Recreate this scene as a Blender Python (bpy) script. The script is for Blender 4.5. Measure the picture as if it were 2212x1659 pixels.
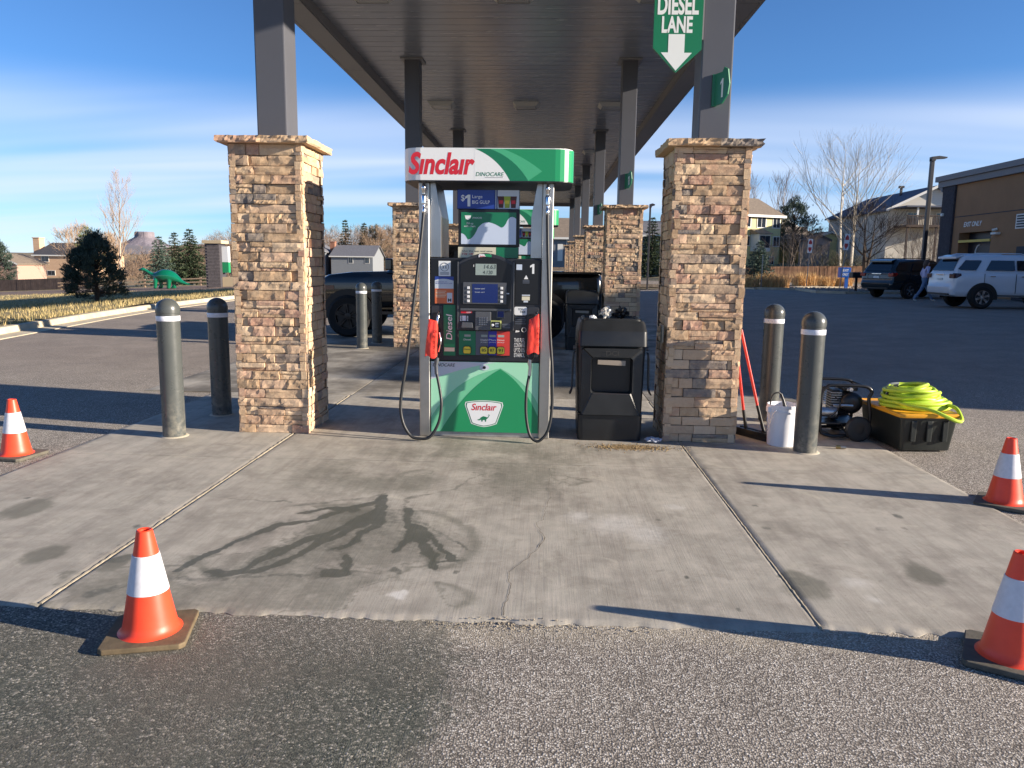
import bpy, bmesh, math, random
import numpy as np
from mathutils import Vector, Matrix, noise

# ------------------------------------------------------------------ scene, camera, sky, sun, exposure
scene = bpy.context.scene
for o in list(bpy.data.objects):
    bpy.data.objects.remove(o)
C = scene.collection
R = math.radians
PI = math.pi

cam_d = bpy.data.cameras.new('camera')
cam = bpy.data.objects.new('camera', cam_d)
C.objects.link(cam)
scene.camera = cam
cam_d.sensor_width = 36.0
cam_d.sensor_fit = 'HORIZONTAL'
cam_d.lens = 36.0 * 1661 / 2212
cam_d.clip_start = 0.05
cam_d.clip_end = 6000
YAW, PITCH, ROLL = 0.0404, 0.1554, 0.0134
fw = Vector((-math.sin(YAW) * math.cos(PITCH), math.cos(YAW) * math.cos(PITCH), -math.sin(PITCH)))
rt = Vector((math.cos(YAW), math.sin(YAW), 0))
up = rt.cross(fw)
rt2 = rt * math.cos(ROLL) + up * math.sin(ROLL)
up2 = up * math.cos(ROLL) - rt * math.sin(ROLL)
mw = Matrix((rt2, up2, -fw)).transposed().to_4x4()
mw.translation = Vector((0, 0, 1.59))
cam.matrix_world = mw

SUN_EL = R(15.0)
SUN_AZ = math.atan2(0.979, -0.204)          # clockwise from +Y
world = bpy.data.worlds.new('World')
scene.world = world
world.use_nodes = True
wn, wl = world.node_tree.nodes, world.node_tree.links
wn.clear()
w_out = wn.new('ShaderNodeOutputWorld')
w_bg = wn.new('ShaderNodeBackground')
w_bg.inputs['Strength'].default_value = 0.08
sky = wn.new('ShaderNodeTexSky')
sky.sky_type = 'NISHITA'
sky.sun_disc = False
sky.sun_elevation = SUN_EL
sky.sun_rotation = SUN_AZ
sky.altitude = 1900
sky.air_density = 1.0
sky.dust_density = 0.0
sky.ozone_density = 6.3
# high thin cloud streaks low over the horizon
w_tc = wn.new('ShaderNodeTexCoord')
w_sep = wn.new('ShaderNodeSeparateXYZ')
wl.new(w_tc.outputs['Generated'], w_sep.inputs[0])


def wmath(op, a, b=None, clamp=False):
    n = wn.new('ShaderNodeMath'); n.operation = op; n.use_clamp = clamp
    for i, v in enumerate((a, b)):
        if v is None: continue
        if isinstance(v, (int, float)): n.inputs[i].default_value = v
        else: wl.new(v, n.inputs[i])
    return n.outputs[0]


zc = wmath('ADD', wmath('MAXIMUM', w_sep.outputs[2], 0.0), 0.11)
px = wmath('DIVIDE', w_sep.outputs[0], zc)
py = wmath('DIVIDE', w_sep.outputs[1], zc)
w_cmb = wn.new('ShaderNodeCombineXYZ')
wl.new(wmath('MULTIPLY', px, 0.16), w_cmb.inputs[0])
wl.new(wmath('MULTIPLY', py, 0.95), w_cmb.inputs[1])
w_no = wn.new('ShaderNodeTexNoise')
w_no.inputs['Scale'].default_value = 0.95
w_no.inputs['Detail'].default_value = 3.0
w_no.inputs['Roughness'].default_value = 0.5
w_no.inputs['Distortion'].default_value = 0.25
wl.new(w_cmb.outputs[0], w_no.inputs['Vector'])
w_mr = wn.new('ShaderNodeMapRange')
w_mr.interpolation_type = 'SMOOTHSTEP'
w_mr.inputs['From Min'].default_value = 0.24
w_mr.inputs['From Max'].default_value = 0.74
wl.new(w_no.outputs[0], w_mr.inputs['Value'])
w_hi = wn.new('ShaderNodeMapRange')
w_hi.interpolation_type = 'SMOOTHSTEP'
w_hi.inputs['From Min'].default_value = 0.215
w_hi.inputs['From Max'].default_value = 0.145
wl.new(w_sep.outputs[2], w_hi.inputs['Value'])
w_mix = wn.new('ShaderNodeMix')
w_mix.data_type = 'RGBA'
w_mix.inputs['B'].default_value = (4.6, 5.1, 6.2, 1)
wl.new(wmath('MULTIPLY', wmath('MULTIPLY', w_mr.outputs[0], w_hi.outputs[0]), 0.85), w_mix.inputs['Factor'])
wl.new(sky.outputs[0], w_mix.inputs['A'])
wl.new(w_mix.outputs['Result'], w_bg.inputs['Color'])
wl.new(w_bg.outputs[0], w_out.inputs[0])

sun_d = bpy.data.lights.new('sun', 'SUN')
sun_d.energy = 5.0
sun_d.angle = R(0.53)
sun_d.color = (1.0, 0.88, 0.73)
sun = bpy.data.objects.new('sun', sun_d)
C.objects.link(sun)
sdir = Vector((0.979 * math.cos(SUN_EL), -0.204 * math.cos(SUN_EL), math.sin(SUN_EL)))
sun.rotation_euler = sdir.to_track_quat('Z', 'Y').to_euler()
sun.location = sdir * 60

scene.view_settings.view_transform = 'Standard'
scene.view_settings.look = 'None'
scene.view_settings.gamma = 1.0
scene.view_settings.use_curve_mapping = False
scene.view_settings.exposure = 1.2

# ------------------------------------------------------------------ helpers
rnd = random.Random(11)
npr = np.random.default_rng(5)


def S(r, g, b):
    """sRGB 0..255 to linear tuple"""
    f = lambda v: (v / 255 / 12.92) if v / 255 <= 0.04045 else ((v / 255 + 0.055) / 1.055) ** 2.4
    return (f(r), f(g), f(b))


class NT:
    def __init__(s, m):
        m.use_nodes = True
        s.t = m.node_tree
        s.t.nodes.clear()
        s.out = s.n('ShaderNodeOutputMaterial')
        s.b = s.n('ShaderNodeBsdfPrincipled')
        s.t.links.new(s.b.outputs[0], s.out.inputs[0])

    def n(s, typ, **kw):
        n = s.t.nodes.new(typ)
        for k, v in kw.items(): setattr(n, k, v)
        return n

    def l(s, a, b): s.t.links.new(a, b)

    def set(s, inp, v):
        if isinstance(v, (int, float)): inp.default_value = v
        elif isinstance(v, (tuple, list)): inp.default_value = tuple(v) + ((1,) if len(v) == 3 and len(inp.default_value) == 4 else ())
        else: s.l(v, inp)

    def math(s, op, a, b=0.0, c=None, clamp=False):
        n = s.n('ShaderNodeMath', operation=op, use_clamp=clamp)
        s.set(n.inputs[0], a); s.set(n.inputs[1], b)
        if c is not None: s.set(n.inputs[2], c)
        return n.outputs[0]

    def mix(s, f, a, b, mode='MIX'):
        n = s.n('ShaderNodeMix', data_type='RGBA', blend_type=mode)
        s.set(n.inputs['Factor'], f); s.set(n.inputs['A'], a); s.set(n.inputs['B'], b)
        return n.outputs['Result']

    def noise(s, scale, detail=4, rough=0.55, vec=None, dist=0.0):
        n = s.n('ShaderNodeTexNoise')
        n.inputs['Scale'].default_value = scale; n.inputs['Detail'].default_value = detail
        n.inputs['Roughness'].default_value = rough; n.inputs['Distortion'].default_value = dist
        if vec is not None: s.l(vec, n.inputs['Vector'])
        return n.outputs[0]

    def vor(s, scale, vec=None, feature='F1', out='Distance', rnd_=1.0):
        n = s.n('ShaderNodeTexVoronoi', feature=feature)
        n.inputs['Scale'].default_value = scale
        n.inputs['Randomness'].default_value = rnd_
        if vec is not None: s.l(vec, n.inputs['Vector'])
        return n.outputs[out]

    def obj(s, scale=None):
        tc = s.n('ShaderNodeTexCoord')
        v = tc.outputs['Object']
        if scale:
            m = s.n('ShaderNodeMapping'); m.inputs['Scale'].default_value = scale
            s.l(v, m.inputs[0]); v = m.outputs[0]
        return v

    def pos(s, scale=None):
        v = s.n('ShaderNodeNewGeometry').outputs['Position']
        if scale:
            m = s.n('ShaderNodeMapping'); m.inputs['Scale'].default_value = scale
            s.l(v, m.inputs[0]); v = m.outputs[0]
        return v

    def ramp(s, fac, stops, interp='LINEAR'):
        n = s.n('ShaderNodeValToRGB')
        n.color_ramp.interpolation = interp
        e = n.color_ramp.elements
        while len(e) < len(stops): e.new(0.5)
        for i, (p, c) in enumerate(stops):
            e[i].position = p; e[i].color = tuple(c) + (1,) if len(c) == 3 else c
        s.l(fac, n.inputs[0])
        return n.outputs[0]

    def step(s, v, a, b):
        n = s.n('ShaderNodeMapRange', interpolation_type='SMOOTHSTEP')
        s.set(n.inputs['From Min'], a); s.set(n.inputs['From Max'], b)
        s.l(v, n.inputs['Value'])
        return n.outputs[0]

    def bump(s, h, strength=0.3, dist=0.01, nrm=None):
        n = s.n('ShaderNodeBump')
        n.inputs['Strength'].default_value = strength; n.inputs['Distance'].default_value = dist
        s.l(h, n.inputs['Height'])
        if nrm is not None: s.l(nrm, n.inputs['Normal'])
        s.l(n.outputs[0], s.b.inputs['Normal'])
        return n.outputs[0]


MATS = {}


def mat(name, color, rough=0.6, metal=0.0, var=None, bump=None, coat=0.0, spec=0.5, rvar=None, use_obj=True):
    """plain procedural material: var=(scale, amount) colour mottling, bump=(scale, strength, dist)"""
    if name in MATS: return MATS[name]
    m = bpy.data.materials.new(name)
    t = NT(m)
    b = t.b
    b.inputs['Roughness'].default_value = rough
    b.inputs['Metallic'].default_value = metal
    b.inputs['Coat Weight'].default_value = coat
    b.inputs['Specular IOR Level'].default_value = spec
    b.inputs['Base Color'].default_value = tuple(color) + (1,)
    v = t.obj() if use_obj else t.pos()
    if var:
        n = t.noise(var[0], 6, 0.62, v)
        lo = tuple(max(0, c * (1 - var[1])) for c in color); hi = tuple(min(1, c * (1 + var[1])) for c in color)
        t.l(t.ramp(n, [(0.28, lo), (0.72, hi)]), b.inputs['Base Color'])
    if rvar:
        n2 = t.noise(rvar[0], 5, 0.6, v)
        t.l(t.math('MULTIPLY_ADD', n2, rvar[1], rough - rvar[1] / 2, clamp=True), b.inputs['Roughness'])
    if bump:
        t.bump(t.noise(bump[0], 5, 0.6, v), bump[1], bump[2] if len(bump) > 2 else 0.005)
    MATS[name] = m
    return m


class MB:
    """collects geometry for one mesh"""
    def __init__(s): s.v = []; s.f = []; s.mi = []; s.sm = []

    def add(s, vs, fs, mi=0, smooth=False):
        o = len(s.v)
        s.v += [tuple(v) for v in vs]
        for f in fs:
            s.f.append(tuple(i + o for i in f)); s.mi.append(mi); s.sm.append(smooth)
        return s

    def box(s, x0, x1, y0, y1, z0, z1, mi=0, M=None):
        vs = [Vector((x, y, z)) for z in (z0, z1) for y in (y0, y1) for x in (x0, x1)]
        if M is not None: vs = [M @ v for v in vs]
        return s.add(vs, [(0, 2, 3, 1), (4, 5, 7, 6), (0, 1, 5, 4), (2, 6, 7, 3), (0, 4, 6, 2), (1, 3, 7, 5)], mi)

    def cyl(s, p0, p1, r0, r1=None, n=16, caps=True, mi=0, smooth=True):
        r1 = r0 if r1 is None else r1
        p0, p1 = Vector(p0), Vector(p1)
        d = (p1 - p0).normalized()
        a = d.orthogonal().normalized(); b = d.cross(a)
        vs = []
        for p, r in ((p0, r0), (p1, r1)):
            for i in range(n):
                t = 2 * PI * i / n
                vs.append(p + (a * math.cos(t) + b * math.sin(t)) * r)
        s.add(vs, [(i, (i + 1) % n, n + (i + 1) % n, n + i) for i in range(n)], mi, smooth)
        if caps:
            s.add(vs[:n], [tuple(reversed(range(n)))], mi)
            s.add(vs[n:], [tuple(range(n))], mi)
        return s

    def tube(s, pts, r, n=8, mi=0, closed=False, caps=True):
        pts = [Vector(p) for p in pts]
        k = len(pts)
        rr = r if isinstance(r, (list, tuple)) else [r] * k
        ref = None; vs = []
        for i, p in enumerate(pts):
            if closed: d = pts[(i + 1) % k] - pts[i - 1]
            else: d = pts[min(i + 1, k - 1)] - pts[max(i - 1, 0)]
            d.normalize()
            if ref is None: ref = d.orthogonal().normalized()
            ref = (ref - d * ref.dot(d))
            if ref.length < 1e-6: ref = d.orthogonal()
            ref.normalize()
            b = d.cross(ref)
            for j in range(n):
                t = 2 * PI * j / n
                vs.append(p + (ref * math.cos(t) + b * math.sin(t)) * rr[i])
        fs = []
        for i in range(k if closed else k - 1):
            a0 = i * n; b0 = ((i + 1) % k) * n
            for j in range(n): fs.append((a0 + j, a0 + (j + 1) % n, b0 + (j + 1) % n, b0 + j))
        if caps and not closed:
            fs.append(tuple(reversed(range(n)))); fs.append(tuple(range((k - 1) * n, k * n)))
        return s.add(vs, fs, mi, True)

    def lathe(s, prof, n=24, c=(0, 0, 0), mi=0, smooth=True, axis='Z', mis=None):
        """prof: list of (r, h) from bottom to top"""
        vs = []
        for r, h in prof:
            for j in range(n):
                t = 2 * PI * j / n
                if axis == 'Z': vs.append((c[0] + r * math.cos(t), c[1] + r * math.sin(t), c[2] + h))
                elif axis == 'Y': vs.append((c[0] + r * math.cos(t), c[1] + h, c[2] - r * math.sin(t)))
                else: vs.append((c[0] + h, c[1] + r * math.cos(t), c[2] + r * math.sin(t)))
        for i in range(len(prof) - 1):
            fs = [(i * n + j, i * n + (j + 1) % n, (i + 1) * n + (j + 1) % n, (i + 1) * n + j) for j in range(n)]
            o = len(s.v)
            if i == 0: base = o; s.v += [tuple(v) for v in vs]
            for f in fs:
                s.f.append(tuple(q + base for q in f)); s.mi.append(mis[i] if mis else mi); s.sm.append(smooth)
        return s

    def prism(s, poly, a0, a1, plane='XZ', mi=0, smooth=False):
        """extrude a 2D polygon: plane XZ -> along Y, XY -> along Z, YZ -> along X"""
        def P(u, v, a):
            return (u, a, v) if plane == 'XZ' else ((u, v, a) if plane == 'XY' else (a, u, v))
        n = len(poly)
        vs = [P(u, v, a0) for u, v in poly] + [P(u, v, a1) for u, v in poly]
        fs = [(i, (i + 1) % n, n + (i + 1) % n, n + i) for i in range(n)]
        s.add(vs, fs, mi, smooth)
        s.add(vs, [tuple(range(n)), tuple(reversed(range(n, 2 * n)))], mi)
        return s

    def sheet(s, poly, a, plane='XZ', mi=0):
        def P(u, v):
            return (u, a, v) if plane == 'XZ' else ((u, v, a) if plane == 'XY' else (a, u, v))
        return s.add([P(u, v) for u, v in poly], [tuple(range(len(poly)))], mi)

    def mesh(s, name, mats, bevel=0.0, seg=2, recalc=True, sharp=None):
        me = bpy.data.meshes.new(name)
        me.from_pydata(s.v, [], s.f)
        for m in (mats if isinstance(mats, (list, tuple)) else [mats]): me.materials.append(m)
        me.polygons.foreach_set('material_index', s.mi)
        me.polygons.foreach_set('use_smooth', s.sm)
        if bevel or recalc:
            bm = bmesh.new(); bm.from_mesh(me)
            if bevel:
                bmesh.ops.remove_doubles(bm, verts=bm.verts, dist=1e-5)
            if recalc: bmesh.ops.recalc_face_normals(bm, faces=bm.faces)
            if bevel:
                es = [e for e in bm.edges if len(e.link_faces) == 2 and e.calc_face_angle(0) > 0.5]
                bmesh.ops.bevel(bm, geom=es, offset=bevel, segments=seg, affect='EDGES', profile=0.6, clamp_overlap=True)
            bm.to_mesh(me); bm.free()
        if any(s.sm): me.set_sharp_from_angle(angle=R(38))
        me.update()
        return me

    def build(s, name, mats, parent=None, bevel=0.0, seg=2, recalc=True, local=False, loc=None):
        return link(name, s.mesh(name, mats, bevel, seg, recalc), parent, local, loc)


def link(name, data, parent=None, local=False, loc=None):
    o = bpy.data.objects.new(name, data)
    C.objects.link(o)
    if parent is not None:
        o.parent = parent
        if not local:
            p = parent; off = Vector((0, 0, 0))
            while p is not None: off += p.location; p = p.parent
            o.location = -off
    if loc is not None: o.location = loc
    return o


def thing(name, label, cat, loc=(0, 0, 0), rz=0.0, group=None):
    o = bpy.data.objects.new(name, None)
    o.empty_display_size = 0.1
    C.objects.link(o)
    o.location = loc; o.rotation_euler = (0, 0, rz)
    return tag(o, label, cat, group)


def tag(o, label, cat, group=None):
    o['label'] = label; o['category'] = cat
    if group: o['group'] = group
    return o


def struct(o): o['kind'] = 'structure'; return o
def stuff(o): o['kind'] = 'stuff'; return o


KIDS = {}


def copy_tree(o, parent=None):
    c = o.copy(); C.objects.link(c)
    if parent is not None: c.parent = parent
    for ch in list(o.children): copy_tree(ch, c)
    return c


def bez(p0, p1, p2, n=12):
    return [((1 - t) ** 2 * p0[0] + 2 * t * (1 - t) * p1[0] + t * t * p2[0],
             (1 - t) ** 2 * p0[1] + 2 * t * (1 - t) * p1[1] + t * t * p2[1]) for t in [i / n for i in range(n + 1)]]


def spline(pts, n=8):
    """Catmull-Rom through 3D points"""
    P = [Vector(p) for p in pts]
    P = [P[0] * 2 - P[1]] + P + [P[-1] * 2 - P[-2]]
    out = []
    for i in range(1, len(P) - 2):
        a, b, c, d = P[i - 1], P[i], P[i + 1], P[i + 2]
        for k in range(n):
            t = k / n
            out.append(0.5 * ((2 * b) + (c - a) * t + (2 * a - 5 * b + 4 * c - d) * t * t + (3 * b - a - 3 * c + d) * t ** 3))
    out.append(P[-2].copy())
    return out


def rrect(x0, x1, y0, y1, r, n=4):
    pts = []
    for cx, cy, a in ((x1 - r, y1 - r, 0), (x0 + r, y1 - r, 90), (x0 + r, y0 + r, 180), (x1 - r, y0 + r, 270)):
        for i in range(n + 1):
            t = R(a + 90 * i / n)
            pts.append((cx + r * math.cos(t), cy + r * math.sin(t)))
    return pts


def text(name, body, x0, x1, z0, z1, mtl, parent, fn, bold=0.0, shear=0.0, depth=0.0, align=True, rot=0, space=1.0, line=1.0):
    """lettering as a mesh fitted into the rectangle x0..x1, z0..z1; fn(u, v, w) -> 3D point"""
    cu = bpy.data.curves.new(name, 'FONT')
    cu.body = body; cu.size = 1.0; cu.shear = shear; cu.offset = bold * 0.45
    cu.space_character = space; cu.space_line = line
    cu.align_x = 'CENTER'
    cu.resolution_u = 4
    cu.extrude = 0.0
    ob = bpy.data.objects.new(name, cu)
    C.objects.link(ob)
    dg = bpy.context.evaluated_depsgraph_get()
    dg.update()
    me = bpy.data.meshes.new_from_object(ob.evaluated_get(dg))
    bpy.data.objects.remove(ob)
    co = np.empty(len(me.vertices) * 3); me.vertices.foreach_get('co', co); co = co.reshape(-1, 3)
    if len(co) == 0: return None
    if rot == 90: co = np.stack([-co[:, 1], co[:, 0], co[:, 2]], 1)
    lo, hi = co.min(0), co.max(0)
    u = (co[:, 0] - lo[0]) / max(1e-6, hi[0] - lo[0]); v = (co[:, 1] - lo[1]) / max(1e-6, hi[1] - lo[1])
    pts = [fn(x0 + (x1 - x0) * a, z0 + (z1 - z0) * b, depth) for a, b in zip(u, v)]
    me.vertices.foreach_set('co', np.array(pts, float).ravel())
    me.materials.clear(); me.materials.append(mtl)
    me.update()
    return link(name, me, parent)


def vnoise(x, y, seed=0):
    """smooth value noise on arrays, 0..1"""
    xi = np.floor(x).astype(np.int64); yi = np.floor(y).astype(np.int64)
    fx = x - xi; fy = y - yi
    fx = fx * fx * (3 - 2 * fx); fy = fy * fy * (3 - 2 * fy)
    def h(a, b):
        n = (a * 374761393 + b * 668265263 + seed * 1442695041) & 0xffffffff
        n = ((n ^ (n >> 13)) * 1274126177) & 0xffffffff
        return ((n ^ (n >> 16)) & 0xffff) / 65535.0
    a = h(xi, yi); b = h(xi + 1, yi); c = h(xi, yi + 1); d = h(xi + 1, yi + 1)
    return (a * (1 - fx) + b * fx) * (1 - fy) + (c * (1 - fx) + d * fx) * fy


def fbm(x, y, oct=4, seed=0):
    s = 0; a = 0.5; t = 0
    for i in range(oct):
        s = s + a * vnoise(x * 2 ** i, y * 2 ** i, seed + i * 17); t += a; a *= 0.5
    return s / t


def sst(a, b, x):
    t = np.clip((x - a) / (b - a), 0, 1)
    return t * t * (3 - 2 * t)


def tz(x, y):
    """height of the terrain"""
    x = np.asarray(x, float); y = np.asarray(y, float)
    z = 0.28 * sst(5, 13, x)
    z = z + 1.9 * sst(72, 95, y) * sst(8, 18, x)
    z = z - 0.045 * np.clip(-13.0 - x, 0, 66)
    z = z + 8.0 * sst(200, 600, y)
    return z


def tzf(x, y): return float(tz(x, y))
STREAKS = {
    'A': (0.03, [(-1.075, 4.92), (-1.27, 4.709), (-1.393, 4.518), (-1.577, 4.376), (-1.68, 4.134), (-1.762, 3.949), (-1.847, 3.668)]),
    'B': (0.034, [(-1.038, 4.775), (-1.146, 4.453), (-1.256, 4.243), (-1.369, 4.085), (-1.439, 3.907), (-1.531, 3.692), (-1.69, 3.668)]),
    'Cc': (0.034, [(-1.063, 4.589), (-1.15, 4.251), (-1.251, 4.13), (-1.315, 3.916), (-1.37, 3.783), (-1.433, 3.687), (-1.636, 3.654)]),
    'E': (0.04, [(-1.059, 5.024), (-1.001, 4.507), (-1.034, 4.222), (-1.093, 4.035), (-1.153, 4.017)]),
    'F': (0.03, [(-0.856, 4.743), (-0.795, 4.481), (-0.733, 4.245), (-0.742, 4.098), (-0.758, 4.019)]),
    'G': (0.035, [(-0.761, 4.36), (-0.657, 4.14), (-0.584, 4.005), (-0.534, 3.827)]),
    'H': (0.018, [(-0.883, 4.694), (-0.875, 4.937), (-0.783, 5.048), (-0.594, 5.205), (-0.539, 5.466), (-0.378, 5.606)]),
    'I': (0.03, [(-1.107, 3.641), (-1.014, 3.688), (-1.019, 3.828), (-1.054, 3.936)]),
    'J': (0.015, [(-0.76, 4.526), (-0.554, 4.259), (-0.401, 4.088)]),
    'K': (0.022, [(-0.76, 4.442), (-0.628, 4.216), (-0.449, 3.936), (-0.555, 3.889)]),
    'L': (0.022, [(-1.593, 4.777), (-1.381, 4.894), (-1.152, 4.985), (-1.034, 5.189)]),
    'M': (0.03, [(-2.113, 3.361), (-1.957, 3.488), (-1.767, 3.575), (-1.504, 3.623), (-1.079, 3.625)]),
    'N': (0.015, [(-1.669, 4.82), (-1.867, 4.853), (-2.068, 4.887)]),
    'O': (0.03, [(-1.211, 4.714), (-1.401, 4.745), (-1.543, 4.622)]),
}
CRACK = [(0.066, 5.844), (0.072, 5.582), (0.053, 5.34), (0.072, 5.121), (0.052, 4.964), (0.027, 4.769), (0.022, 4.633), (-0.018, 4.543), (-0.0, 4.421), (0.025, 4.267), (-0.001, 4.155), (-0.038, 4.047), (-0.074, 3.944), (-0.109, 3.878), (-0.149, 3.782), (-0.155, 3.693), (-0.139, 3.61), (-0.15, 3.45), (-0.156, 3.351), (-0.16, 3.275)]
SPOTS_DARK = [(-0.156, 5.049, 0.069), (-0.327, 5.636, 0.091), (-2.941, 4.552, 0.046), (-3.31, 4.792, 0.042), (-3.4, 4.784, 0.03), (-2.238, 3.781, 0.072), (-3.388, 5.596, 0.017), (-3.155, 4.795, 0.03), (-2.414, 4.293, 0.027), (-2.365, 4.281, 0.022), (-2.366, 4.008, 0.015), (1.442, 5.001, 0.025), (1.369, 4.57, 0.034), (0.733, 4.647, 0.029), (0.883, 4.372, 0.025), (2.11, 4.613, 0.041), (2.262, 4.641, 0.026), (2.333, 4.893, 0.037), (1.661, 4.652, 0.018), (1.777, 4.292, 0.032), (1.772, 4.117, 0.021), (1.342, 3.763, 0.052), (1.266, 3.857, 0.029), (1.041, 3.724, 0.017), (0.776, 3.791, 0.024), (0.626, 3.901, 0.02), (1.469, 3.964, 0.1), (1.078, 6.381, 0.04), (1.175, 6.16, 0.038), (-0.42, 3.792, 0.024), (-0.75, 3.738, 0.033), (-0.542, 3.276, 0.019), (0.933, 3.38, 0.022)]
SPOTS_GREEN = [(-1.188, 4.623, 0.122), (-1.304, 4.614, 0.072), (-0.567, 3.973, 0.055), (-3.266, 4.544, 0.114), (-2.228, 3.719, 0.071), (-2.683, 3.845, 0.073), (1.348, 3.746, 0.095), (2.015, 3.942, 0.075), (-1.301, 4.398, 0.083)]
SPOTS_PALE = [(-0.715, 3.446, 0.048), (-0.678, 3.49, 0.031), (0.464, 4.54, 0.171), (0.642, 4.392, 0.138), (1.652, 3.594, 0.041), (0.865, 4.933, 0.077), (1.621, 3.794, 0.072), (0.244, 4.695, 0.088)]


def asphalt_mat(name, patch=True):
    m = bpy.data.materials.new(name)
    t = NT(m)
    p = t.pos()
    sep = t.n('ShaderNodeSeparateXYZ'); t.l(p, sep.inputs[0])
    x, y = sep.outputs[0], sep.outputs[1]
    warp = t.n('ShaderNodeVectorMath', operation='ADD')
    nz = t.n('ShaderNodeTexNoise'); nz.inputs['Scale'].default_value = 60; t.l(p, nz.inputs['Vector'])
    sc = t.n('ShaderNodeVectorMath', operation='SCALE'); t.l(nz.outputs[1], sc.inputs[0]); sc.inputs['Scale'].default_value = 0.008
    t.l(p, warp.inputs[0]); t.l(sc.outputs[0], warp.inputs[1])
    q = warp.outputs[0]
    v1 = t.n('ShaderNodeTexVoronoi'); v1.inputs['Scale'].default_value = 128; t.l(q, v1.inputs['Vector'])
    cellsep = t.n('ShaderNodeSeparateColor'); t.l(v1.outputs['Color'], cellsep.inputs[0])
    cell = cellsep.outputs[0]
    fine = t.noise(260, 3, 0.6, p)
    big = t.noise(0.9, 5, 0.6, p)
    mid = t.noise(6, 5, 0.65, p)
    chip = t.ramp(cell, [(0.0, S(104, 97, 90)), (0.3, S(148, 139, 129)), (0.6, S(178, 169, 157)), (0.85, S(206, 197, 184)), (1.0, S(238, 232, 222))])
    pit = t.step(v1.outputs['Distance'], 0.72, 0.40)
    chip = t.mix(pit, S(84, 78, 72), chip)
    chip = t.mix(t.math('MULTIPLY', big, 0.3), chip, S(150, 141, 130))
    # sealed darker patch, coarse chips half drowned in binder
    sealed = t.ramp(cell, [(0.0, S(58, 60, 54)), (0.45, S(84, 87, 79)), (0.75, S(110, 109, 99)), (0.9, S(142, 137, 124)), (1.0, S(190, 182, 168))])
    sealed = t.mix(t.math('MULTIPLY_ADD', t.step(mid, 0.30, 0.62), 0.5, 0.5), S(70, 73, 66), sealed)
    sealed = t.mix(t.math('MULTIPLY', t.step(big, 0.35, 0.75), 0.75), sealed, S(112, 104, 94))
    wob = t.math('ADD', t.math('MULTIPLY_ADD', t.noise(2.2, 6, 0.75, p), 0.7, -0.35), t.math('MULTIPLY_ADD', t.noise(28, 3, 0.6, p), 0.24, -0.12))
    if patch:
        a = t.step(t.math('ADD', x, wob), -0.20, -0.42)
        b = t.step(t.math('ADD', x, wob), -4.3, -3.7)
        f = t.math('MULTIPLY', a, b)
        f = t.math('MULTIPLY', f, t.step(y, 3.7, 3.5))
        dusty = t.step(t.math('ADD', y, wob), 2.75, 3.25)
        f = t.math('MULTIPLY', f, t.math('SUBTRACT', 1.0, t.math('MULTIPLY', dusty, 0.35)))
        colr = t.mix(f, chip, sealed)
        # pale grit along the slab edge
        grit = t.math('MULTIPLY', t.step(t.math('ADD', y, wob), 2.95, 3.25), t.step(y, 3.4, 3.28))
        grit = t.math('MULTIPLY', grit, t.math('MULTIPLY', t.step(x, -1.0, 0.0), t.step(fine, 0.40, 0.62)))
        colr = t.mix(t.math('MULTIPLY', grit, 0.75), colr, S(196, 184, 160))
    else:
        f = 0.0; colr = chip
    far = t.step(y, 7.0, 13.0)
    # away from the pumps the lot is an older, tighter mix
    worn = t.mix(t.step(big, 0.3, 0.7), S(114, 101, 91), S(140, 126, 113))
    worn = t.mix(t.math('MULTIPLY', t.step(fine, 0.35, 0.7), 0.35), worn, S(164, 153, 142))
    colr = t.mix(t.math('MULTIPLY', far, 0.6), colr, worn)
    tone = t.math('MULTIPLY_ADD', t.noise(1.7, 6, 0.7, p, 0.8), 0.6, 0.70)
    grey = t.n('ShaderNodeCombineColor'); [t.l(tone, grey.inputs[k]) for k in range(3)]
    colr = t.mix(1.0, colr, grey.outputs[0], 'MULTIPLY')
    drip = t.step(t.noise(5.5, 5, 0.7, p, 1.0), 0.66, 0.74)
    colr = t.mix(t.math('MULTIPLY', drip, 0.35), colr, S(78, 74, 69))
    t.l(colr, t.b.inputs['Base Color'])
    t.b.inputs['Roughness'].default_value = 0.88
    t.b.inputs['Specular IOR Level'].default_value = 0.3
    hgt = t.math('MULTIPLY_ADD', t.math('SUBTRACT', 1.0, v1.outputs['Distance']), 1.0, t.math('MULTIPLY', fine, 0.35))
    hgt = t.math('ADD', hgt, t.math('MULTIPLY', cell, 0.6))
    if patch: hgt = t.math('MULTIPLY', hgt, t.math('SUBTRACT', 1.0, t.math('MULTIPLY', t.math('MULTIPLY', f, 0.5), t.step(mid, 0.62, 0.35))))
    t.bump(hgt, 0.55, 0.004)
    return m


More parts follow.
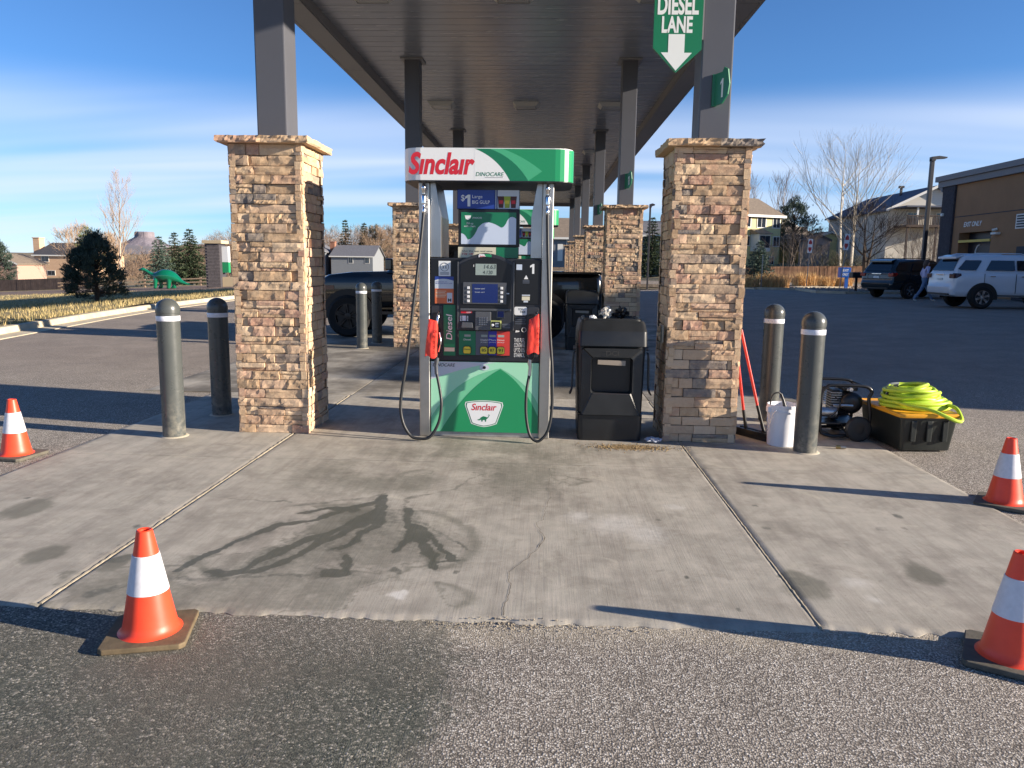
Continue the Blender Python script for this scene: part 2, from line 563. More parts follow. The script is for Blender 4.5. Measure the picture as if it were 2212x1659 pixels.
def concrete_mat(name, dirty=False):
    m = bpy.data.materials.new(name)
    t = NT(m)
    p = t.pos()
    big = t.noise(1.1, 6, 0.62, p)
    mid = t.noise(7, 6, 0.65, p)
    streak = t.noise(2.2, 5, 0.6, t.pos((3.5, 0.5, 1)))
    fine = t.noise(170, 3, 0.6, p)
    broom = t.noise(1.0, 3, 0.7, t.pos((85, 2.0, 1)))
    c0 = t.mix(t.step(big, 0.28, 0.72), S(148, 142, 131), S(181, 175, 162))
    c0 = t.mix(t.math('MULTIPLY', t.step(mid, 0.35, 0.7), 0.45), c0, S(200, 191, 177))
    c0 = t.mix(t.math('MULTIPLY', t.step(streak, 0.42, 0.72), 0.38), c0, S(118, 110, 102))
    c0 = t.mix(t.math('MULTIPLY', t.step(fine, 0.5, 0.75), 0.22), c0, S(105, 98, 90))
    c0 = t.mix(t.math('MULTIPLY', t.step(t.noise(38, 4, 0.7, p), 0.62, 0.74), 0.35), c0, S(96, 90, 84))
    rub = t.noise(3.2, 7, 0.72, p, 0.6)
    c0 = t.mix(t.math('MULTIPLY', t.step(rub, 0.50, 0.66), 0.30), c0, S(116, 109, 98))
    c0 = t.mix(t.math('MULTIPLY', t.step(t.noise(2.1, 6, 0.7, p, 1.2), 0.56, 0.70), 0.34), c0, S(204, 196, 176))
    c0 = t.mix(t.math('MULTIPLY', t.step(broom, 0.48, 0.75), 0.22), c0, S(100, 94, 86))
    c0 = t.mix(t.math('MULTIPLY', t.step(t.noise(90, 2, 0.5, p), 0.70, 0.76), 0.6), c0, S(78, 72, 66))
    if dirty: c0 = t.mix(t.step(t.noise(0.8, 5, 0.65, p), 0.35, 0.65), c0, S(104, 98, 88))
    rough = 0.82
    at = t.n('ShaderNodeAttribute', attribute_name='wear')
    sc = t.n('ShaderNodeSeparateColor'); t.l(at.outputs['Color'], sc.inputs[0])
    edge = t.math('MULTIPLY_ADD', t.noise(26, 4, 0.65, p), 0.5, -0.25)
    wet = t.math('MULTIPLY', t.step(t.math('ADD', sc.outputs[0], t.math('MULTIPLY', edge, 0.8)), 0.24, 0.66), t.step(t.noise(9, 5, 0.7, p), 0.12, 0.42))
    grn = t.step(t.math('ADD', sc.outputs[1], edge), 0.10, 0.72)
    pal = t.step(t.math('ADD', sc.outputs[2], edge), 0.2, 1.0)
    c0 = t.mix(t.math('MULTIPLY', wet, 0.8), c0, S(66, 70, 62))
    c0 = t.mix(t.math('MULTIPLY', grn, 0.62), c0, S(88, 88, 76))
    c0 = t.mix(t.math('MULTIPLY', pal, 0.8), c0, S(214, 210, 202))
    t.l(c0, t.b.inputs['Base Color'])
    t.l(t.math('SUBTRACT', rough, t.math('MULTIPLY', wet, 0.22)), t.b.inputs['Roughness'])
    t.b.inputs['Specular IOR Level'].default_value = 0.35
    h = t.math('ADD', t.math('MULTIPLY', broom, 0.55), t.math('MULTIPLY', fine, 0.4))
    h = t.math('ADD', h, t.math('MULTIPLY', mid, 0.5))
    t.bump(h, 0.42, 0.004)
    return m


M_ASPH = asphalt_mat('asphalt_chip_seal')
M_CONC = concrete_mat('concrete_slab')
M_CONCD = concrete_mat('concrete_lane', True)
M_KERB = mat('kerb_concrete', S(188, 176, 152), 0.85, var=(3, 0.22), bump=(60, 0.3, 0.004), use_obj=False)


def lawn_mat():
    m = bpy.data.materials.new('dry_lawn')
    t = NT(m); p = t.pos()
    n1 = t.noise(0.5, 6, 0.65, p); n2 = t.noise(14, 5, 0.7, p)
    c = t.mix(t.step(n2, 0.32, 0.68), S(104, 98, 64), S(172, 150, 104))
    c = t.mix(t.math('MULTIPLY', t.step(n1, 0.4, 0.7), 0.6), c, S(138, 124, 78))
    sep = t.n('ShaderNodeSeparateXYZ'); t.l(p, sep.inputs[0])
    yy = t.math('MULTIPLY_ADD', t.noise(0.6, 3, 0.5, p), 2.0, sep.outputs[1])
    bed = t.math('MULTIPLY', t.step(yy, 53.0, 54.0), t.step(yy, 73, 72))
    c = t.mix(bed, c, t.mix(n2, S(92, 74, 64), S(140, 116, 100)))
    t.l(c, t.b.inputs['Base Color']); t.b.inputs['Roughness'].default_value = 0.95
    t.bump(n2, 0.8, 0.05)
    return m


M_LAWN = lawn_mat()
M_EARTH = mat('dry_ground', S(134, 118, 86), 0.95, var=(0.06, 0.3), bump=(2, 0.4, 0.08), use_obj=False)

# ------------------------------------------------------------------ ground sheet to the horizon
gx = np.concatenate([np.linspace(-1600, -130, 22), np.linspace(-120, 120, 61), np.linspace(130, 1600, 22)])
gy = np.concatenate([np.linspace(-200, -20, 8), np.linspace(-15, 230, 62), np.linspace(250, 2400, 24)])
GX, GY = np.meshgrid(gx, gy)
GZ = tz(GX, GY) - 0.06
n0, n1 = GX.shape
b = MB()
b.v = list(map(tuple, np.stack([GX, GY, GZ], -1).reshape(-1, 3)))
b.f = [(j * n1 + i, j * n1 + i + 1, (j + 1) * n1 + i + 1, (j + 1) * n1 + i) for j in range(n0 - 1) for i in range(n1 - 1)]
b.mi = [0] * len(b.f); b.sm = [True] * len(b.f)
struct(b.build('ground', M_EARTH, recalc=False))

KY = [-14, 8, 12.5, 15.2, 20, 24, 29.6, 36, 42, 46, 50]
KX = [-7, -9.6, -10.6, -11.07, -11.9, -12.4, -12.6, -12.4, -11.2, -9, -6]
def kx(y): return float(np.interp(y, KY, KX))


def grid_sheet(name, xs_of_y, ys, zfun, m, ncol):
    b = MB()
    for y in ys:
        x0, x1 = xs_of_y(y)
        for i in range(ncol + 1):
            x = x0 + (x1 - x0) * i / ncol
            b.v.append((x, y, zfun(x, y)))
    nr = len(ys)
    for j in range(nr - 1):
        for i in range(ncol):
            a = j * (ncol + 1) + i
            b.f.append((a, a + 1, a + ncol + 2, a + ncol + 1))
    b.mi = [0] * len(b.f); b.sm = [True] * len(b.f)
    return b.build(name, m, recalc=False)


struct(grid_sheet('parking_lot', lambda y: (kx(y) + 0.4, 44), list(np.arange(-14, 50.6, 1.5)), lambda x, y: tzf(x, y), M_ASPH, 44))


# concrete slabs under the pumps
def seg_dist(X, Y, pts):
    d = np.full(X.shape, 9.0); T = np.zeros(X.shape)
    n = len(pts) - 1
    for i in range(n):
        ax, ay = pts[i]; bx, by = pts[i + 1]
        vx, vy = bx - ax, by - ay
        L = vx * vx + vy * vy + 1e-9
        t = np.clip(((X - ax) * vx + (Y - ay) * vy) / L, 0, 1)
        dd = np.hypot(X - ax - vx * t, Y - ay - vy * t)
        k = dd < d
        T = np.where(k, (i + t) / n, T); d = np.where(k, dd, d)
    return d, T


def wear(X, Y):
    wx = X + 0.075 * (fbm(X * 10, Y * 7, 5, 3) - 0.5) + 0.10 * (fbm(X * 2.5, Y * 2.5, 3, 9) - 0.5)
    wy = Y + 0.09 * (fbm(X * 10, Y * 7, 5, 31) - 0.5) + 0.14 * (fbm(X * 2.5, Y * 2.5, 3, 19) - 0.5)
    wet = np.zeros(X.shape)
    for k, (r, pts) in STREAKS.items():
        d, T = seg_dist(wx, wy, pts)
        rr = r * (1.25 - 0.55 * T) * (0.6 + 0.9 * fbm(X * 5, Y * 5, 3, ord(k[0])))
        rr = rr * (0.75 + 0.6 * vnoise(T * 14, T * 0 + ord(k[0]), 3))
        gain = 0.5 if k in ('H', 'J', 'L', 'M', 'N') else 0.95
        wet = np.maximum(wet, gain * (0.62 + 0.55 * fbm(X * 11, Y * 8, 4, 55)) * (1 - sst(rr * 0.5, rr * 1.3, d)))
        wet = np.maximum(wet, 0.44 * gain * (1 - sst(rr * 1.2, rr * 4.6, d)) * (0.5 + 0.8 * fbm(X * 6, Y * 5, 4, 63)))
    # broad damp film around and below the streaks
    film = 0.62 * (1 - sst(0.2, 1.05, np.hypot((X + 1.15) * 0.85, (Y - 4.15) * 1.0))) * sst(0.42, 0.58, fbm(X * 2.2, Y * 2.2, 5, 71))
    film = np.maximum(film, 0.6 * (1 - sst(0.35, 0.85, np.hypot((X + 1.45) * 0.55, (Y - 3.45) * 2.0))) * sst(0.40, 0.55, fbm(X * 3, Y * 3, 5, 77)))
    film = np.maximum(film, 0.45 * (1 - sst(0.2, 0.7, np.hypot((X + 0.35) * 0.6, (Y - 5.55) * 1.6))) * sst(0.42, 0.6, fbm(X * 3, Y * 3, 5, 37)))
    for x, y, r in SPOTS_DARK:
        d = np.hypot(wx - x, (wy - y) * 0.8)
        wet = np.maximum(wet, (0.40 + 0.18 * np.sin(x * 37 + y * 11)) * (1 - sst(r * 0.6, r * 1.35, d)))
    g = 0.85 * film + 0.35 * np.exp(-((film - 0.26) / 0.04) ** 2) * (film > 0.05)
    for x, y, r in SPOTS_GREEN:
        d = np.hypot(wx - x, (wy - y) * 0.55)
        g = np.maximum(g, 1 - sst(r * 0.3, r * 1.7, d))
    pl = np.zeros(X.shape)
    for i, (x, y, r) in enumerate(SPOTS_PALE):
        d = np.hypot(wx - x, wy - y)
        pl = np.maximum(pl, (1.0 if i < 2 else 0.6) * (1 - sst(r * 0.2, r * (1.6 if i < 2 else 2.4), d)))
    g = np.maximum(g, 0.62 * (1 - sst(0.3, 1.15, np.hypot((X + 0.75) * 0.62, (Y - 5.55) * 0.95))) * sst(0.3, 0.7, fbm(X * 1.7, Y * 1.7, 5, 91)))
    # oily drip zone in front of the dispenser
    g = np.maximum(g, 0.8 * (1 - sst(0.25, 1.1, np.hypot((X + 0.4) * 0.6, Y - 6.35))) * fbm(X * 4, Y * 4, 4, 5))
    return wet, g, pl


def slab(x0, x1, y0, y1, res, m=None, ztop=0.012, ragged=0.0):
    nx = max(2, int((x1 - x0) / res)); ny = max(2, int((y1 - y0) / res))
    xs = np.linspace(x0, x1, nx + 1); ys = np.linspace(y0, y1, ny + 1)
    X, Y = np.meshgrid(xs, ys)
    Z = np.full(X.shape, ztop) + 0.002 * (fbm(X * 0.9, Y * 0.9, 3, 8) - 0.5)
    Xs, Ys = X.copy(), Y.copy()
    if ragged:
        k = np.clip(1 - (Y - y0) / 0.06, 0, 1)
        Ys = Y + k * (fbm(X * 14, Y * 0, 4, 4) - 0.62) * ragged
        Z = Z - 0.010 * np.clip(1 - (Y - y0) / 0.03, 0, 1)
    for e, kk in ((X - x0, 0.012), (x1 - X, 0.012)):
        Z = Z - 0.006 * np.clip(1 - e / kk, 0, 1)
    b = MB()
    b.v = list(map(tuple, np.stack([Xs, Ys, Z], -1).reshape(-1, 3)))
    w = nx + 1
    b.f = [(j * w + i, j * w + i + 1, (j + 1) * w + i + 1, (j + 1) * w + i) for j in range(ny) for i in range(nx)]
    # skirt
    ring = [(0, i) for i in range(nx + 1)] + [(j, nx) for j in range(1, ny + 1)] + [(ny, i) for i in range(nx - 1, -1, -1)] + [(j, 0) for j in range(ny - 1, 0, -1)]
    o = len(b.v)
    for j, i in ring: b.v.append((Xs[j, i], Ys[j, i], -0.12))
    k = len(ring)
    for q in range(k):
        a = ring[q]; c = ring[(q + 1) % k]
        b.f.append((c[0] * w + c[1], a[0] * w + a[1], o + q, o + (q + 1) % k))
    b.mi = [0] * len(b.f); b.sm = [True] * (nx * ny) + [False] * k
    ob = b.build('concrete_slab', m or M_CONC, recalc=False)
    me = ob.data
    wet, g, pl = wear(np.concatenate([Xs.ravel(), np.zeros(k)]), np.concatenate([Ys.ravel(), np.zeros(k)]))
    at = me.attributes.new('wear', 'FLOAT_COLOR', 'POINT')
    at.data.foreach_set('color', np.stack([wet, g, pl, np.ones(len(wet))], -1).astype(np.float32).ravel())
    return struct(ob)


mid_slab = slab(-2.289, 1.251, 3.235, 5.955, 0.0125, ragged=0.05)
slab(-3.95, -2.303, 3.24, 5.955, 0.02, ragged=0.05)
slab(1.264, 3.05, 3.25, 5.955, 0.02, ragged=0.07)
slab(-2.289, 1.251, 5.963, 9.0, 0.02)
slab(-3.95, -2.303, 5.963, 9.0, 0.03)
slab(1.264, 3.05, 5.963, 9.0, 0.03)
for yy in (9.02, 16.4, 23.8, 31.2, 38.6):
    slab(-4.84, -2.295, yy, yy + 7.36, 0.08, M_CONCD)
    slab(-2.28, 1.25, yy, yy + 7.36, 0.08, M_CONCD)
    slab(1.262, 3.05, yy, yy + 7.36, 0.08, M_CONCD)

# joint sealant: an uneven bead in each long joint
M_SEAL = mat('joint_sealant', S(150, 141, 124), 0.92, var=(40, 0.3), bump=(120, 0.6, 0.004), use_obj=False)
M_GAP = mat('joint_gap', S(80, 74, 66), 0.95, use_obj=False)
for x in (-2.296, 1.2575):
    b = MB()
    pts = []; rr = []
    for i in range(190):
        y = 3.26 + i * 0.03
        pts.append((x + 0.004 * (rnd.random() - 0.5) - 0.004, y, 0.004 + 0.003 * rnd.random())); rr.append(0.0075 + 0.002 * rnd.random())
    b.tube(pts, rr, 6)
    struct(b.build('joint_sealant', M_SEAL))
# crack across the middle slab, a fine broken line
b = MB()
pts = spline([(x, y, 0) for x, y in CRACK], 8)
pl = []
for i, p in enumerate(pts):
    w = 0.0004 + 0.0014 * noise.noise(Vector((p.y * 9, 3, 0))) ** 2 * 3 + 0.0018 * (1 - i / len(pts)) * 0 + 0.0011 * (i / len(pts))
    jx = 0.012 * noise.noise(Vector((p.y * 22, 1.7, 0)))
    pl.append((p.x + jx - w, p.x + jx + w, p.y))
for i in range(len(pl) - 1):
    a, c = pl[i], pl[i + 1]
    b.add([(a[0], a[2], 0.0148), (a[1], a[2], 0.0148), (c[1], c[2], 0.0148), (c[0], c[2], 0.0148)], [(0, 1, 2, 3)])
o = b.build('crack', M_GAP, mid_slab)
# crumbled grit where crack, joints and slab edge meet the asphalt
M_GRIT = mat('grit', S(150, 140, 124), 0.95, var=(30, 0.3), use_obj=False)
b = MB()
for i in range(520):
    if rnd.random() < 0.5: x, y = rnd.gauss(-0.15, 0.12), 3.225 + abs(rnd.gauss(0, 0.03)) * rnd.choice((-1, 0.5))
    else: x, y = rnd.choice((rnd.uniform(-0.5, 0.5), rnd.uniform(1.2, 2.4))), 3.225 - abs(rnd.gauss(0, 0.03))
    s = rnd.uniform(0.0015, 0.005)
    M = Matrix.Translation((x, y, s * 0.5 + (0.012 if y > 3.24 else 0.0))) @ Matrix.Rotation(rnd.random() * 6, 4, Vector((rnd.random(), rnd.random(), 1)).normalized()) @ Matrix.Diagonal((s * rnd.uniform(.8, 1.6), s, s * .8, 1))
    vs = [M @ Vector(v) for v in ((1, 0, 0), (-1, 0, 0), (0, 1, 0), (0, -1, 0), (0, 0, 1), (0, 0, -1))]
    b.add(vs, [(0, 2, 4), (2, 1, 4), (1, 3, 4), (3, 0, 4), (2, 0, 5), (1, 2, 5), (3, 1, 5), (0, 3, 5)])
tag(stuff(b.build('loose_grit', M_GRIT, recalc=False)), 'pale loose grit strewn along the front edge of the concrete slab', 'grit')
# sandy spill in front of the bin
b = MB()
for i in range(1500):
    x, y = 0.78 + rnd.gauss(0, 0.16), 6.60 + rnd.gauss(0, 0.05)
    if y > 6.76: y = 6.76
    s = rnd.uniform(0.002, 0.006)
    M = Matrix.Translation((x, y, 0.013 + s * .4)) @ Matrix.Rotation(rnd.random() * 6, 4, Vector((rnd.random(), rnd.random(), 1)).normalized()) @ Matrix.Diagonal((s * 1.5, s, s * .7, 1))
    vs = [M @ Vector(v) for v in ((1, 0, 0), (-1, 0, 0), (0, 1, 0), (0, -1, 0), (0, 0, 1), (0, 0, -1))]
    b.add(vs, [(0, 2, 4), (2, 1, 4), (1, 3, 4), (3, 0, 4), (2, 0, 5), (1, 2, 5), (3, 1, 5), (0, 3, 5)])
tag(stuff(b.build('sand_spill', mat('sand_grains', S(150, 128, 92), 0.95, var=(60, .35), use_obj=False), recalc=False)), 'brown sandy crumbs scattered in front of the black bin', 'sand')

# kerb and gutter, in cast lengths
def kerb_piece(y0, y1):
    b = MB()
    ys = np.linspace(y0, y1, 5)
    prof = [(0.42, -0.1), (0.42, 0.014), (0.0, 0.022), (-0.035, 0.145), (-0.06, 0.155), (-0.19, 0.155), (-0.2, -0.1)]
    vs = []
    for y in ys:
        for u, z in prof: vs.append((kx(y) + u, y, z + tzf(kx(y), y)))
    n = len(prof)
    b.add(vs, [(i * n + j, i * n + j + 1, (i + 1) * n + j + 1, (i + 1) * n + j) for i in range(4) for j in range(n - 1)])
    b.add([vs[j] for j in range(n)], [tuple(range(n))]); b.add([vs[4 * n + j] for j in range(n)], [tuple(reversed(range(n)))])
    return struct(b.build('kerb', M_KERB))
ye = -2.0
while ye < 49:
    kerb_piece(ye, min(ye + 2.985, 50)); ye += 3.0


def lawn_z(x, y): return tzf(x, y) + 0.15 * (1 - float(sst(2, 9, kx(y) - x))) + 0.02 + 0.05 * (noise.noise(Vector((x * .35, y * .35, 0))))
struct(grid_sheet('lawn', lambda y: (-96, kx(y) - 0.17), list(np.arange(-6, 76, 0.9)), lawn_z, M_LAWN, 80))

# dry grass blades on the lawn
def grass_mat(name, lo, hi):
    m = bpy.data.materials.new(name); t = NT(m)
    isl = t.n('ShaderNodeNewGeometry').outputs['Random Per Island']
    t.l(t.ramp(isl, [(0.0, lo), (1.0, hi)]), t.b.inputs['Base Color']); t.b.inputs['Roughness'].default_value = 0.8
    return m
M_BLADE = grass_mat('straw_blades', S(98, 94, 56), S(206, 182, 128))
def blades(name, pts, m, hmin, hmax, w, lean=0.5, rr=None):
    rr = rr or rnd
    V = []; F = []
    for (x, y, z) in pts:
        h = rr.uniform(hmin, hmax); a = rr.random() * 2 * PI; ln = rr.uniform(0, lean) * h; d = rr.random() * 2 * PI
        cx, cy = math.cos(a) * w, math.sin(a) * w
        k = len(V)
        V += [(x - cx, y - cy, z), (x + cx, y + cy, z), (x + math.cos(d) * ln * .4 + cx * .7, y + math.sin(d) * ln * .4 + cy * .7, z + h * .6), (x + math.cos(d) * ln * .4 - cx * .7, y + math.sin(d) * ln * .4 - cy * .7, z + h * .6), (x + math.cos(d) * ln, y + math.sin(d) * ln, z + h)]
        F += [(k, k + 1, k + 2, k + 3), (k + 3, k + 2, k + 4)]
    b = MB(); b.v = V; b.f = F; b.mi = [0] * len(F); b.sm = [False] * len(F)
    return b.build(name, m, recalc=False)
pts = []
while len(pts) < 60000:
    y = 11 + 41 * rnd.random() ** 1.3; x = kx(y) - 0.2 - 34 * rnd.random() ** 1.5
    if y < 52 + 1.5 * noise.noise(Vector((x * .4, 0, 0))) and noise.noise(Vector((x * .8, y * .8, 4))) > rnd.uniform(-0.7, 0.4): pts.append((x, y, lawn_z(x, y) - 0.01))
tag(stuff(blades('dry_grass', pts, M_BLADE, 0.05, 0.15, 0.006)), 'short straw-coloured winter grass on the verge behind the kerb', 'grass')
# ------------------------------------------------------------------ canopy
SP = 7.37
ROWS = [7.195 + SP * i for i in range(6)]      # centre of each pillar row
PXL, PXR = -2.476, 1.423
M_CANOPY = mat('canopy_taupe_paint', S(136, 134, 134), 0.42, var=(0.5, 0.07), rvar=(2, 0.15))
M_COL = mat('column_taupe_paint', S(86, 87, 93), 0.38, var=(1.2, 0.06), rvar=(3, 0.2), bump=(1.5, 0.05, 0.01))


def soffit_mat():
    m = bpy.data.materials.new('soffit_panel_metal'); t = NT(m)
    t.b.inputs['Metallic'].default_value = 0.2
    t.b.inputs['Roughness'].default_value = 0.22
    n = t.noise(3, 4, 0.6, t.pos((0.3, 2.2, 1)))
    t.l(t.ramp(n, [(0.3, S(146, 150, 158)), (0.7, S(162, 166, 173))]), t.b.inputs['Base Color'])
    t.l(t.math('MULTIPLY_ADD', n, 0.2, 0.15), t.b.inputs['Roughness'])
    t.bump(t.noise(1.0, 3, 0.5, t.pos((0.25, 3.0, 1))), 0.12, 0.02)
    return m


M_SOF = soffit_mat()
CX0, CX1, CY0, CY1 = -3.72, 2.79, 3.6, 47.6
can = thing('fuel_canopy', 'long flat taupe metal canopy roofing over the whole row of pumps', 'canopy', (-0.47, 25, 5.2))
b = MB()                                            # fascia boards with a lower lip
b.box(CX0 - 0.02, CX0 + 0.03, CY0, CY1, 5.03, 5.95); b.box(CX1 - 0.03, CX1 + 0.02, CY0, CY1, 5.03, 5.95)
b.box(CX0 + 0.03, CX1 - 0.03, CY0 - 0.02, CY0 + 0.03, 5.03, 5.95); b.box(CX0 + 0.03, CX1 - 0.03, CY1 - 0.03, CY1 + 0.02, 5.03, 5.95)
b.build('fascia', M_CANOPY, can)
for x0, x1 in ((CX0 + 0.031, CX0 + 0.36), (CX1 - 0.36, CX1 - 0.031)):
    b = MB()
    yy = CY0 + 0.04
    while yy < CY1 - 0.5:
        y2 = min(yy + 3.66, CY1 - 0.04)
        b.box(x0, x1, yy, y2 - 0.012, 5.035, 5.06)
        xi = x1 if x0 < -1 else x0
        b.box(xi - 0.012, xi + 0.012, yy, y2 - 0.006, 5.06, 5.24)
        yy = y2
    b.build('eave_soffit', M_CANOPY, can)
MB().box(CX0 + 0.031, CX1 - 0.031, CY0 + 0.04, CY1 - 0.04, 5.26, 5.9).build('roof_deck', M_CANOPY, can)
pan = MB()
pw = 0.304
pan.prism([(0.003, 0.0), (pw - 0.014, 0.0), (pw - 0.010, 0.012), (pw, 0.012), (pw, 0.03), (0.0, 0.03)], CX0 + 0.373, CX1 - 0.373, 'YZ')
pan_me = pan.mesh('soffit_panel', M_SOF)
y = CY0 + 0.06
while y + pw < CY1:
    o = link('soffit_panel', pan_me, can)
    o.location += Vector((0, y, 5.2))
    y += pw
# recessed light fixtures
M_FIX = mat('fixture_white', S(200, 198, 190), 0.5)
M_LENS = mat('fixture_lens', S(150, 150, 146), 0.25)
for yy in (11.0, 18.37, 25.74, 33.1, 40.5):
    for xx in (-2.44, -0.5, 1.44):
        rn = {11.0: 'nearest', 18.37: 'second', 25.74: 'third', 33.1: 'fourth', 40.5: 'farthest'}[yy]
        t = thing('canopy_light', '%s square white soffit light of the %s row under the canopy' % ({-2.44: 'left', -0.5: 'middle', 1.44: 'right'}[xx], rn), 'light', (xx, yy, 5.2), group='light fixtures under the canopy')
        b = MB(); b.prism([(-.27, -.2), (.27, -.2), (.36, -.27), (-.36, -.27)], 0, 0.01, 'XY')
        b = MB()
        o_ = [(-.30, -.30), (.30, -.30), (.30, .30), (-.30, .30)]; i_ = [(-.22, -.22), (.22, -.22), (.22, .22), (-.22, .22)]
        for k in range(4):
            a, c = o_[k], o_[(k + 1) % 4]; d, e = i_[(k + 1) % 4], i_[k]
            b.add([(a[0], a[1], -.002), (c[0], c[1], -.002), (d[0], d[1], -.085), (e[0], e[1], -.085)], [(0, 1, 2, 3)])
        b.build('housing', M_FIX, t, local=True)
        MB().box(-.215, .215, -.215, .215, -.08, -.07).build('lens', M_LENS, t, local=True)

# steel columns rising out of the stone pillars
col_me = None
for ri, ry in enumerate(ROWS):
    for side, xx in (('left', -2.455), ('right', 1.445)):
        b = MB()
        b.box(-.135, .135, -.15, .17, 2.60, 5.19)
        me = b.mesh('column_shaft', M_COL, bevel=0.012) if col_me is None else col_me
        col_me = me
        nth = ['nearest', 'second', 'third', 'fourth', 'fifth', 'sixth'][ri]
        t = thing('canopy_column', 'square taupe steel column on the %s stone pillar of the %s row' % (nth, side), 'column', (xx, ry - 0.02, 0), group='canopy columns')
        link('shaft', me, t, local=True)
        MB().box(-.20, .20, -.22, .24, 5.172, 5.196).build('top_plate', M_CANOPY, t, local=True, bevel=.004)

# ------------------------------------------------------------------ stone pillars
STONE_RAMP = [(0.0, S(164, 136, 108)), (0.16, S(190, 160, 128)), (0.34, S(206, 180, 148)), (0.5, S(182, 148, 122)), (0.62, S(212, 186, 156)),
              (0.74, S(176, 136, 118)), (0.84, S(198, 168, 136)), (0.92, S(156, 136, 120)), (0.96, S(112, 108, 108)), (1.0, S(132, 122, 114))]


def stone_mat(name, island):
    m = bpy.data.materials.new(name); t = NT(m)
    r = t.n('ShaderNodeNewGeometry').outputs['Random Per Island'] if island else t.n('ShaderNodeObjectInfo').outputs['Random']
    p = t.pos()
    base = t.ramp(r, STONE_RAMP, 'LINEAR')
    n1 = t.noise(18, 6, 0.7, p); n2 = t.noise(75, 5, 0.7, p); n3 = t.noise(6, 4, 0.6, p)
    c = t.mix(t.math('MULTIPLY', t.step(n1, 0.35, 0.75), 0.45), base, S(214, 190, 158))
    c = t.mix(t.math('MULTIPLY', t.step(n3, 0.55, 0.8), 0.5), c, S(172, 126, 106))
    c = t.mix(t.math('MULTIPLY', t.step(n2, 0.5, 0.8), 0.35), c, S(140, 116, 92))
    t.l(c, t.b.inputs['Base Color']); t.b.inputs['Roughness'].default_value = 0.93
    t.b.inputs['Specular IOR Level'].default_value = 0.25
    t.bump(t.math('ADD', t.math('MULTIPLY', n1, 1.0), t.math('MULTIPLY', n2, 0.5)), 0.62, 0.007)
    return m


M_STONE = stone_mat('ledge_stone', False)
M_STONEI = stone_mat('ledge_stone_joined', True)
M_CORE = mat('mortar_dark', S(58, 48, 40), 0.95)


def stone_geo(seed, nx=9, nz=4, rough=0.0085, edge=0.0025):
    """unit stone: x 0..1, z 0..1, front at y=0 bulging to -y, back at y=0.05"""
    vs = []; fs = []
    tilt = rnd.uniform(-.007, .007); tilt2 = rnd.uniform(-.006, .006)
    for j in range(nz + 1):
        for i in range(nx + 1):
            u, v = i / nx, j / nz
            eu = min(u, 1 - u); ev = min(v, 1 - v)
            d = noise.fractal(Vector((u * 2.6 + seed * 7.1, v * 1.3, seed * 3.3)), 1.0, 2.2, 3) * rough
            d += noise.cell(Vector((u * 3.1 + seed, v * 2.0, seed))) * rough * 0.55
            d += tilt * (u - .5) + tilt2 * (v - .5)
            rim = 0.0
            if i in (0, nx) or j in (0, nz): rim = edge + rnd.uniform(0, 0.002)
            ju = 0 if i in (0, nx) else rnd.uniform(-.3, .3) / nx
            jv = 0 if j in (0, nz) else rnd.uniform(-.25, .25) / nz
            ou = (rnd.uniform(-.012, .004) if i == 0 else rnd.uniform(-.004, .012) if i == nx else 0)
            ov = (rnd.uniform(-.01, .02) if j == 0 else rnd.uniform(-.02, .01) if j == nz else 0)
            vs.append((u + ju * .8 + (-ou if i == 0 else -ou), rim - max(d, -0.6 * rough) * (0.75 if rim else 1), v + jv + ov))
    w = nx + 1
    for j in range(nz):
        for i in range(nx): fs.append((j * w + i, j * w + i + 1, (j + 1) * w + i + 1, (j + 1) * w + i))
    ring = [i for i in range(nx + 1)] + [j * w + nx for j in range(1, nz + 1)] + [nz * w + i for i in range(nx - 1, -1, -1)] + [j * w for j in range(nz - 1, 0, -1)]
    o = len(vs)
    for q in ring: vs.append((vs[q][0], 0.055, vs[q][2]))
    k = len(ring)
    for q in range(k): fs.append((ring[(q + 1) % k], ring[q], o + q, o + (q + 1) % k))
    return vs, fs


GEO_L = [stone_geo(i * 1.37 + 0.3, 9, 4) for i in range(22)]
GEO_S = [stone_geo(i * 2.11 + 40.3, 5, 4) for i in range(14)]
GEO_T = [stone_geo(i * 1.71 + 90.3, 9, 2, 0.007, 0.0025) for i in range(12)]
GEO_F = [stone_geo(i * 1.91 + 130.3, 7, 3, 0.003, 0.002) for i in range(8)]      # smoother, split-faced
def geo_mesh(g, m=M_STONE):
    b = MB(); b.add(g[0], g[1]); return b.mesh('stone', m, recalc=False)
SM = {id(g): geo_mesh(g) for g in GEO_L + GEO_S + GEO_T + GEO_F}
PW = 0.640


def course_layout(rr, smooth_low=False):
    """list of (u0, u1, z0, z1, geo) for one face of a pillar"""
    out = []; z = 0.014; k = 0
    while z < 2.575:
        h = min(rr.uniform(0.074, 0.094), 2.6 - z)
        if 2.6 - z - h < 0.05: h = 2.6 - z
        u = 0.0; first = True
        while u < PW - 0.01:
            L = rr.choice((0.12, 0.17, 0.2, 0.25, 0.29, 0.34))
            if first: L = (0.13, 0.24, 0.18)[k % 3] * rr.uniform(.85, 1.15); first = False
            if PW - u - L < 0.10: L = PW - u
            fl = smooth_low and z < 0.8 and u + L < PW * 0.8
            if rr.random() < 0.22 and L > 0.15 and not fl:
                zs = z + h * rr.choice((0.36, 0.5, 0.6))
                out.append((u, u + L, z, zs - .001, rr.choice(GEO_T))); out.append((u, u + L, zs + .001, z + h - .005, rr.choice(GEO_T)))
            else:
                out.append((u, u + L, z, z + h - .005, rr.choice(GEO_F) if fl else rr.choice(GEO_L if L > .19 else GEO_S)))
            u += L
        z += h; k += 1
    return out


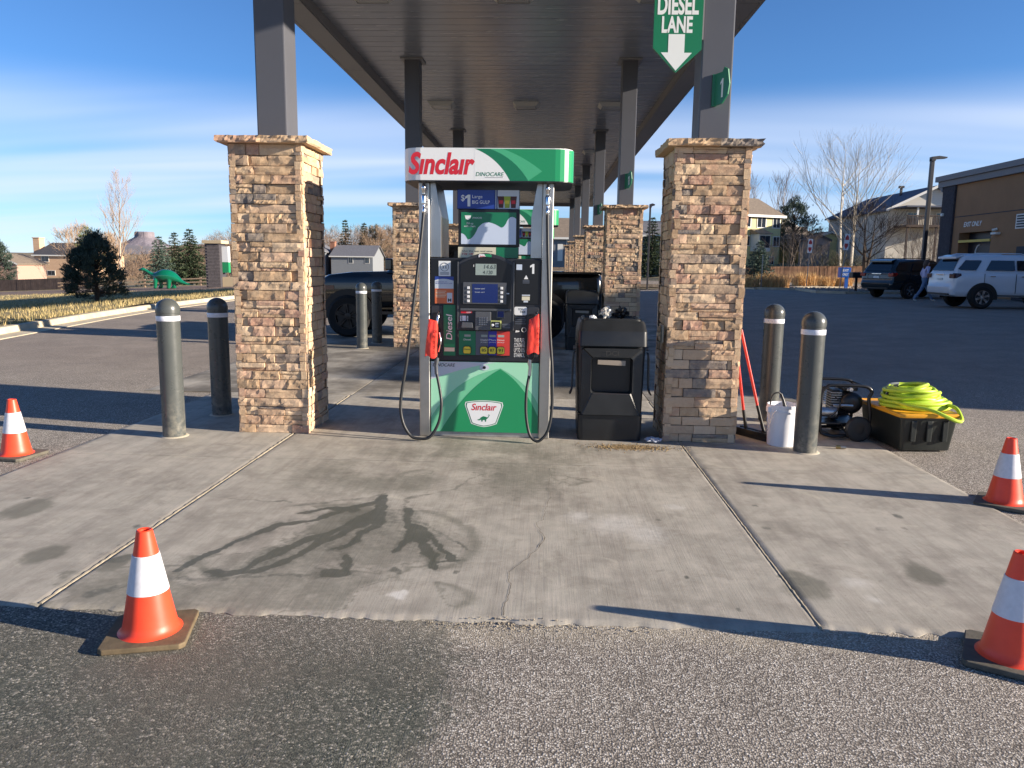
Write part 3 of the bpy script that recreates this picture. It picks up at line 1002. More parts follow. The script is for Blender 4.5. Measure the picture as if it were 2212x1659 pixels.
def face_matrix(face, cx, cy):
    hw = PW / 2
    if face == 'front': return Matrix.Translation((cx - hw, cy - hw, 0))
    if face == 'right': return Matrix.Translation((cx + hw, cy - hw, 0)) @ Matrix.Rotation(R(90), 4, 'Z')
    if face == 'left': return Matrix.Translation((cx - hw, cy + hw, 0)) @ Matrix.Rotation(R(-90), 4, 'Z')
    return Matrix.Translation((cx + hw, cy + hw, 0)) @ Matrix.Rotation(R(180), 4, 'Z')


def pillar(cx, cy, label, single, seed, low=False):
    rr = random.Random(seed)
    t = thing('stone_pillar', label, 'pillar', (cx, cy, 0), group='stone pillars of the canopy')
    cy = cy + 0.0
    hw = PW / 2
    MB().box(cx - hw + .02, cx + hw - .02, cy - hw + .02, cy + hw - .02, 0.0, 2.6).build('core', M_CORE, t)
    joined = MB()
    for face in ('front', 'right', 'left', 'back'):
        FM = face_matrix(face, cx, cy)
        for (u0, u1, z0, z1, g) in course_layout(rr, low and face == 'front'):
            pr_ = rr.uniform(-0.010, 0.014)
            flip = rr.random() < 0.5
            e0 = 0.012 if u0 < .001 else 0.002; e1 = 0.012 if u1 > PW - .001 else 0.002
            a0, a1 = u0 - e0 + .0035, u1 + e1 - .0035
            M = FM @ Matrix.Translation((a0, -pr_, z0)) @ Matrix.Diagonal((a1 - a0, 1, z1 - z0, 1))
            if face in single:
                o = link('stone', SM[id(g)], t, local=True)
                M2 = Matrix.Translation((-cx, -cy, 0)) @ M
                if flip: M2 = M2 @ Matrix.Translation((.5, .02, .5)) @ Matrix.Rotation(PI, 4, 'Y') @ Matrix.Translation((-.5, -.02, -.5))
                o.matrix_basis = M2
            else:
                joined.add([M @ Vector(v) for v in g[0]], g[1])
    if joined.v: stuff(joined.build('stone_courses', M_STONEI, t, recalc=False))
    # capstones: rough-edged slabs
    for (x0, x1) in ((cx - hw - .072, cx + rr.uniform(-.05, .05)), (None, cx + hw + .072)):
        if x0 is None: x0 = xm
        xm = x1
        b = MB()
        n = 14
        y0, y1 = cy - hw - .072, cy + hw + .072
        per = [(x0 + (x1 - x0) * i / n, y0) for i in range(n)] + [(x1, y0 + (y1 - y0) * i / n) for i in range(n)] + [(x1 - (x1 - x0) * i / n, y1) for i in range(n)] + [(x0, y1 - (y1 - y0) * i / n) for i in range(n)]
        k = len(per); vs = []
        for lv, (zz, ins) in enumerate(((2.598, .0), (2.612, -.012), (2.632, -.008), (2.656, .01))):
            for (x, y) in per:
                d = 0.02 * noise.fractal(Vector((x * 14, y * 14, zz * 30 + seed)), 1, 2, 3)
                dx = (x - cx) / hw; dy = (y - cy) / hw
                outer_x = abs(dx) > 1.1
                outer_y = abs(dy) > 1.1
                vs.append((x + (math.copysign(d - ins, dx) if outer_x else 0), y + (math.copysign(d - ins, dy) if outer_y else 0), zz + .004 * noise.noise(Vector((x * 9, y * 9, 1)))))
        b.add(vs, [(l * k + i, l * k + (i + 1) % k, (l + 1) * k + (i + 1) % k, (l + 1) * k + i) for l in range(3) for i in range(k)], 0, False)
        b.add(vs[3 * k:], [tuple(range(k))]); b.add(vs[:k], [tuple(reversed(range(k)))])
        b.build('capstone', M_STONE, t)
    return t


nths = ['nearest', 'second', 'third', 'fourth', 'fifth', 'sixth']
for i, ry in enumerate(ROWS):
    pillar(PXL, ry, '%s tan ledgestone pillar of the left row, with a rough flat cap' % nths[i], ('front', 'right') if i < 2 else (('front',) if i == 2 else ()), 100 + i)
    pillar(PXR, ry, '%s tan ledgestone pillar of the right row, with a rough flat cap' % nths[i], ('front', 'left') if i < 2 else (('front',) if i == 2 else ()), 200 + i, low=(i == 0))
# small switch plate on the inner face of the near right pillar
b = MB(); b.box(1.062, 1.08, 6.95, 7.04, 0.90, 1.06)
t = tag(b.build('outlet_box', mat('box_grey_metal', S(150, 148, 140), 0.45, 0.6), bevel=.004), 'small grey metal outlet box on the inner face of the near right pillar', 'outlet box')

# ------------------------------------------------------------------ bollards
def bollard_mat():
    m = bpy.data.materials.new('bollard_grey_plastic'); t = NT(m)
    v = t.obj(); sep = t.n('ShaderNodeSeparateXYZ'); t.l(v, sep.inputs[0])
    w = t.pos()
    c = t.mix(t.noise(5, 5, .6, w), S(68, 72, 72), S(84, 87, 85))
    scr = t.step(t.noise(1.0, 4, .7, t.pos((14, 14, 60))), .66, .74)
    c = t.mix(t.math('MULTIPLY', scr, .4), c, S(148, 148, 142))
    low = t.math('MULTIPLY', t.step(sep.outputs[2], .5, .0), t.step(t.noise(9, 6, .7, w), .40, .68))
    c = t.mix(t.math('MULTIPLY', low, .55), c, S(150, 144, 130))
    t.l(c, t.b.inputs['Base Color'])
    t.l(t.math('MULTIPLY_ADD', t.noise(12, 5, .65, w), .28, .16), t.b.inputs['Roughness'])
    t.bump(t.noise(7, 4, .6, w), .10, .006)
    return m
M_BOL = bollard_mat()
M_TAPE = mat('reflective_tape', S(222, 224, 232), 0.35, var=(60, 0.05))
M_GROUT = mat('bollard_grout', S(186, 176, 156), 0.9)
def bollard(x, y, h, label):
    t = thing('bollard', label, 'bollard', (x, y, 0.012), group='bollards guarding the pumps')
    r = 0.098
    prof = [(r, 0.0), (r, h - r - .03), (r + .004, h - r - .028), (r + .004, h - r)] + [(r * math.cos(R(a)) + .004 * math.cos(R(a)), h - r + r * math.sin(R(a))) for a in (10, 20, 30, 40, 50, 60, 70, 80)] + [(0.0005, h)]
    MB().lathe(prof, 32).build('sleeve', M_BOL, t, local=True)
    zt = h - r - .075
    MB().lathe([(r + .0015, zt - .022), (r + .0025, zt - .02), (r + .0025, zt + .02), (r + .0015, zt + .022)], 32).build('reflective_band', M_TAPE, t, local=True)
    MB().lathe([(r + .03, -.004), (r + .018, .006), (r - .01, .008)], 28).build('grout_ring', M_GROUT, t, local=True)
    return t
bollard(-3.315, 6.66, 1.235, 'grey bollard with white band left of the near left pillar, closest to the kerb cone')
bollard(-3.30, 7.66, 1.20, 'dark bollard with white band tucked behind, just left of the near left pillar')
bollard(2.28, 6.60, 1.215, 'grey bollard with split white band in front of the bucket and washer')
bollard(2.345, 7.95, 1.21, 'grey bollard with white band behind the bucket and red handles')
for (x, y, a) in ((-3.335, 13.97, 'lit grey bollard in front of the black pickup, left of the second left pillar'), (-3.27, 14.95, 'shaded bollard in front of the black pickup door, hard by the second left pillar')):
    bollard(x, y, 1.20, a)

# ------------------------------------------------------------------ canopy signs
M_SGREEN = mat('sign_green', S(24, 116, 78), 0.35, rvar=(5, .1))
M_SWHITE = mat('sign_white', S(226, 230, 228), 0.4)
M_DKGREEN = mat('sign_dark_green', S(16, 88, 62), 0.35)
t = thing('lane_sign', 'green and white diesel lane sign with a down arrow hung beside the near right column', 'sign', (1.1, 7.0, 3.24))
poly = [(0.888, 3.432), (1.088, 3.232), (1.30, 3.42), (1.30, 4.35), (0.888, 4.35)]
MB().prism(poly, 7.0, 7.03).build('board', M_SGREEN, t)
F = lambda u, v, w: (u, 6.9985 - w, v)
text('lettering', 'DIESEL', 0.915, 1.262, 3.698, 3.86, M_SWHITE, t, F, bold=0.075)
text('lettering', 'LANE', 0.955, 1.216, 3.553, 3.688, M_SWHITE, t, F, bold=0.075)
MB().sheet([(1.016, 3.543), (1.016, 3.395), (.955, 3.395), (1.087, 3.246), (1.22, 3.392), (1.154, 3.392), (1.154, 3.543)], 6.9985).build('arrow', M_SWHITE, t)
MB().box(1.30, 1.312, 7.0, 7.03, 3.5, 4.3).build('bracket', M_CANOPY, t)
def flag(ry, nth):
    t = thing('pump_number_flag', 'curved green pump number flag with a white 1 on the %s right column' % nth if nth == 'nearest' else 'curved green pump number flag on the %s right column' % nth, 'sign', (1.445, ry - .18, 3.0), group='pump number flags')
    z0, z1 = 2.955, 3.225
    pts = [(0.0, z0), (0.11, z0 + .01), (0.175, z0 + .075), (0.19, z0 + .16), (0.165, z1 + .01), (0.12, z1 + .035), (.10, z1), (0.0, z1 - .005)]
    M = Matrix.Translation((1.43, ry - .172, 0)) @ Matrix.Rotation(R(-60), 4, 'Z')
    b = MB(); b.prism(pts, -.006, .006)
    b.v = [tuple(M @ Vector(v)) for v in b.v]
    b.build('plate', M_SGREEN, t)
    b = MB(); b.box(1.41, 1.45, ry - .186, ry - .172, z0, z1 - .005); b.build('flange', M_SGREEN, t)
    q = MB(); q.sheet([(.098, z0 + .06), (.118, z0 + .06), (.118, z1 - .055), (.104, z1 - .055), (.082, z1 - .085), (.082, z1 - .105), (.098, z1 - .09)], -.0075)
    q.v = [tuple(M @ Vector(v)) for v in q.v]; q.build('lettering', M_SWHITE, t)
for i, nm in ((0, 'nearest'), (1, 'second'), (2, 'third')): flag(ROWS[i], nm)
# ------------------------------------------------------------------ fuel dispenser
def steel_mat():
    m = bpy.data.materials.new('brushed_stainless'); t = NT(m)
    t.b.inputs['Metallic'].default_value = 1.0
    n = t.noise(1.0, 4, 0.6, t.pos((240, 240, 3)))
    n2 = t.noise(3, 4, 0.6, t.pos())
    t.l(t.ramp(n2, [(0.3, (.42, .41, .39)), (0.7, (.56, .55, .53))]), t.b.inputs['Base Color'])
    t.l(t.math('MULTIPLY_ADD', n, 0.16, 0.27), t.b.inputs['Roughness'])
    t.bump(n, 0.06, 0.002)
    return m


M_STEEL = steel_mat()
M_HEAD = mat('dispenser_black', S(38, 40, 46), 0.42, var=(3, 0.15), rvar=(8, 0.2))
M_BLACK = mat('black_plastic', S(22, 23, 26), 0.4, rvar=(6, 0.2))
M_RUBBER = mat('hose_rubber', S(34, 35, 37), 0.5, rvar=(20, 0.2))
M_CHROME = mat('chrome', (.75, .75, .76), 0.16, 1.0)
M_BEZ = mat('bezel_grey', S(88, 90, 94), 0.38, 0.2)
M_DARKG = mat('bezel_charcoal', S(48, 50, 56), 0.4)
M_PWHITE = mat('print_white', S(228, 230, 230), 0.35)
M_PRED = mat('print_red', S(204, 38, 52), 0.35)
M_G1 = mat('print_green', S(34, 142, 92), 0.3)
M_G2 = mat('print_green_dark', S(24, 116, 80), 0.3)
M_G3 = mat('print_green_light', S(112, 194, 150), 0.3)
M_G4 = mat('print_green_pale', S(160, 220, 186), 0.3)
M_LAV = mat('print_pale_grey', S(196, 204, 214), 0.3)
M_TXT = mat('print_dark_text', S(30, 44, 44), 0.4)
M_BLUE = mat('print_blue', S(38, 66, 150), 0.35)
M_NAVY = mat('screen_navy', S(26, 46, 104), 0.12)
M_SCRN = mat('screen_pale', S(196, 208, 226), 0.12)
M_LCD = mat('lcd_glass', S(150, 164, 158), 0.15)
M_SEG = mat('lcd_segment', S(60, 68, 66), 0.3)
M_YEL = mat('octane_yellow', S(222, 206, 60), 0.35)
M_ORNG = mat('notice_orange', S(206, 108, 64), 0.45)
M_CREAM = mat('notice_cream', S(214, 208, 182), 0.4)
M_PURP = mat('grade_blue', S(42, 44, 160), 0.35)
M_GRAYP = mat('grade_grey', S(86, 92, 104), 0.4)
M_BROWN = mat('cup_brown', S(84, 44, 40), 0.5)
M_LIME = mat('cup_lime', S(160, 176, 60), 0.5)


def pumpsheet(t, name, poly, y, m):
    return MB().sheet(poly, y).build(name, m, t, recalc=False)


def rect(x0, x1, z0, z1): return [(x0, z0), (x1, z0), (x1, z1), (x0, z1)]


def make_dispenser():
    DX, DY = -0.527, 7.2
    t = thing('fuel_dispenser', 'white and green fuel dispenser with red-bagged nozzles between the two nearest stone pillars', 'fuel pump', (DX, DY, 0.012), group='fuel dispensers in line under the canopy')
    F = lambda y: (lambda u, v, w: (u, y - w, v))
    # base and lower cabinet
    MB().box(-1.06, 0.0, 6.90, 7.50, 0.012, 0.055).build('base_plate', mat('base_galvanised', (.45, .44, .42), .5, .8, var=(9, .25)), t, bevel=.004)
    cab = MB().box(-1.022, -0.033, 6.884, 7.52, 0.055, 0.712).build('cabinet', M_HEAD, t, bevel=.006)
    y = 6.88
    pnl = MB().box(-1.016, -0.038, y, 6.8835, 0.058, 0.706).build('brand_panel', M_G4, t)
    # printed swoops
    x0, x1, z0, z1 = -1.014, -0.04, 0.06, 0.704
    pumpsheet(t, 'swoosh', [(x0, z1), (x0, .54)] + bez((x0, .54), (-.72, .655), (-.43, z1), 14), y - .0012, M_LAV)
    pumpsheet(t, 'swoosh', [(x0, .19)] + bez((x0, .192), (-.80, .565), (-.385, .652), 16) + bez((-.385, .652), (-.10, .54), (x1, .36), 12) + [(x1, z0), (x0, z0)], y - .0012, M_G3)
    pumpsheet(t, 'swoosh', [(x1, z1), (-.18, z1)] + bez((-.18, z1), (-.28, .69), (-.385, .652), 8)[1:] + bez((-.385, .652), (-.13, .52), (x1, .33), 12)[1:], y - .0018, M_G4)
    pumpsheet(t, 'swoosh', bez((-.93, z0), (-.70, .47), (-.385, .645), 18) + bez((-.385, .645), (-.17, .52), (x1, .215), 14)[1:] + [(x1, z0)], y - .0024, M_G1)
    text('lettering', 'DINOCARE', -1.0, -.795, .66, .69, M_TXT, t, F(y - .003), bold=.01, shear=.25)
    c = bez((-.605, .70), (-.54, .615), (-.46, .655), 8)
    pumpsheet(t, 'lock_boss', [(-.53 + .045 * math.cos(a), .658 + .026 * math.sin(a)) for a in [2 * PI * i / 18 for i in range(18)]], y - .0026, M_LAV)
    MB().lathe([(.014, 0), (.014, .006), (.0005, .006)], 14, c=(-.53, y - .009, .658), axis='Y').build('lock', M_DARKG, t)
    # shield emblem
    sh = lambda k: [(-.531 + (u + .531) * k, .235 + (v - .235) * k) for u, v in [(-.701, .335)] + bez((-.701, .338), (-.531, .372), (-.362, .34), 8) + [(-.355, .31), (-.41, .15)] + bez((-.415, .138), (-.47, .115), (-.531, .108), 4) + bez((-.531, .108), (-.59, .115), (-.647, .138), 4) + [(-.706, .31)]]
    pumpsheet(t, 'shield_border', sh(1.0), y - .003, M_PWHITE)
    pumpsheet(t, 'shield_line', sh(.95), y - .0036, M_G2)
    em = pumpsheet(t, 'shield', sh(.90), y - .0042, M_PWHITE)
    text('lettering', 'S\u0131ncla\u0131r', -.645, -.415, .262, .325, M_PRED, t, F(y - .005), bold=.035, shear=.22)
    dino = [(-.592, .176), (-.575, .168), (-.556, .178), (-.552, .158), (-.544, .158), (-.54, .174), (-.522, .174), (-.519, .158), (-.511, .158), (-.508, .18), (-.494, .192), (-.484, .206), (-.478, .222), (-.488, .226), (-.492, .221), (-.484, .218), (-.49, .206), (-.5, .198), (-.512, .204), (-.535, .21), (-.555, .2), (-.57, .182), (-.585, .179)]
    pumpsheet(t, 'emblem', dino, y - .005, M_G2)
    # head
    MB().box(-1.022, -0.033, 6.876, 7.52, 0.714, 1.632).build('head', M_HEAD, t, bevel=.008)
    yh = 6.876
    MB().box(-.262, -.045, yh - .006, yh, 1.235, 1.62).build('side_panel', M_BLACK, t, bevel=.002)
    MB().box(-1.012, -.775, yh - .006, yh, 1.222, 1.62).build('side_panel', M_BLACK, t, bevel=.002)
    # centre console with arched top
    arch = [(-.762, .998), (-.278, .998), (-.278, 1.575)] + bez((-.278, 1.595), (-.40, 1.672), (-.524, 1.678), 10) + bez((-.524, 1.678), (-.64, 1.672), (-.762, 1.595), 10)[1:]
    MB().prism(arch, 6.835, 6.9).build('console', M_DARKG, t, bevel=.006)
    inner = [(-.745, 1.195), (-.295, 1.195), (-.295, 1.56)] + bez((-.295, 1.575), (-.40, 1.642), (-.524, 1.647), 10) + bez((-.524, 1.647), (-.64, 1.642), (-.745, 1.575), 10)[1:]
    MB().prism(inner, 6.829, 6.836).build('console_face', M_BLACK, t, bevel=.002)
    for xa in (-.772, -.278):
        MB().box(xa, xa + .010, 6.832, 6.842, 1.0, 1.60).build('trim', M_BEZ, t, bevel=.002)
    yc = 6.827
    badge = rrect(-.585, -.47, 1.632, 1.668, .012, 3)
    pumpsheet(t, 'badge', badge, 6.8325, M_PWHITE)
    pumpsheet(t, 'badge', [(-.51, 1.632), (-.482, 1.632), (-.47, 1.642), (-.47, 1.66), (-.482, 1.668), (-.535, 1.668)], 6.832, M_G1)
    text('lettering', 'S\u0131ncla\u0131r', -.575, -.53, 1.642, 1.658, M_PRED, t, F(6.8318), bold=.03, shear=.22)
    pumpsheet(t, 'display', rect(-.611, -.427, 1.486, 1.584), yc, M_LCD)
    text('digits', '14.63', -.535, -.433, 1.54, 1.577, M_SEG, t, F(yc - .0008), shear=.12)
    text('digits', '4.120', -.545, -.46, 1.494, 1.526, M_SEG, t, F(yc - .0008), shear=.12)
    text('lettering', '$', -.632, -.622, 1.555, 1.577, M_PWHITE, t, F(yc - .0004))
    MB().box(-.72, -.335, 6.818, 6.829, 1.232, 1.422).build('screen_frame', M_BEZ, t, bevel=.003)
    pumpsheet(t, 'screen', rect(-.638, -.412, 1.243, 1.409), 6.8165, M_NAVY)
    text('lettering', 'Insert card', -.615, -.53, 1.362, 1.374, M_LAV, t, F(6.816))
    text('lettering', 'Swipe card', -.615, -.53, 1.33, 1.342, M_LAV, t, F(6.816))
    for k in range(4):
        for xx in (-.673, -.378):
            MB().box(xx - .011, xx + .011, 6.812, 6.819, 1.247 + .0385 * k, 1.270 + .0385 * k).build('button', M_PWHITE, t, bevel=.002)
    pumpsheet(t, 'label', rect(-.338, -.312, 1.322, 1.332), 6.8275, M_LAV)
    # lower console: card reader, key pad, receipt printer
    MB().box(-.745, -.295, 6.822, 6.84, 1.172, 1.192).build('ledge', M_BEZ, t, bevel=.003)
    pumpsheet(t, 'label', rect(-.74, -.64, 1.148, 1.168), 6.8335, M_PRED)
    text('lettering', 'CASH', -.69, -.65, 1.151, 1.164, M_PWHITE, t, F(6.833), bold=.02)
    MB().prism([(-.61, 1.0), (-.47, 1.0), (-.47, 1.165), (-.61, 1.165)], 6.80, 6.836).build('keypad_housing', M_BEZ, t, bevel=.006)
    kp = MB()
    for r_ in range(4):
        for c_ in range(4):
            kp.box(-.578 + c_ * .021, -.562 + c_ * .021, 6.793, 6.801, 1.046 + r_ * .019, 1.060 + r_ * .019)
    stuff(kp.build('keys', M_GRAYP, t, bevel=.002))
    MB().box(-.472, -.378, 6.79, 6.836, 1.013, 1.089).build('card_reader', mat('reader_frame', S(176, 182, 110), .4), t, bevel=.004)
    MB().box(-.462, -.388, 6.783, 6.791, 1.022, 1.08).build('card_slot', M_BLACK, t, bevel=.003)
    MB().lathe([(.012, 0), (.012, -.008), (.0005, -.01)], 14, c=(-.452, 6.783, 1.05), axis='Y').build('card_light', M_PWHITE, t)
    for k in range(3): MB().box(-.43, -.40, 6.780, 6.784, 1.035 + k * .014, 1.041 + k * .014).build('slot_rib', M_LAV, t)
    MB().box(-.42, -.35, 6.826, 6.836, 1.11, 1.178).build('tap_target', M_BEZ, t, bevel=.002)
    pumpsheet(t, 'tap_face', rect(-.412, -.358, 1.118, 1.17), 6.8252, M_NAVY)
    pumpsheet(t, 'label', rect(-.735, -.65, 1.072, 1.128), 6.834, M_DARKG)
    for k in range(4):
        for xx in (-.748, -.688): pumpsheet(t, 'label', rect(xx, xx + .014, 1.08 + .012 * k, 1.088 + .012 * k), 6.8335, M_PWHITE)
    pumpsheet(t, 'label', rect(-.728, -.695, 1.08, 1.126), 6.8333, M_PWHITE)
    MB().prism([(-.734, 1.02), (-.628, 1.02), (-.634, 1.068), (-.728, 1.068)], 6.80, 6.836).build('receipt_slot', M_BEZ, t, bevel=.005)
    for k in range(2): pumpsheet(t, 'label', rect(-.37, -.30, 1.02 + .024 * k, 1.036 + .024 * k), 6.834, M_GRAYP)
    # grade selection panel
    yg = 6.862
    MB().box(-.768, -.296, yg, 6.878, .765, .995).build('grade_panel', M_BLACK, t, bevel=.003)
    for (a, b_, m) in ((-.76, -.610, M_G2), (-.608, -.497, M_GRAYP), (-.495, -.421, M_PURP), (-.419, -.303, mat('grade_red', S(196, 60, 52), .4))):
        pumpsheet(t, 'grade_field', rect(a, b_, .772, .988), yg - .001, m)
    for (xx, s1, s2) in ((-.685, 'Diesel', None), (-.534, 'Unleaded', '85'), (-.459, 'Plus', '87'), (-.383, 'Premium', '91')):
        pumpsheet(t, 'price_window', rect(xx - .026, xx + .03, .936, .956), yg - .0018, M_LCD)
        text('lettering', s1, xx - .032, xx + .032, .903, .918, M_PWHITE, t, F(yg - .002))
        if s2: text('lettering', '(R+M)/2', xx - .03, xx + .03, .882, .893, M_PWHITE, t, F(yg - .002))
        bt = [(xx - .034, .788), (xx + .034, .788), (xx + .036, .845), (xx + .03, .853), (xx - .03, .853), (xx - .036, .845)]
        bt = [(xx - .036, .792), (xx - .026, .782), (xx + .026, .782), (xx + .036, .792), (xx + .036, .84), (xx + .022, .853), (xx - .022, .853), (xx - .036, .84)]
        MB().prism(bt, yg - .012, yg).build('grade_button', M_BLACK, t, bevel=.003)
        k = [(xx + (u - xx) * .88, .8175 + (v - .8175) * .88) for u, v in bt]
        pumpsheet(t, 'button_face', k, yg - .0135, M_YEL)
        text('lettering', s2 or 'Diesel', xx - (.02 if s2 else .028), xx + (.02 if s2 else .028), .806 if s2 else .818, .832, M_TXT, t, F(yg - .0142), bold=.03)
    # notices
    pumpsheet(t, 'notice', rect(-.943, -.836, 1.472, 1.605), yh - .0075, M_PWHITE)
    ring = MB(); ring.tube([(-.89 + .036 * math.cos(a), yh - .0082, 1.552 + .036 * math.sin(a)) for a in [2 * PI * i / 24 for i in range(24)]], .0022, 5, closed=True)
    ring.build('notice_ring', M_GRAYP, t)
    text('lettering', 'x x', -.91, -.87, 1.538, 1.565, M_TXT, t, F(yh - .0082), bold=.03)
    for k in range(3): pumpsheet(t, 'notice_line', rect(-.93, -.85, 1.484 + k * .009, 1.488 + k * .009), yh - .0082, M_GRAYP)
    pumpsheet(t, 'notice', rect(-.977, -.81, 1.229, 1.362), yh - .0075, M_ORNG)
    pumpsheet(t, 'notice', rect(-.977, -.81, 1.362, 1.468), yh - .0075, M_LAV)
    pumpsheet(t, 'notice_band', [(-.977, 1.468), (-.977, 1.435)] + bez((-.977, 1.435), (-.9, 1.462), (-.81, 1.432), 8) + [(-.81, 1.468)], yh - .0081, M_BLUE)
    text('lettering', 'INTRODUCING THE', -.97, -.87, 1.418, 1.426, M_BLUE, t, F(yh - .0081))
    text('lettering', 'MORE CASH BACK CARD', -.97, -.82, 1.403, 1.413, M_BLUE, t, F(yh - .0081), bold=.02)
    for k in range(5): pumpsheet(t, 'notice_line', rect(-.97, -.885 + .01 * (k % 3), 1.285 + k * .013, 1.289 + k * .013), yh - .0081, M_CREAM)
    pumpsheet(t, 'notice_line', rect(-.868, -.822, 1.237, 1.325), yh - .0081, M_LAV)
    text('lettering', 'M', -.86, -.83, 1.245, 1.275, M_TXT, t, F(yh - .0087), bold=.05)
    pumpsheet(t, 'product_panel', rect(-.9, -.793, .762, 1.217), yh - .0075, M_G2)
    text('lettering', 'Diesel', -.876, -.822, .905, 1.135, M_PWHITE, t, F(yh - .0085), bold=.012, shear=.16, rot=90)
    pumpsheet(t, 'notice_line', rect(-.893, -.80, .80, .835), yh - .0082, M_CREAM)
    pumpsheet(t, 'notice_line', rect(-.893, -.80, .842, .868), yh - .0082, M_G1)
    # right-hand notices
    pumpsheet(t, 'lettering', [(-.113, 1.503), (-.094, 1.503), (-.094, 1.588), (-.108, 1.588), (-.132, 1.572), (-.132, 1.556), (-.113, 1.564)], yh - .0075, M_PWHITE)
    pumpsheet(t, 'sticker', rect(-.252, -.202, 1.535, 1.583), yh - .0075, M_SCRN)
    pumpsheet(t, 'sticker', [(-.185, 1.455), (-.145, 1.455), (-.165, 1.49)], yh - .0075, M_PWHITE)
    for k in range(3): pumpsheet(t, 'sticker_line', rect(-.195, -.135, 1.418 + k * .011, 1.424 + k * .011), yh - .0075, M_GRAYP)
    pumpsheet(t, 'sticker', rect(-.2, -.13, 1.268, 1.302), yh - .0075, M_CREAM)
    pumpsheet(t, 'sticker', rect(-.185, -.145, 1.25, 1.266), yh - .0075, M_LAV)
    pumpsheet(t, 'sticker_line', rect(-.2, -.128, 1.308, 1.318), yh - .0075, M_LAV)
    yb = yh - .001
    pumpsheet(t, 'tier_label', rrect(-.266, -.152, 1.135, 1.21, .014, 3), yb - .001, M_PWHITE)
    text('lettering', 'TOP', -.232, -.19, 1.178, 1.196, M_TXT, t, F(yb - .002), bold=.03)
    text('lettering', 'TIER', -.215, -.165, 1.155, 1.173, M_TXT, t, F(yb - .002), bold=.03)
    for k in range(4): pumpsheet(t, 'notice_line', rect(-.26, -.16 - .01 * (k % 2), 1.055 + k * .018, 1.062 + k * .018), yb - .001, M_GRAYP)
    ring = MB(); ring.tube([(-.178 + .02 * math.cos(a), yb - .002, 1.005 + .02 * math.sin(a)) for a in [2 * PI * i / 18 for i in range(18)]], .002, 5, closed=True)
    ring.build('notice_ring', M_PWHITE, t)
    pumpsheet(t, 'notice_line', [(-.255, .98), (-.22, .985), (-.215, .995), (-.25, 1.0)], yb - .001, M_PWHITE)
    for k, ln in enumerate(('THIS FUEL', 'CONTAINS', 'UP TO 10%', 'ETHANOL')):
        text('lettering', ln, -.263, -.168, .892 - k * .0445, .930 - k * .0445, M_PWHITE, t, F(yb - .001), bold=.01)
    # nozzle boots
    for (xa, xb) in ((-1.008, -.908), (-.150, -.045)):
        MB().prism(rrect(xa, xb, .76, 1.21, .02, 3), yh - .012, yh - .001).build('nozzle_boot', M_DARKG, t, bevel=.003)
        MB().prism(rrect(xa + .012, xb - .012, .78, 1.15, .02, 3), yh - .014, yh - .011).build('boot_recess', M_BLACK, t)
    # posts
    for s in (-1, 1):
        X = lambda v: DX + s * v
        a = sorted((X(.497), X(.592))); c_ = sorted((X(.398), X(.4955)))
        MB().box(a[0], a[1], 6.862, 7.50, 0.012, 2.285).build('post', M_STEEL, t, bevel=.012, seg=3)
        zz = [(X(.4955), 1.636), (X(.398), 1.636), (X(.398), 1.99), (X(.448), 2.285), (X(.4955), 2.285)]
        MB().prism(zz, 6.90, 7.46).build('post_panel', M_STEEL, t, bevel=.005)
    # valance
    path = rrect(-1.243, 0.231, 6.75, 7.62, .16, 6)
    b = MB()
    pl = []
    for i in range(len(path)):
        p, q = path[i], path[(i + 1) % len(path)]
        pl.append(p)
        if abs(p[0] - q[0]) > .3:
            pl.append((-.62 if p[1] < 7 else -.62, p[1]))
    n = len(pl)
    lo, hi = 2.288, 2.552
    for i in range(n):
        p, q = pl[i], pl[(i + 1) % n]
        white = (p[0] + q[0]) / 2 < -.62
        b.add([(p[0], p[1], lo), (q[0], q[1], lo), (q[0], q[1], hi), (p[0], p[1], hi)], [(0, 1, 2, 3)], 0 if white else 1, True)
    b.add([(p[0], p[1], hi) for p in pl], [tuple(range(n))], 2); b.add([(p[0], p[1], lo) for p in pl], [tuple(reversed(range(n)))], 2)
    b.build('valance', [M_PWHITE, M_G1, M_BEZ], t)
    for zz, m in ((lo - .006, M_DARKG), (hi, M_PWHITE)):
        MB().prism([(u + (-.004 if u > -.5 else .004), v) for u, v in rrect(-1.241, .229, 6.752, 7.618, .16, 6)], zz, zz + .006, 'XY').build('valance_edge', m, t)
    yv = 6.7496
    arc = lambda xt, xb, k: bez((xt, hi), ((xt + xb) / 2 + k, (lo + hi) / 2 + .06), (xb, lo), 12)
    pumpsheet(t, 'swoosh', [(-.62, lo), (-.62, hi)] + arc(-.62, -.315, .05), yv, M_PWHITE)
    pumpsheet(t, 'swoosh', arc(-.62, -.315, .05) + list(reversed(arc(-.492, -.157, .05))), yv - .0002, M_G2)
    pumpsheet(t, 'swoosh', arc(-.492, -.157, .05) + [(-.04, lo + .08)] + list(reversed(bez((-.381, hi), (-.2, hi - .06), (-.04, lo + .08), 8))), yv - .0004, mat('print_green_mid', S(72, 172, 124), .3))
    text('lettering', 'S\u0131ncla\u0131r', -1.185, -.615, 2.334, 2.522, M_PRED, t, F(yv - .0007), bold=.075, shear=.24)
    text('lettering', 'DINOCARE', -.607, -.366, 2.324, 2.358, M_G2, t, F(yv - .0007), bold=.012, shear=.2)
    pumpsheet(t, 'lettering_rule', rect(-.53, -.375, 2.312, 2.315), yv - .0007, M_GRAYP)
    # toppers: drinks sign, video screen, app sign
    MB().box(-.79, -.235, 6.955, 7.02, 2.062, 2.232).build('topper', M_DARKG, t, bevel=.003)
    yt = 6.953
    pumpsheet(t, 'topper_print', rect(-.786, -.46, 2.066, 2.228), yt, M_BLUE)
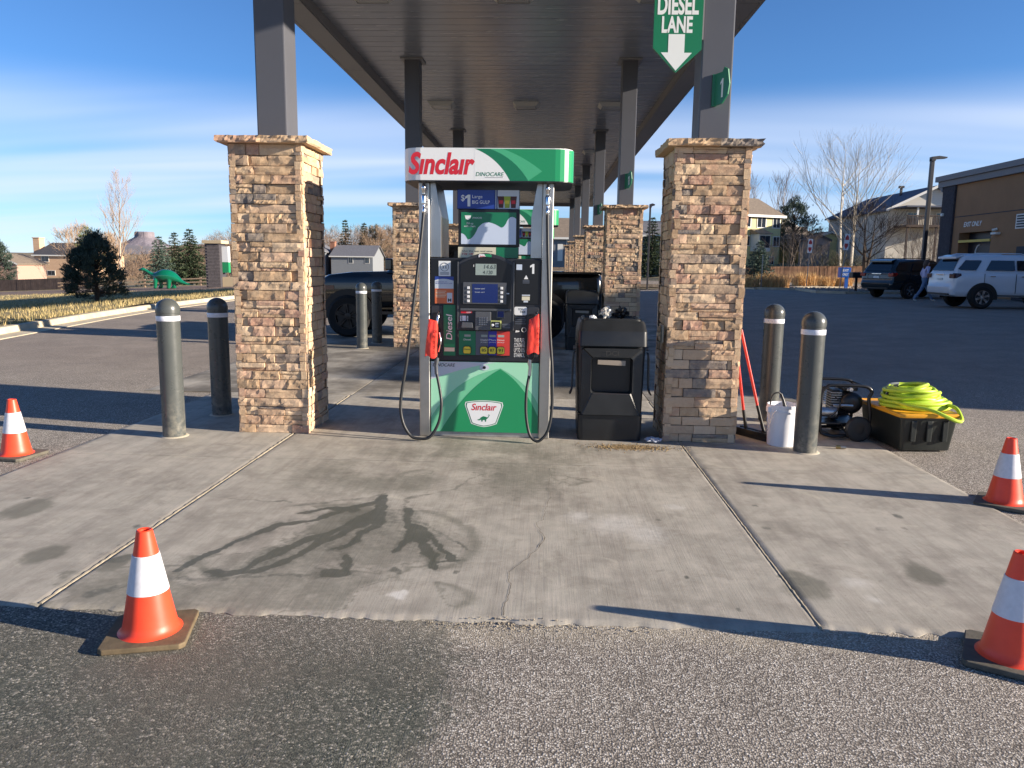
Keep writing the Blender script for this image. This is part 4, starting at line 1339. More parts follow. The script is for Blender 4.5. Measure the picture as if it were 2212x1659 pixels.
    pumpsheet(t, 'topper_print', rect(-.43, -.239, 2.066, 2.228), yt, M_LAV)
    for k in range(3): pumpsheet(t, 'topper_stripe', rect(-.458 + k * .01, -.452 + k * .01, 2.066, 2.228), yt, M_SCRN if k % 2 else M_BLUE)
    text('lettering', '$', -.755, -.722, 2.125, 2.185, M_PWHITE, t, F(yt - .001), bold=.02)
    pumpsheet(t, 'lettering', [(-.697, 2.085), (-.672, 2.085), (-.672, 2.187), (-.692, 2.187), (-.718, 2.170), (-.718, 2.150), (-.697, 2.160)], yt - .001, M_PWHITE)
    text('lettering', 'Large', -.655, -.565, 2.148, 2.185, M_PWHITE, t, F(yt - .001))
    text('lettering', 'BIG GULP', -.655, -.50, 2.108, 2.138, M_PWHITE, t, F(yt - .001), bold=.02)
    for (xx, m) in ((-.40, M_BROWN), (-.345, M_LIME), (-.29, M_BROWN)):
        pumpsheet(t, 'cup_print', [(xx - .02, 2.075), (xx + .02, 2.075), (xx + .03, 2.175), (xx - .03, 2.175)], yt - .001 - (.0005 if m is M_LIME else 0), m)
        pumpsheet(t, 'cup_print', rect(xx - .018, xx + .018, 2.11, 2.14), yt - .002, M_PRED if m is M_BROWN else M_YEL)
    MB().box(-.776, -.233, 6.928, 7.02, 1.735, 2.06).build('video_frame', M_BLACK, t, bevel=.006)
    yv2 = 6.9265
    pumpsheet(t, 'video_screen', rect(-.75, -.262, 1.756, 2.034), yv2, M_SCRN)
    wave = [(-.75, 2.034), (-.75, 1.85)] + bez((-.75, 1.85), (-.715, 1.85), (-.69, 1.795), 6) + bez((-.69, 1.795), (-.64, 1.80), (-.60, 1.90), 6)[1:] + bez((-.60, 1.90), (-.56, 1.95), (-.51, 1.948), 6)[1:] + bez((-.51, 1.948), (-.46, 1.945), (-.395, 1.903), 6)[1:] + bez((-.395, 1.903), (-.365, 1.90), (-.34, 1.965), 5)[1:] + bez((-.34, 1.965), (-.31, 2.02), (-.262, 1.98), 5)[1:] + [(-.262, 2.034)]
    pumpsheet(t, 'video_picture', wave, yv2 - .0006, M_G2)
    pumpsheet(t, 'video_emblem', [(-.718, 2.005), (-.662, 2.005), (-.67, 1.975), (-.69, 1.967), (-.71, 1.975)], yv2 - .0012, M_PWHITE)
    text('lettering', 'DINOCARE', -.65, -.565, 1.978, 1.992, M_PWHITE, t, F(yv2 - .0012), shear=.2)
    text('lettering', 'Fill up\nwith clean.', -.725, -.62, 1.905, 1.945, M_PWHITE, t, F(yv2 - .0012))
    MB().box(-.78, -.238, 6.935, 7.0, 1.634, 1.733).build('app_sign', M_DARKG, t, bevel=.003)
    ya = 6.9335
    pumpsheet(t, 'app_print', rect(-.777, -.44, 1.637, 1.73), ya, M_CREAM)
    pumpsheet(t, 'app_print', rect(-.44, -.241, 1.637, 1.73), ya, M_G2)
    text('lettering', 'Use the app and save', -.74, -.47, 1.686, 1.702, M_TXT, t, F(ya - .001), bold=.02)
    text('lettering', '10\u00a2 off', -.74, -.64, 1.658, 1.68, M_PRED, t, F(ya - .001), bold=.02)
    MB().box(-.75, -.26, 7.02, 7.3, 1.634, 2.23).build('topper_back', M_DARKG, t, bevel=.004)
    # hoses with breakaways, front and back
    def fit(x, yy, zt):
        MB().lathe([(.012, 0), (.016, .012), (.016, .05), (.012, .055), (.012, .08), (.022, .09), (.024, .15), (.018, .165), (.013, .17), (.013, .20), (.02, .21), (.02, .235), (.012, .245), (.012, .29)], 14, c=(x, yy, zt - .29)).build('breakaway', M_CHROME, t)
    fit(-1.063, 6.80, 2.295); fit(.012, 6.80, 2.295)
    hl = [(-1.063, 6.80, 2.03), (-1.085, 6.76, 1.75), (-1.125, 6.72, 1.38), (-1.16, 6.70, 1.08), (-1.20, 6.68, .73), (-1.255, 6.67, .38), (-1.238, 6.66, .19), (-1.17, 6.66, .065), (-1.09, 6.66, .036), (-.995, 6.66, .055), (-.92, 6.67, .18), (-.895, 6.68, .33), (-.908, 6.70, .455), (-.945, 6.74, .62)]
    MB().tube(spline(hl, 7), .0135, 10).build('hose', M_RUBBER, t)
    hr = [(.012, 6.80, 2.03), (.022, 6.77, 1.7), (.04, 6.74, 1.3), (.055, 6.71, 1.0), (.082, 6.69, .64), (.085, 6.68, .33), (.055, 6.67, .14), (-.005, 6.66, .052), (-.055, 6.66, .04), (-.11, 6.67, .10), (-.142, 6.68, .27), (-.142, 6.70, .47), (-.12, 6.74, .62)]
    MB().tube(spline(hr, 7), .0135, 10).build('hose', M_RUBBER, t)
    hb = [(-1.06, 7.56, 2.25), (-1.10, 7.6, 1.6), (-1.14, 7.66, 1.0), (-1.20, 7.68, .55), (-1.18, 7.68, .30), (-1.10, 7.68, .17), (-1.0, 7.66, .3)]
    MB().tube(spline(hb, 7), .0135, 10).build('hose', M_RUBBER, t)
    MB().box(-1.185, -1.118, 7.25, 7.45, 1.27, 1.58).build('rear_boot', M_BLACK, t, bevel=.015)
    # nozzles hanging in their boots: spout up, lever body, swivel to the hose
    for (xx, fx, m) in ((-.965, -.945, 0), (-.10, -.12, 1)):
        sp = spline([(xx + .03, 6.85, 1.16), (xx + .028, 6.80, 1.13), (xx + .02, 6.78, 1.07), (xx + .012, 6.77, .98)], 6)
        MB().tube(sp, .012, 10).build('spout', M_CHROME, t)
        MB().tube(spline([(xx + .012, 6.77, 1.02), (xx + .006, 6.76, .92), (xx, 6.76, .80), (fx, 6.745, .74)], 5), [.02] * 6 + [.026] * 7 + [.018] * 3, 10).build('nozzle_body', M_BLACK, t)
        MB().tube(spline([(xx + .045, 6.74, .98), (xx + .06, 6.72, .90), (xx + .04, 6.735, .81)], 5), .006, 6).build('lever', M_CHROME, t)
        MB().tube([(fx + .004, 6.745, .755), (fx, 6.745, .72), (fx + .006 * (1 if m else -1), 6.742, .69), (fx, 6.74, .61)], [.017, .02, .015, .0165], 10).build('swivel', M_STEEL if m else M_BEZ, t)
    return t


disp = make_dispenser()
for i in (1, 2):
    d2 = copy_tree(disp)
    d2.location = Vector((-0.527, 7.2 + SP * i, 0.012))
    d2['label'] = ['', 'fuel dispenser partly hidden behind the near one, its green valance showing at right', 'third fuel dispenser in line, behind the pickup', 'fourth fuel dispenser in line, nearly hidden', 'fifth fuel dispenser in line, nearly hidden', 'farthest fuel dispenser in line, nearly hidden'][i]

# red plastic bags pulled over the two near nozzles
def bag_mat():
    m = bpy.data.materials.new('red_bag_film'); t = NT(m)
    p = t.pos()
    t.l(t.mix(t.noise(14, 4, .6, p), S(226, 52, 44), S(244, 84, 66)), t.b.inputs['Base Color'])
    t.b.inputs['Roughness'].default_value = 0.34
    t.b.inputs['Transmission Weight'].default_value = 0.0
    t.b.inputs['Subsurface Weight'].default_value = 0.0
    t.bump(t.noise(22, 5, .6, t.pos((1, 1, .45))), .5, .012)
    return m
M_BAG = bag_mat()
M_BAGTXT = mat('bag_print', S(90, 14, 16), .5)
def nozzle_bag(x0t, x1t, x0b, x1b, z0, z1, slant, seed, label, words, xw):
    t = thing('nozzle_bag', label, 'bag', ((x0b + x1b) / 2, 6.74, z0), group='red bags over the nozzles')
    b = MB(); n = 30; L = 13; vs = []
    for j in range(L + 1):
        v = j / L
        xa = x0b + (x0t - x0b) * v; xb = x1b + (x1t - x1b) * v
        cx, hwx = (xa + xb) / 2, (xb - xa) / 2
        hy = .062 - .03 * max(0, v - .75) * 4 * .9
        if v > .9: hwx *= .93
        for i in range(n):
            a = 2 * PI * i / n
            # squarish section with creases
            ca, sa = math.cos(a), math.sin(a)
            k = 1 / max(abs(ca), abs(sa)) ** .75
            f = 1 + .10 * noise.noise(Vector((ca * 2.2 + seed, sa * 2.2, v * 2.3))) + .05 * noise.noise(Vector((a * 3, seed, v * 7)))
            x = cx + hwx * ca * min(k, 1.22) / 1.22 * 1.1 * f
            z = z0 + (z1 - z0) * v + slant * ca * v + .010 * noise.noise(Vector((a, v * 3, seed)))
            if j == 0: z += .012 * math.sin(a * 3 + seed)
            vs.append((x, 6.735 + hy * sa * min(k, 1.25) / 1.25 * 1.15 * f - .01 * v, z))
    b.add(vs, [(j * n + i, j * n + (i + 1) % n, (j + 1) * n + (i + 1) % n, (j + 1) * n + i) for j in range(L) for i in range(n)], 0, True)
    b.add(vs[L * n:], [tuple(range(n))], 0, True)
    b.build('film', M_BAG, t)
    for k, w in enumerate(words):
        text('lettering', w, xw, xw + .011 * len(w) + .006, z1 - .105 - .046 * k, z1 - .082 - .046 * k, M_BAGTXT, t, lambda u, v, q: (u, 6.6545 + .012 * (1 if u > 0 else 0), v), bold=.03)
    return t
nozzle_bag(-1.018, -.926, -1.052, -.938, .765, 1.088, -.012, 1.3, 'red plastic bag over the left nozzle, beside the green diesel panel', ['SOR', 'PU', 'O', 'O', 'O'], -.966)
nozzle_bag(-.138, -.036, -.152, -.034, .815, 1.13, .03, 5.1, 'red plastic bag over the right nozzle, beside the ethanol notice', ['SO', 'PU', 'OU', 'OF'], -.058)

# ------------------------------------------------------------------ windscreen service bins
M_BIN = mat('bin_black_plastic', S(33, 35, 37), 0.42, var=(5, 0.3), rvar=(9, 0.3), bump=(120, 0.08, 0.002))
def make_bin(x, y, label):
    t = thing('service_bin', label, 'bin', (x, y, 0.012), group='black service bins beside the pumps')
    def loft(levels, m, name, bevel=0.0, r=.05):
        b = MB(); n = None; vs = []
        for (z, hx, y0, y1) in levels:
            ring = rrect(-hx, hx, y0, y1, r, 5); n = len(ring)
            vs += [(u, v, z) for u, v in ring]
        L = len(levels)
        b.add(vs, [(j * n + i, j * n + (i + 1) % n, (j + 1) * n + (i + 1) % n, (j + 1) * n + i) for j in range(L - 1) for i in range(n)], 0, True)
        b.add(vs[-n:], [tuple(range(n))]); b.add(vs[:n], [tuple(reversed(range(n)))])
        return b.build(name, m, t, local=True)
    loft([(0, .285, -.24, .28), (.05, .288, -.245, .285), (.235, .292, -.25, .29), (.238, .284, -.242, .282), (.246, .284, -.242, .282), (.25, .292, -.25, .29), (.256, .293, -.19, .29), (.62, .302, -.185, .29), (.85, .308, -.18, .29)], M_BIN, 'body')
    # front panel framing the mouth
    b = MB()
    out = rrect(-.268, .268, .245, .845, .03, 4); inn = rrect(-.185, .185, .435, .765, .03, 4)
    k = len(out)
    yo, yi, yd = -.285, -.282, -.196
    V = [(u, yo + .02 if abs(u) > .25 else yo, v) for u, v in out] + [(u, yi, v) for u, v in inn] + [(u * .94, yd, .6 + (v - .6) * .94) for u, v in inn] + [(u, -.17, v) for u, v in out]
    b.add(V, [(i, (i + 1) % k, k + (i + 1) % k, k + i) for i in range(k)] + [(k + i, k + (i + 1) % k, 2 * k + (i + 1) % k, 2 * k + i) for i in range(k)] + [((i + 1) % k, i, 3 * k + i, 3 * k + (i + 1) % k) for i in range(k)], 0, True)
    b.build('front_panel', M_BIN, t, local=True)
    MB().box(-.172, .172, -.200, -.194, .445, .755).build('mouth_dark_sheet', M_BLACK, t, local=True, bevel=.002)  # black sheet stands in for the shaded hollow behind the mouth
    MB().box(-.165, .165, -.284, -.25, .432, .44).build('mouth_sill', mat('bin_sill', S(60, 58, 60), .35), t, local=True, bevel=.003)
    MB().prism([(-.125, .70), (.12, .69), (.122, .735), (-.125, .742)], -.262, -.252).build('label', mat('bin_label', S(150, 138, 124), .5), t, local=True)
    loft([(.862, .300, -.272, .295), (.866, .308, -.282, .30), (.995, .306, -.272, .30), (1.0, .303, -.268, .298), (1.062, .292, -.225, .288), (1.085, .276, -.205, .272)], M_BIN, 'lid', r=.04)
    rim = rrect(-.25, .25, -.18, .24, .05, 5)
    MB().tube([(u, v, 1.088) for u, v in rim], .016, 8, closed=True).build('tray_rim', M_BIN, t, local=True)
    text('lettering', 'DCI', -.055, .055, .785, .825, mat('bin_emboss', S(62, 60, 58), .4), t, lambda u, v, w: (x + u, y - .2915 - w, v + .012), bold=.0)
    for s in (-1, 1):
        p = spline([(s * .315, -.12, .80), (s * .335, -.14, .78), (s * .342, -.14, .62), (s * .347, -.15, .47), (s * .365, -.16, .42)], 5)
        b = MB(); vs = []
        for i, q in enumerate(p):
            w = .02 if i < len(p) - 7 else .02 + .006 * (i - len(p) + 7)
            for dx, dy in ((-.008, -w), (.008, -w), (.008, w), (-.008, w)): vs.append((q.x + dx, q.y + dy, q.z))
        m_ = len(p)
        b.add(vs, [(j * 4 + i, j * 4 + (i + 1) % 4, (j + 1) * 4 + (i + 1) % 4, (j + 1) * 4 + i) for j in range(m_ - 1) for i in range(4)] + [(0, 1, 2, 3), tuple(range(m_ * 4 - 4, m_ * 4))])
        b.build('squeegee_holder', M_BLACK, t, local=True, bevel=.003)
        MB().cyl((s * .318, -.1, .83), (s * .34, -.1, .83), .02, n=12).build('holder_pin', M_BEZ, t, local=True)
    return t
bin1 = make_bin(.612, 7.09, 'black plastic service bin with litter on top, between the near pump and right pillar')
bin2 = make_bin(.70, 14.5, 'farther black service bin in front of the second right pillar')

# litter on the bin: a crumpled clear bag, a dark glove, bits of paper
def crumple(name, c, r, m, seed, amp=.5, squash=(1, 1, 1)):
    bm = bmesh.new(); bmesh.ops.create_icosphere(bm, subdivisions=3, radius=1)
    for v in bm.verts:
        d = 1 + amp * noise.fractal(v.co * 2.1 + Vector((seed, 0, 0)), 1, 2, 3) + amp * .4 * abs(noise.noise(v.co * 5 + Vector((0, seed, 0))))
        v.co = Vector((v.co.x * squash[0], v.co.y * squash[1], v.co.z * squash[2])) * r * d
    zmin = min(v.co.z for v in bm.verts)
    for v in bm.verts: v.co.z -= zmin
    me = bpy.data.meshes.new(name); bm.to_mesh(me); bm.free(); me.materials.append(m)
    o = link(name, me); o.location = c
    return o
M_FILM = bpy.data.materials.new('clear_film'); _t = NT(M_FILM)
_t.b.inputs['Base Color'].default_value = (.62, .6, .55, 1); _t.b.inputs['Roughness'].default_value = .2; _t.b.inputs['Alpha'].default_value = .62
tag(crumple('crumpled_bag', (.56, 7.0, 1.102), .044, M_FILM, 3.0, .7, (1, .8, 1.0)), 'crumpled clear plastic bag on top of the near black bin', 'plastic bag')
tag(crumple('dark_glove', (.70, 7.02, 1.10), .055, M_BLACK, 9.0, .8, (1.1, .9, .75)), 'crumpled black glove on top of the near black bin', 'glove')
tag(crumple('paper_wad', (.44, 6.96, 1.10), .022, M_PWHITE, 5.0, .5, (1.3, 1, .8)), 'small white wad of paper at the left of the bin top', 'paper')
tag(crumple('litter_scrap', (1.00, 6.80, .013), .045, mat('paper_bluish', S(170, 176, 190), .6), 7.0, .7, (1.3, .8, .45)), 'crumpled pale scrap on the ground between bin and right pillar', 'litter')
# ------------------------------------------------------------------ traffic cones
M_CONE = mat('cone_orange_pvc', S(252, 74, 44), 0.42, var=(7, 0.12), rvar=(9, 0.2), bump=(30, .05, .003))
M_CWHT = mat('cone_collar', S(214, 214, 218), 0.38, var=(40, 0.08), rvar=(20, .2))
M_CBASE = mat('cone_rubber_base', S(104, 90, 68), 0.85, var=(14, 0.35), bump=(40, .4, .004))
def cone(x, y, rz, label, h=0.47, base=M_CBASE, z=0.0, lean=(0, 0)):
    t = thing('traffic_cone', label, 'cone', (x, y, z), rz, group='orange traffic cones')
    t.rotation_euler = (lean[0], lean[1], rz)
    r0, r1 = .112, .031
    zb = .035
    rad = lambda q: r0 + (r1 - r0) * (q - zb) / (h - zb)
    b = MB()
    prof = [(r0 + .022, .026), (r0 + .012, .030), (rad(.05) + .002, .045)] + [(rad(q), q) for q in np.linspace(.07, h - .012, 14)] + [(r1 + .001, h - .003), (r1 - .004, h), (r1 - .012, h - .003), (r1 - .013, h - .05), (.012, h - .16)]
    b.lathe(prof, 36)
    b.build('cone_body', M_CONE, t, local=True)
    zc0, zc1 = .205, .365
    MB().lathe([(rad(zc0) + .0005, zc0 - .001), (rad(zc0) + .003, zc0)] + [(rad(q) + .003, q) for q in np.linspace(zc0 + .01, zc1 - .01, 6)] + [(rad(zc1) + .003, zc1), (rad(zc1) + .0005, zc1 + .001)], 36).build('reflective_collar', M_CWHT, t, local=True)
    b = MB()
    w = .168; c_ = .045
    oct_ = [(-w + c_, -w), (w - c_, -w), (w, -w + c_), (w, w - c_), (w - c_, w), (-w + c_, w), (-w, w - c_), (-w, -w + c_)]
    oct_ = [(-w + .02, -w), (w - .02, -w), (w, -w + .02), (w, w - .02), (w - .02, w), (-w + .02, w), (-w, w - .02), (-w, -w + .02)]
    b.prism(oct_, 0.004, 0.028, 'XY')
    b.build('cone_base', base, t, local=True, bevel=.005)
    return t
cone(-1.655, 3.02, R(14), 'orange cone with white collar standing alone on the dark asphalt at front left')
cone(1.945, 3.04, R(-30), 'orange cone with white collar at the front right corner, nearest the camera', base=mat('cone_rubber_grey', S(92, 88, 78), .85, var=(14, .3), bump=(40, .4, .004)))
cone(3.175, 5.22, R(-34), 'orange cone with white collar at the right edge of the slab, farther back', base=MATS['cone_rubber_grey'])
cone(-4.225, 5.86, R(-8), 'orange cone with white collar on the asphalt at far left', base=MATS['cone_rubber_grey'])

# ------------------------------------------------------------------ storage tote with yellow lid
M_TOTE = mat('tote_black_plastic', S(34, 38, 36), 0.36, var=(5, 0.2), rvar=(8, 0.25))
M_LID = mat('tote_lid_yellow', S(226, 160, 36), 0.4, var=(8, 0.12), rvar=(9, .2))
tote_c = Vector((3.34, 7.07, 0.0))
t = thing('storage_tote', 'black plastic storage tote with yellow lid under the green hose', 'tote', tote_c, R(4))
def tote_loft(levels, m, name, r=.03):
    b = MB(); vs = []
    for z, hx, hy in levels:
        ring = rrect(-hx, hx, -hy, hy, r, 4); n = len(ring)
        vs += [(u, v, z) for u, v in ring]
    L = len(levels)
    b.add(vs, [(j * n + i, j * n + (i + 1) % n, (j + 1) * n + (i + 1) % n, (j + 1) * n + i) for j in range(L - 1) for i in range(n)], 0, True)
    b.add(vs[-n:], [tuple(range(n))]); b.add(vs[:n], [tuple(reversed(range(n)))])
    return b.build(name, m, t, local=True)
tote_loft([(.014, .215, .335), (.022, .222, .345), (.16, .236, .362), (.30, .250, .378), (.302, .262, .39), (.318, .262, .39)], M_TOTE, 'tub')
for s in (-1, 1):
    for zz in (.06, .30):
        pass
    for xx in (-.14, .0, .14):
        MB().prism([(xx - .022, .10), (xx + .022, .10), (xx + .026, .285), (xx - .026, .285)], s * .352, s * .386).build('rib', M_TOTE, t, local=True, bevel=.006)
tote_loft([(.316, .272, .402), (.328, .278, .408), (.345, .276, .406), (.352, .262, .392), (.346, .25, .38), (.346, .1, .2)], M_LID, 'lid', .05)
# the coiled hose lying on the lid
M_HOSE = mat('lime_hose', S(188, 214, 62), 0.42, var=(20, 0.08), rvar=(12, .15))
t2 = thing('coiled_hose', 'bright lime green coiled hose heaped on the yellow tote lid', 'hose', (3.40, 7.06, .352))
pts = []
turns = 15
rr = random.Random(4)
layers = [0, 0, 0, 1, 1, 1, 2, 2, 2, 3, 3, 4, 4, 5, 5]
for k in range(turns):
    ly = layers[k]
    ra = .33 - .022 * ly + rr.uniform(-.02, .012) - .03 * (k % 3); rb = .25 - .012 * ly + rr.uniform(-.015, .015) - .025 * (k % 3)
    ox = rr.uniform(-.02, .02) + .012 * ly * (-1); oy = rr.uniform(-.02, .02)
    ph = rr.random() * 6
    for i in range(22):
        a = 2 * PI * i / 22
        z = .02 + .030 * ly + .010 * math.sin(2 * a + ph) + .012 * math.sin(a + ph * 2)
        z += .03 * max(0, math.cos(a + .6)) * (ly >= 3)
        pts.append((3.40 + ox + ra * math.cos(a), 7.06 + oy + rb * math.sin(a), .352 + z))
pts = [pts[0]] + [p for i, p in enumerate(pts) if i > 0]
sm = [Vector(p) for p in pts]
for _ in range(3): sm = [sm[0]] + [(sm[i - 1] + sm[i] * 2 + sm[i + 1]) / 4 for i in range(1, len(sm) - 1)] + [sm[-1]]
MB().tube(sm, .0165, 8).build('coil', M_HOSE, t2)
# one loop hanging over the front right rim of the lid
hang = spline([(3.15, 6.95, .41), (3.22, 6.80, .40), (3.36, 6.69, .385), (3.48, 6.635, .335), (3.57, 6.63, .300), (3.615, 6.66, .315), (3.625, 6.78, .385), (3.60, 6.92, .395), (3.56, 7.05, .39)], 8)
MB().tube(hang, .0165, 8).build('loop', M_HOSE, t2)
# grey fittings and hose ends at the left of the coil
for k in range(4):
    c = spline([(3.12 + .02 * k, 7.02 + .05 * k, .40 + .02 * k), (3.14 + .02 * k, 7.04 + .04 * k, .47 + .02 * k), (3.22 + .02 * k, 7.06 + .03 * k, .50 + .015 * k)], 5)
    MB().tube(c, .012, 8).build('hose_end', mat('hose_end_pale', S(196, 196, 188), .4) if k % 2 else M_RUBBER, t2)

# ------------------------------------------------------------------ bucket with wand
M_PAIL = mat('white_pail', S(226, 228, 234), 0.38, var=(5, .05), rvar=(8, .2))
bx, by = 2.155, 6.86
t = thing('plastic_bucket', 'white plastic bucket standing behind the near right bollard', 'bucket', (bx, by, .012))
MB().lathe([(.0005, .004), (.118, .0), (.123, .004), (.134, .30), (.140, .302), (.140, .318), (.135, .32), (.136, .345), (.142, .347), (.142, .37), (.138, .372), (.133, .37), (.131, .30), (.118, .02), (.0005, .018)], 40).build('pail', M_PAIL, t, local=True)
MB().tube([(-.141, -.02, .335), (-.155, -.06, .22), (-.15, -.08, .14), (-.12, -.11, .30), (-.09, -.115, .335)], .003, 6).build('bail', M_CHROME, t, local=True)
MB().box(-.15, -.125, -.055, .015, .30, .35).build('bail_ear', M_PAIL, t, local=True, bevel=.005)
t = thing('spray_wand', 'short black spray hose with trigger dropped in the white bucket', 'spray wand', (bx - .03, by, .37))
MB().tube(spline([(bx - .118, by - .03, .30), (bx - .125, by - .03, .40), (bx - .10, by - .02, .47), (bx - .05, by - .01, .485), (bx - .02, by, .45), (bx - .005, by, .41)], 7), .007, 8).build('hose', M_RUBBER, t)
MB().tube([(bx - .03, by, .475), (bx - .01, by - .01, .42), (bx + .012, by - .02, .345)], [.011, .014, .017], 10).build('grip', M_BLACK, t)

# ------------------------------------------------------------------ two red-handled floor squeegees leaning on the pillar
M_REDP = mat('red_handle_paint', S(206, 44, 34), 0.4, rvar=(9, .15))
def squeegee(top, foot, ang, label, w=.62):
    t = thing('floor_squeegee', label, 'squeegee', (foot[0], foot[1], .012))
    a, b_ = Vector(top), Vector(foot)
    m = a.lerp(b_, .72)
    MB().tube([a, m], .013, 10).build('handle', M_REDP, t)
    MB().tube([m, b_ + Vector((0, 0, .03))], [.015, .016], 10).build('socket', M_BLACK, t)
    M = Matrix.Translation((b_.x, b_.y, .012)) @ Matrix.Rotation(ang, 4, 'Z')
    MB().box(-w / 2, w / 2, -.018, .018, .03, .075, M=M).build('blade_holder', M_BLACK, t, bevel=.005)
    MB().box(-w / 2, w / 2, -.004, .006, .0, .035, M=M).build('rubber_blade', M_RUBBER, t)
    return t
squeegee((1.802, 7.10, 1.02), (2.05, 7.05, .06), R(-62), 'red-handled floor squeegee leaning at a slant against the near right pillar', .6)
squeegee((1.795, 7.16, .80), (1.915, 7.16, .06), R(-58), 'red-handled floor squeegee standing almost upright against the near right pillar', .5)

# ------------------------------------------------------------------ pressure washer
M_ENG = mat('engine_black', S(26, 27, 30), .35, rvar=(9, .3))
M_ALU = mat('cast_aluminium', (.5, .5, .5), .4, .9, var=(20, .2))
t = thing('pressure_washer', 'black tube-framed pressure washer with engine behind the near right bollard', 'pressure washer', (2.72, 7.33, .0))
x0, x1, y0, y1 = 2.57, 3.03, 7.10, 7.52
for yy in (y0, y1):
    pth = spline([(x0, yy, .16), (x0 + .02, yy, .08), (x0 + .10, yy, .05), (2.75, yy, .05), (2.93, yy, .06), (x1 - .02, yy, .12), (x1 - .01, yy, .26), (x1 - .03, yy, .40), (x1 - .01, yy, .47), (x1 - .06, yy, .515), (2.85, yy, .525), (2.66, yy, .525), (x0 + .05, yy, .51), (x0, yy, .44), (x0, yy, .16)], 6)
    MB().tube(pth, .016, 10).build('frame_tube', M_ENG, t)
for (xx, zz) in ((x1 - .02, .50), (x0 + .02, .50), (2.68, .05), (2.9, .055)):
    MB().tube([(xx, y0, zz), (xx, y1, zz)], .014, 10).build('cross_tube', M_ENG, t)
MB().box(2.59, 2.98, y0 + .01, y1 - .01, .155, .172).build('deck', M_ENG, t, bevel=.004)
MB().cyl((2.885, y0 + .10, .345), (2.885, y1 - .06, .345), .10, n=28).build('engine_shroud', M_ENG, t)
MB().lathe([(.0005, 0), (.05, -.004), (.085, .01), (.1, .03)], 28, c=(2.885, y0 + .06, .345), axis='Y').build('recoil_cover', M_ENG, t)
for k in range(7):
    MB().box(2.70, 2.80, y0 + .12, y1 - .1, .30 + .022 * k, .306 + .022 * k).build('cooling_fin', M_ALU, t)
MB().box(2.72, 2.79, y0 + .14, y1 - .12, .18, .46).build('cylinder_block', M_ENG, t, bevel=.01)
MB().box(2.80, 2.94, y0 + .10, y1 - .10, .455, .50).build('fuel_tank', M_ENG, t, bevel=.018)
MB().box(2.83, 2.87, y0 + .08, y0 + .13, .46, .485).build('carburettor', M_ALU, t, bevel=.004)
MB().cyl((2.86, y0 + .06, .475), (2.86, y0 + .1, .475), .018, n=12).build('fuel_cap', M_ALU, t)
MB().cyl((2.60, y0 + .08, .26), (2.74, y0 + .08, .26), .045, n=16).build('pump', M_ALU, t)
MB().tube([(2.70, y0 + .05, .33), (2.80, y0 + .02, .335), (2.87, y0 + .03, .33)], .012, 8).build('fuel_line', M_ALU, t)
MB().tube(spline([(2.70, y0 + .03, .42), (2.74, y0 - .01, .36), (2.72, y0 + .02, .27), (2.66, y0, .22)], 6), .007, 6).build('spark_lead', M_RUBBER, t)
for yy in (y0 - .05, y1 + .05):
    w = MB().lathe([(.045, -.028), (.075, -.03), (.105, -.026), (.118, -.012), (.118, .012), (.105, .026), (.075, .03), (.045, .028)], 28, c=(2.905, yy, .128), axis='Y').build('wheel', M_RUBBER, t)
    MB().lathe([(.0005, -.016), (.05, -.016), (.05, .016), (.0005, .016)], 18, c=(2.905, yy, .128), axis='Y').build('hub', M_ENG, w)
# brass hose fitting on the slab
t = thing('hose_fitting', 'small brass hose fitting lying on the slab beside the right bollard', 'fitting', (2.64, 6.74, .012))
MB().cyl((2.60, 6.74, .028), (2.635, 6.735, .028), .016, n=8).build('nut', mat('brass', (.42, .3, .12), .35, 1.0), t)
MB().cyl((2.635, 6.735, .028), (2.68, 6.73, .026), .012, n=12).build('nipple', mat('steel_dull', (.4, .38, .34), .4, 1.0), t)
# ------------------------------------------------------------------ vehicles
M_GLASS = mat('car_glass', S(16, 22, 30), 0.06, spec=.8)
M_TYRE = mat('tyre', S(22, 22, 23), .8)
M_RIM = mat('alloy', (.55, .56, .58), .25, .9)
M_DARKTRIM = mat('dark_trim', S(18, 18, 20), .5)
M_REDL = mat('tail_lamp', S(150, 16, 18), .15)
M_CLEARL = mat('lamp_clear', S(190, 190, 196), .12)
M_PLATE = mat('number_plate', S(216, 222, 222), .4)


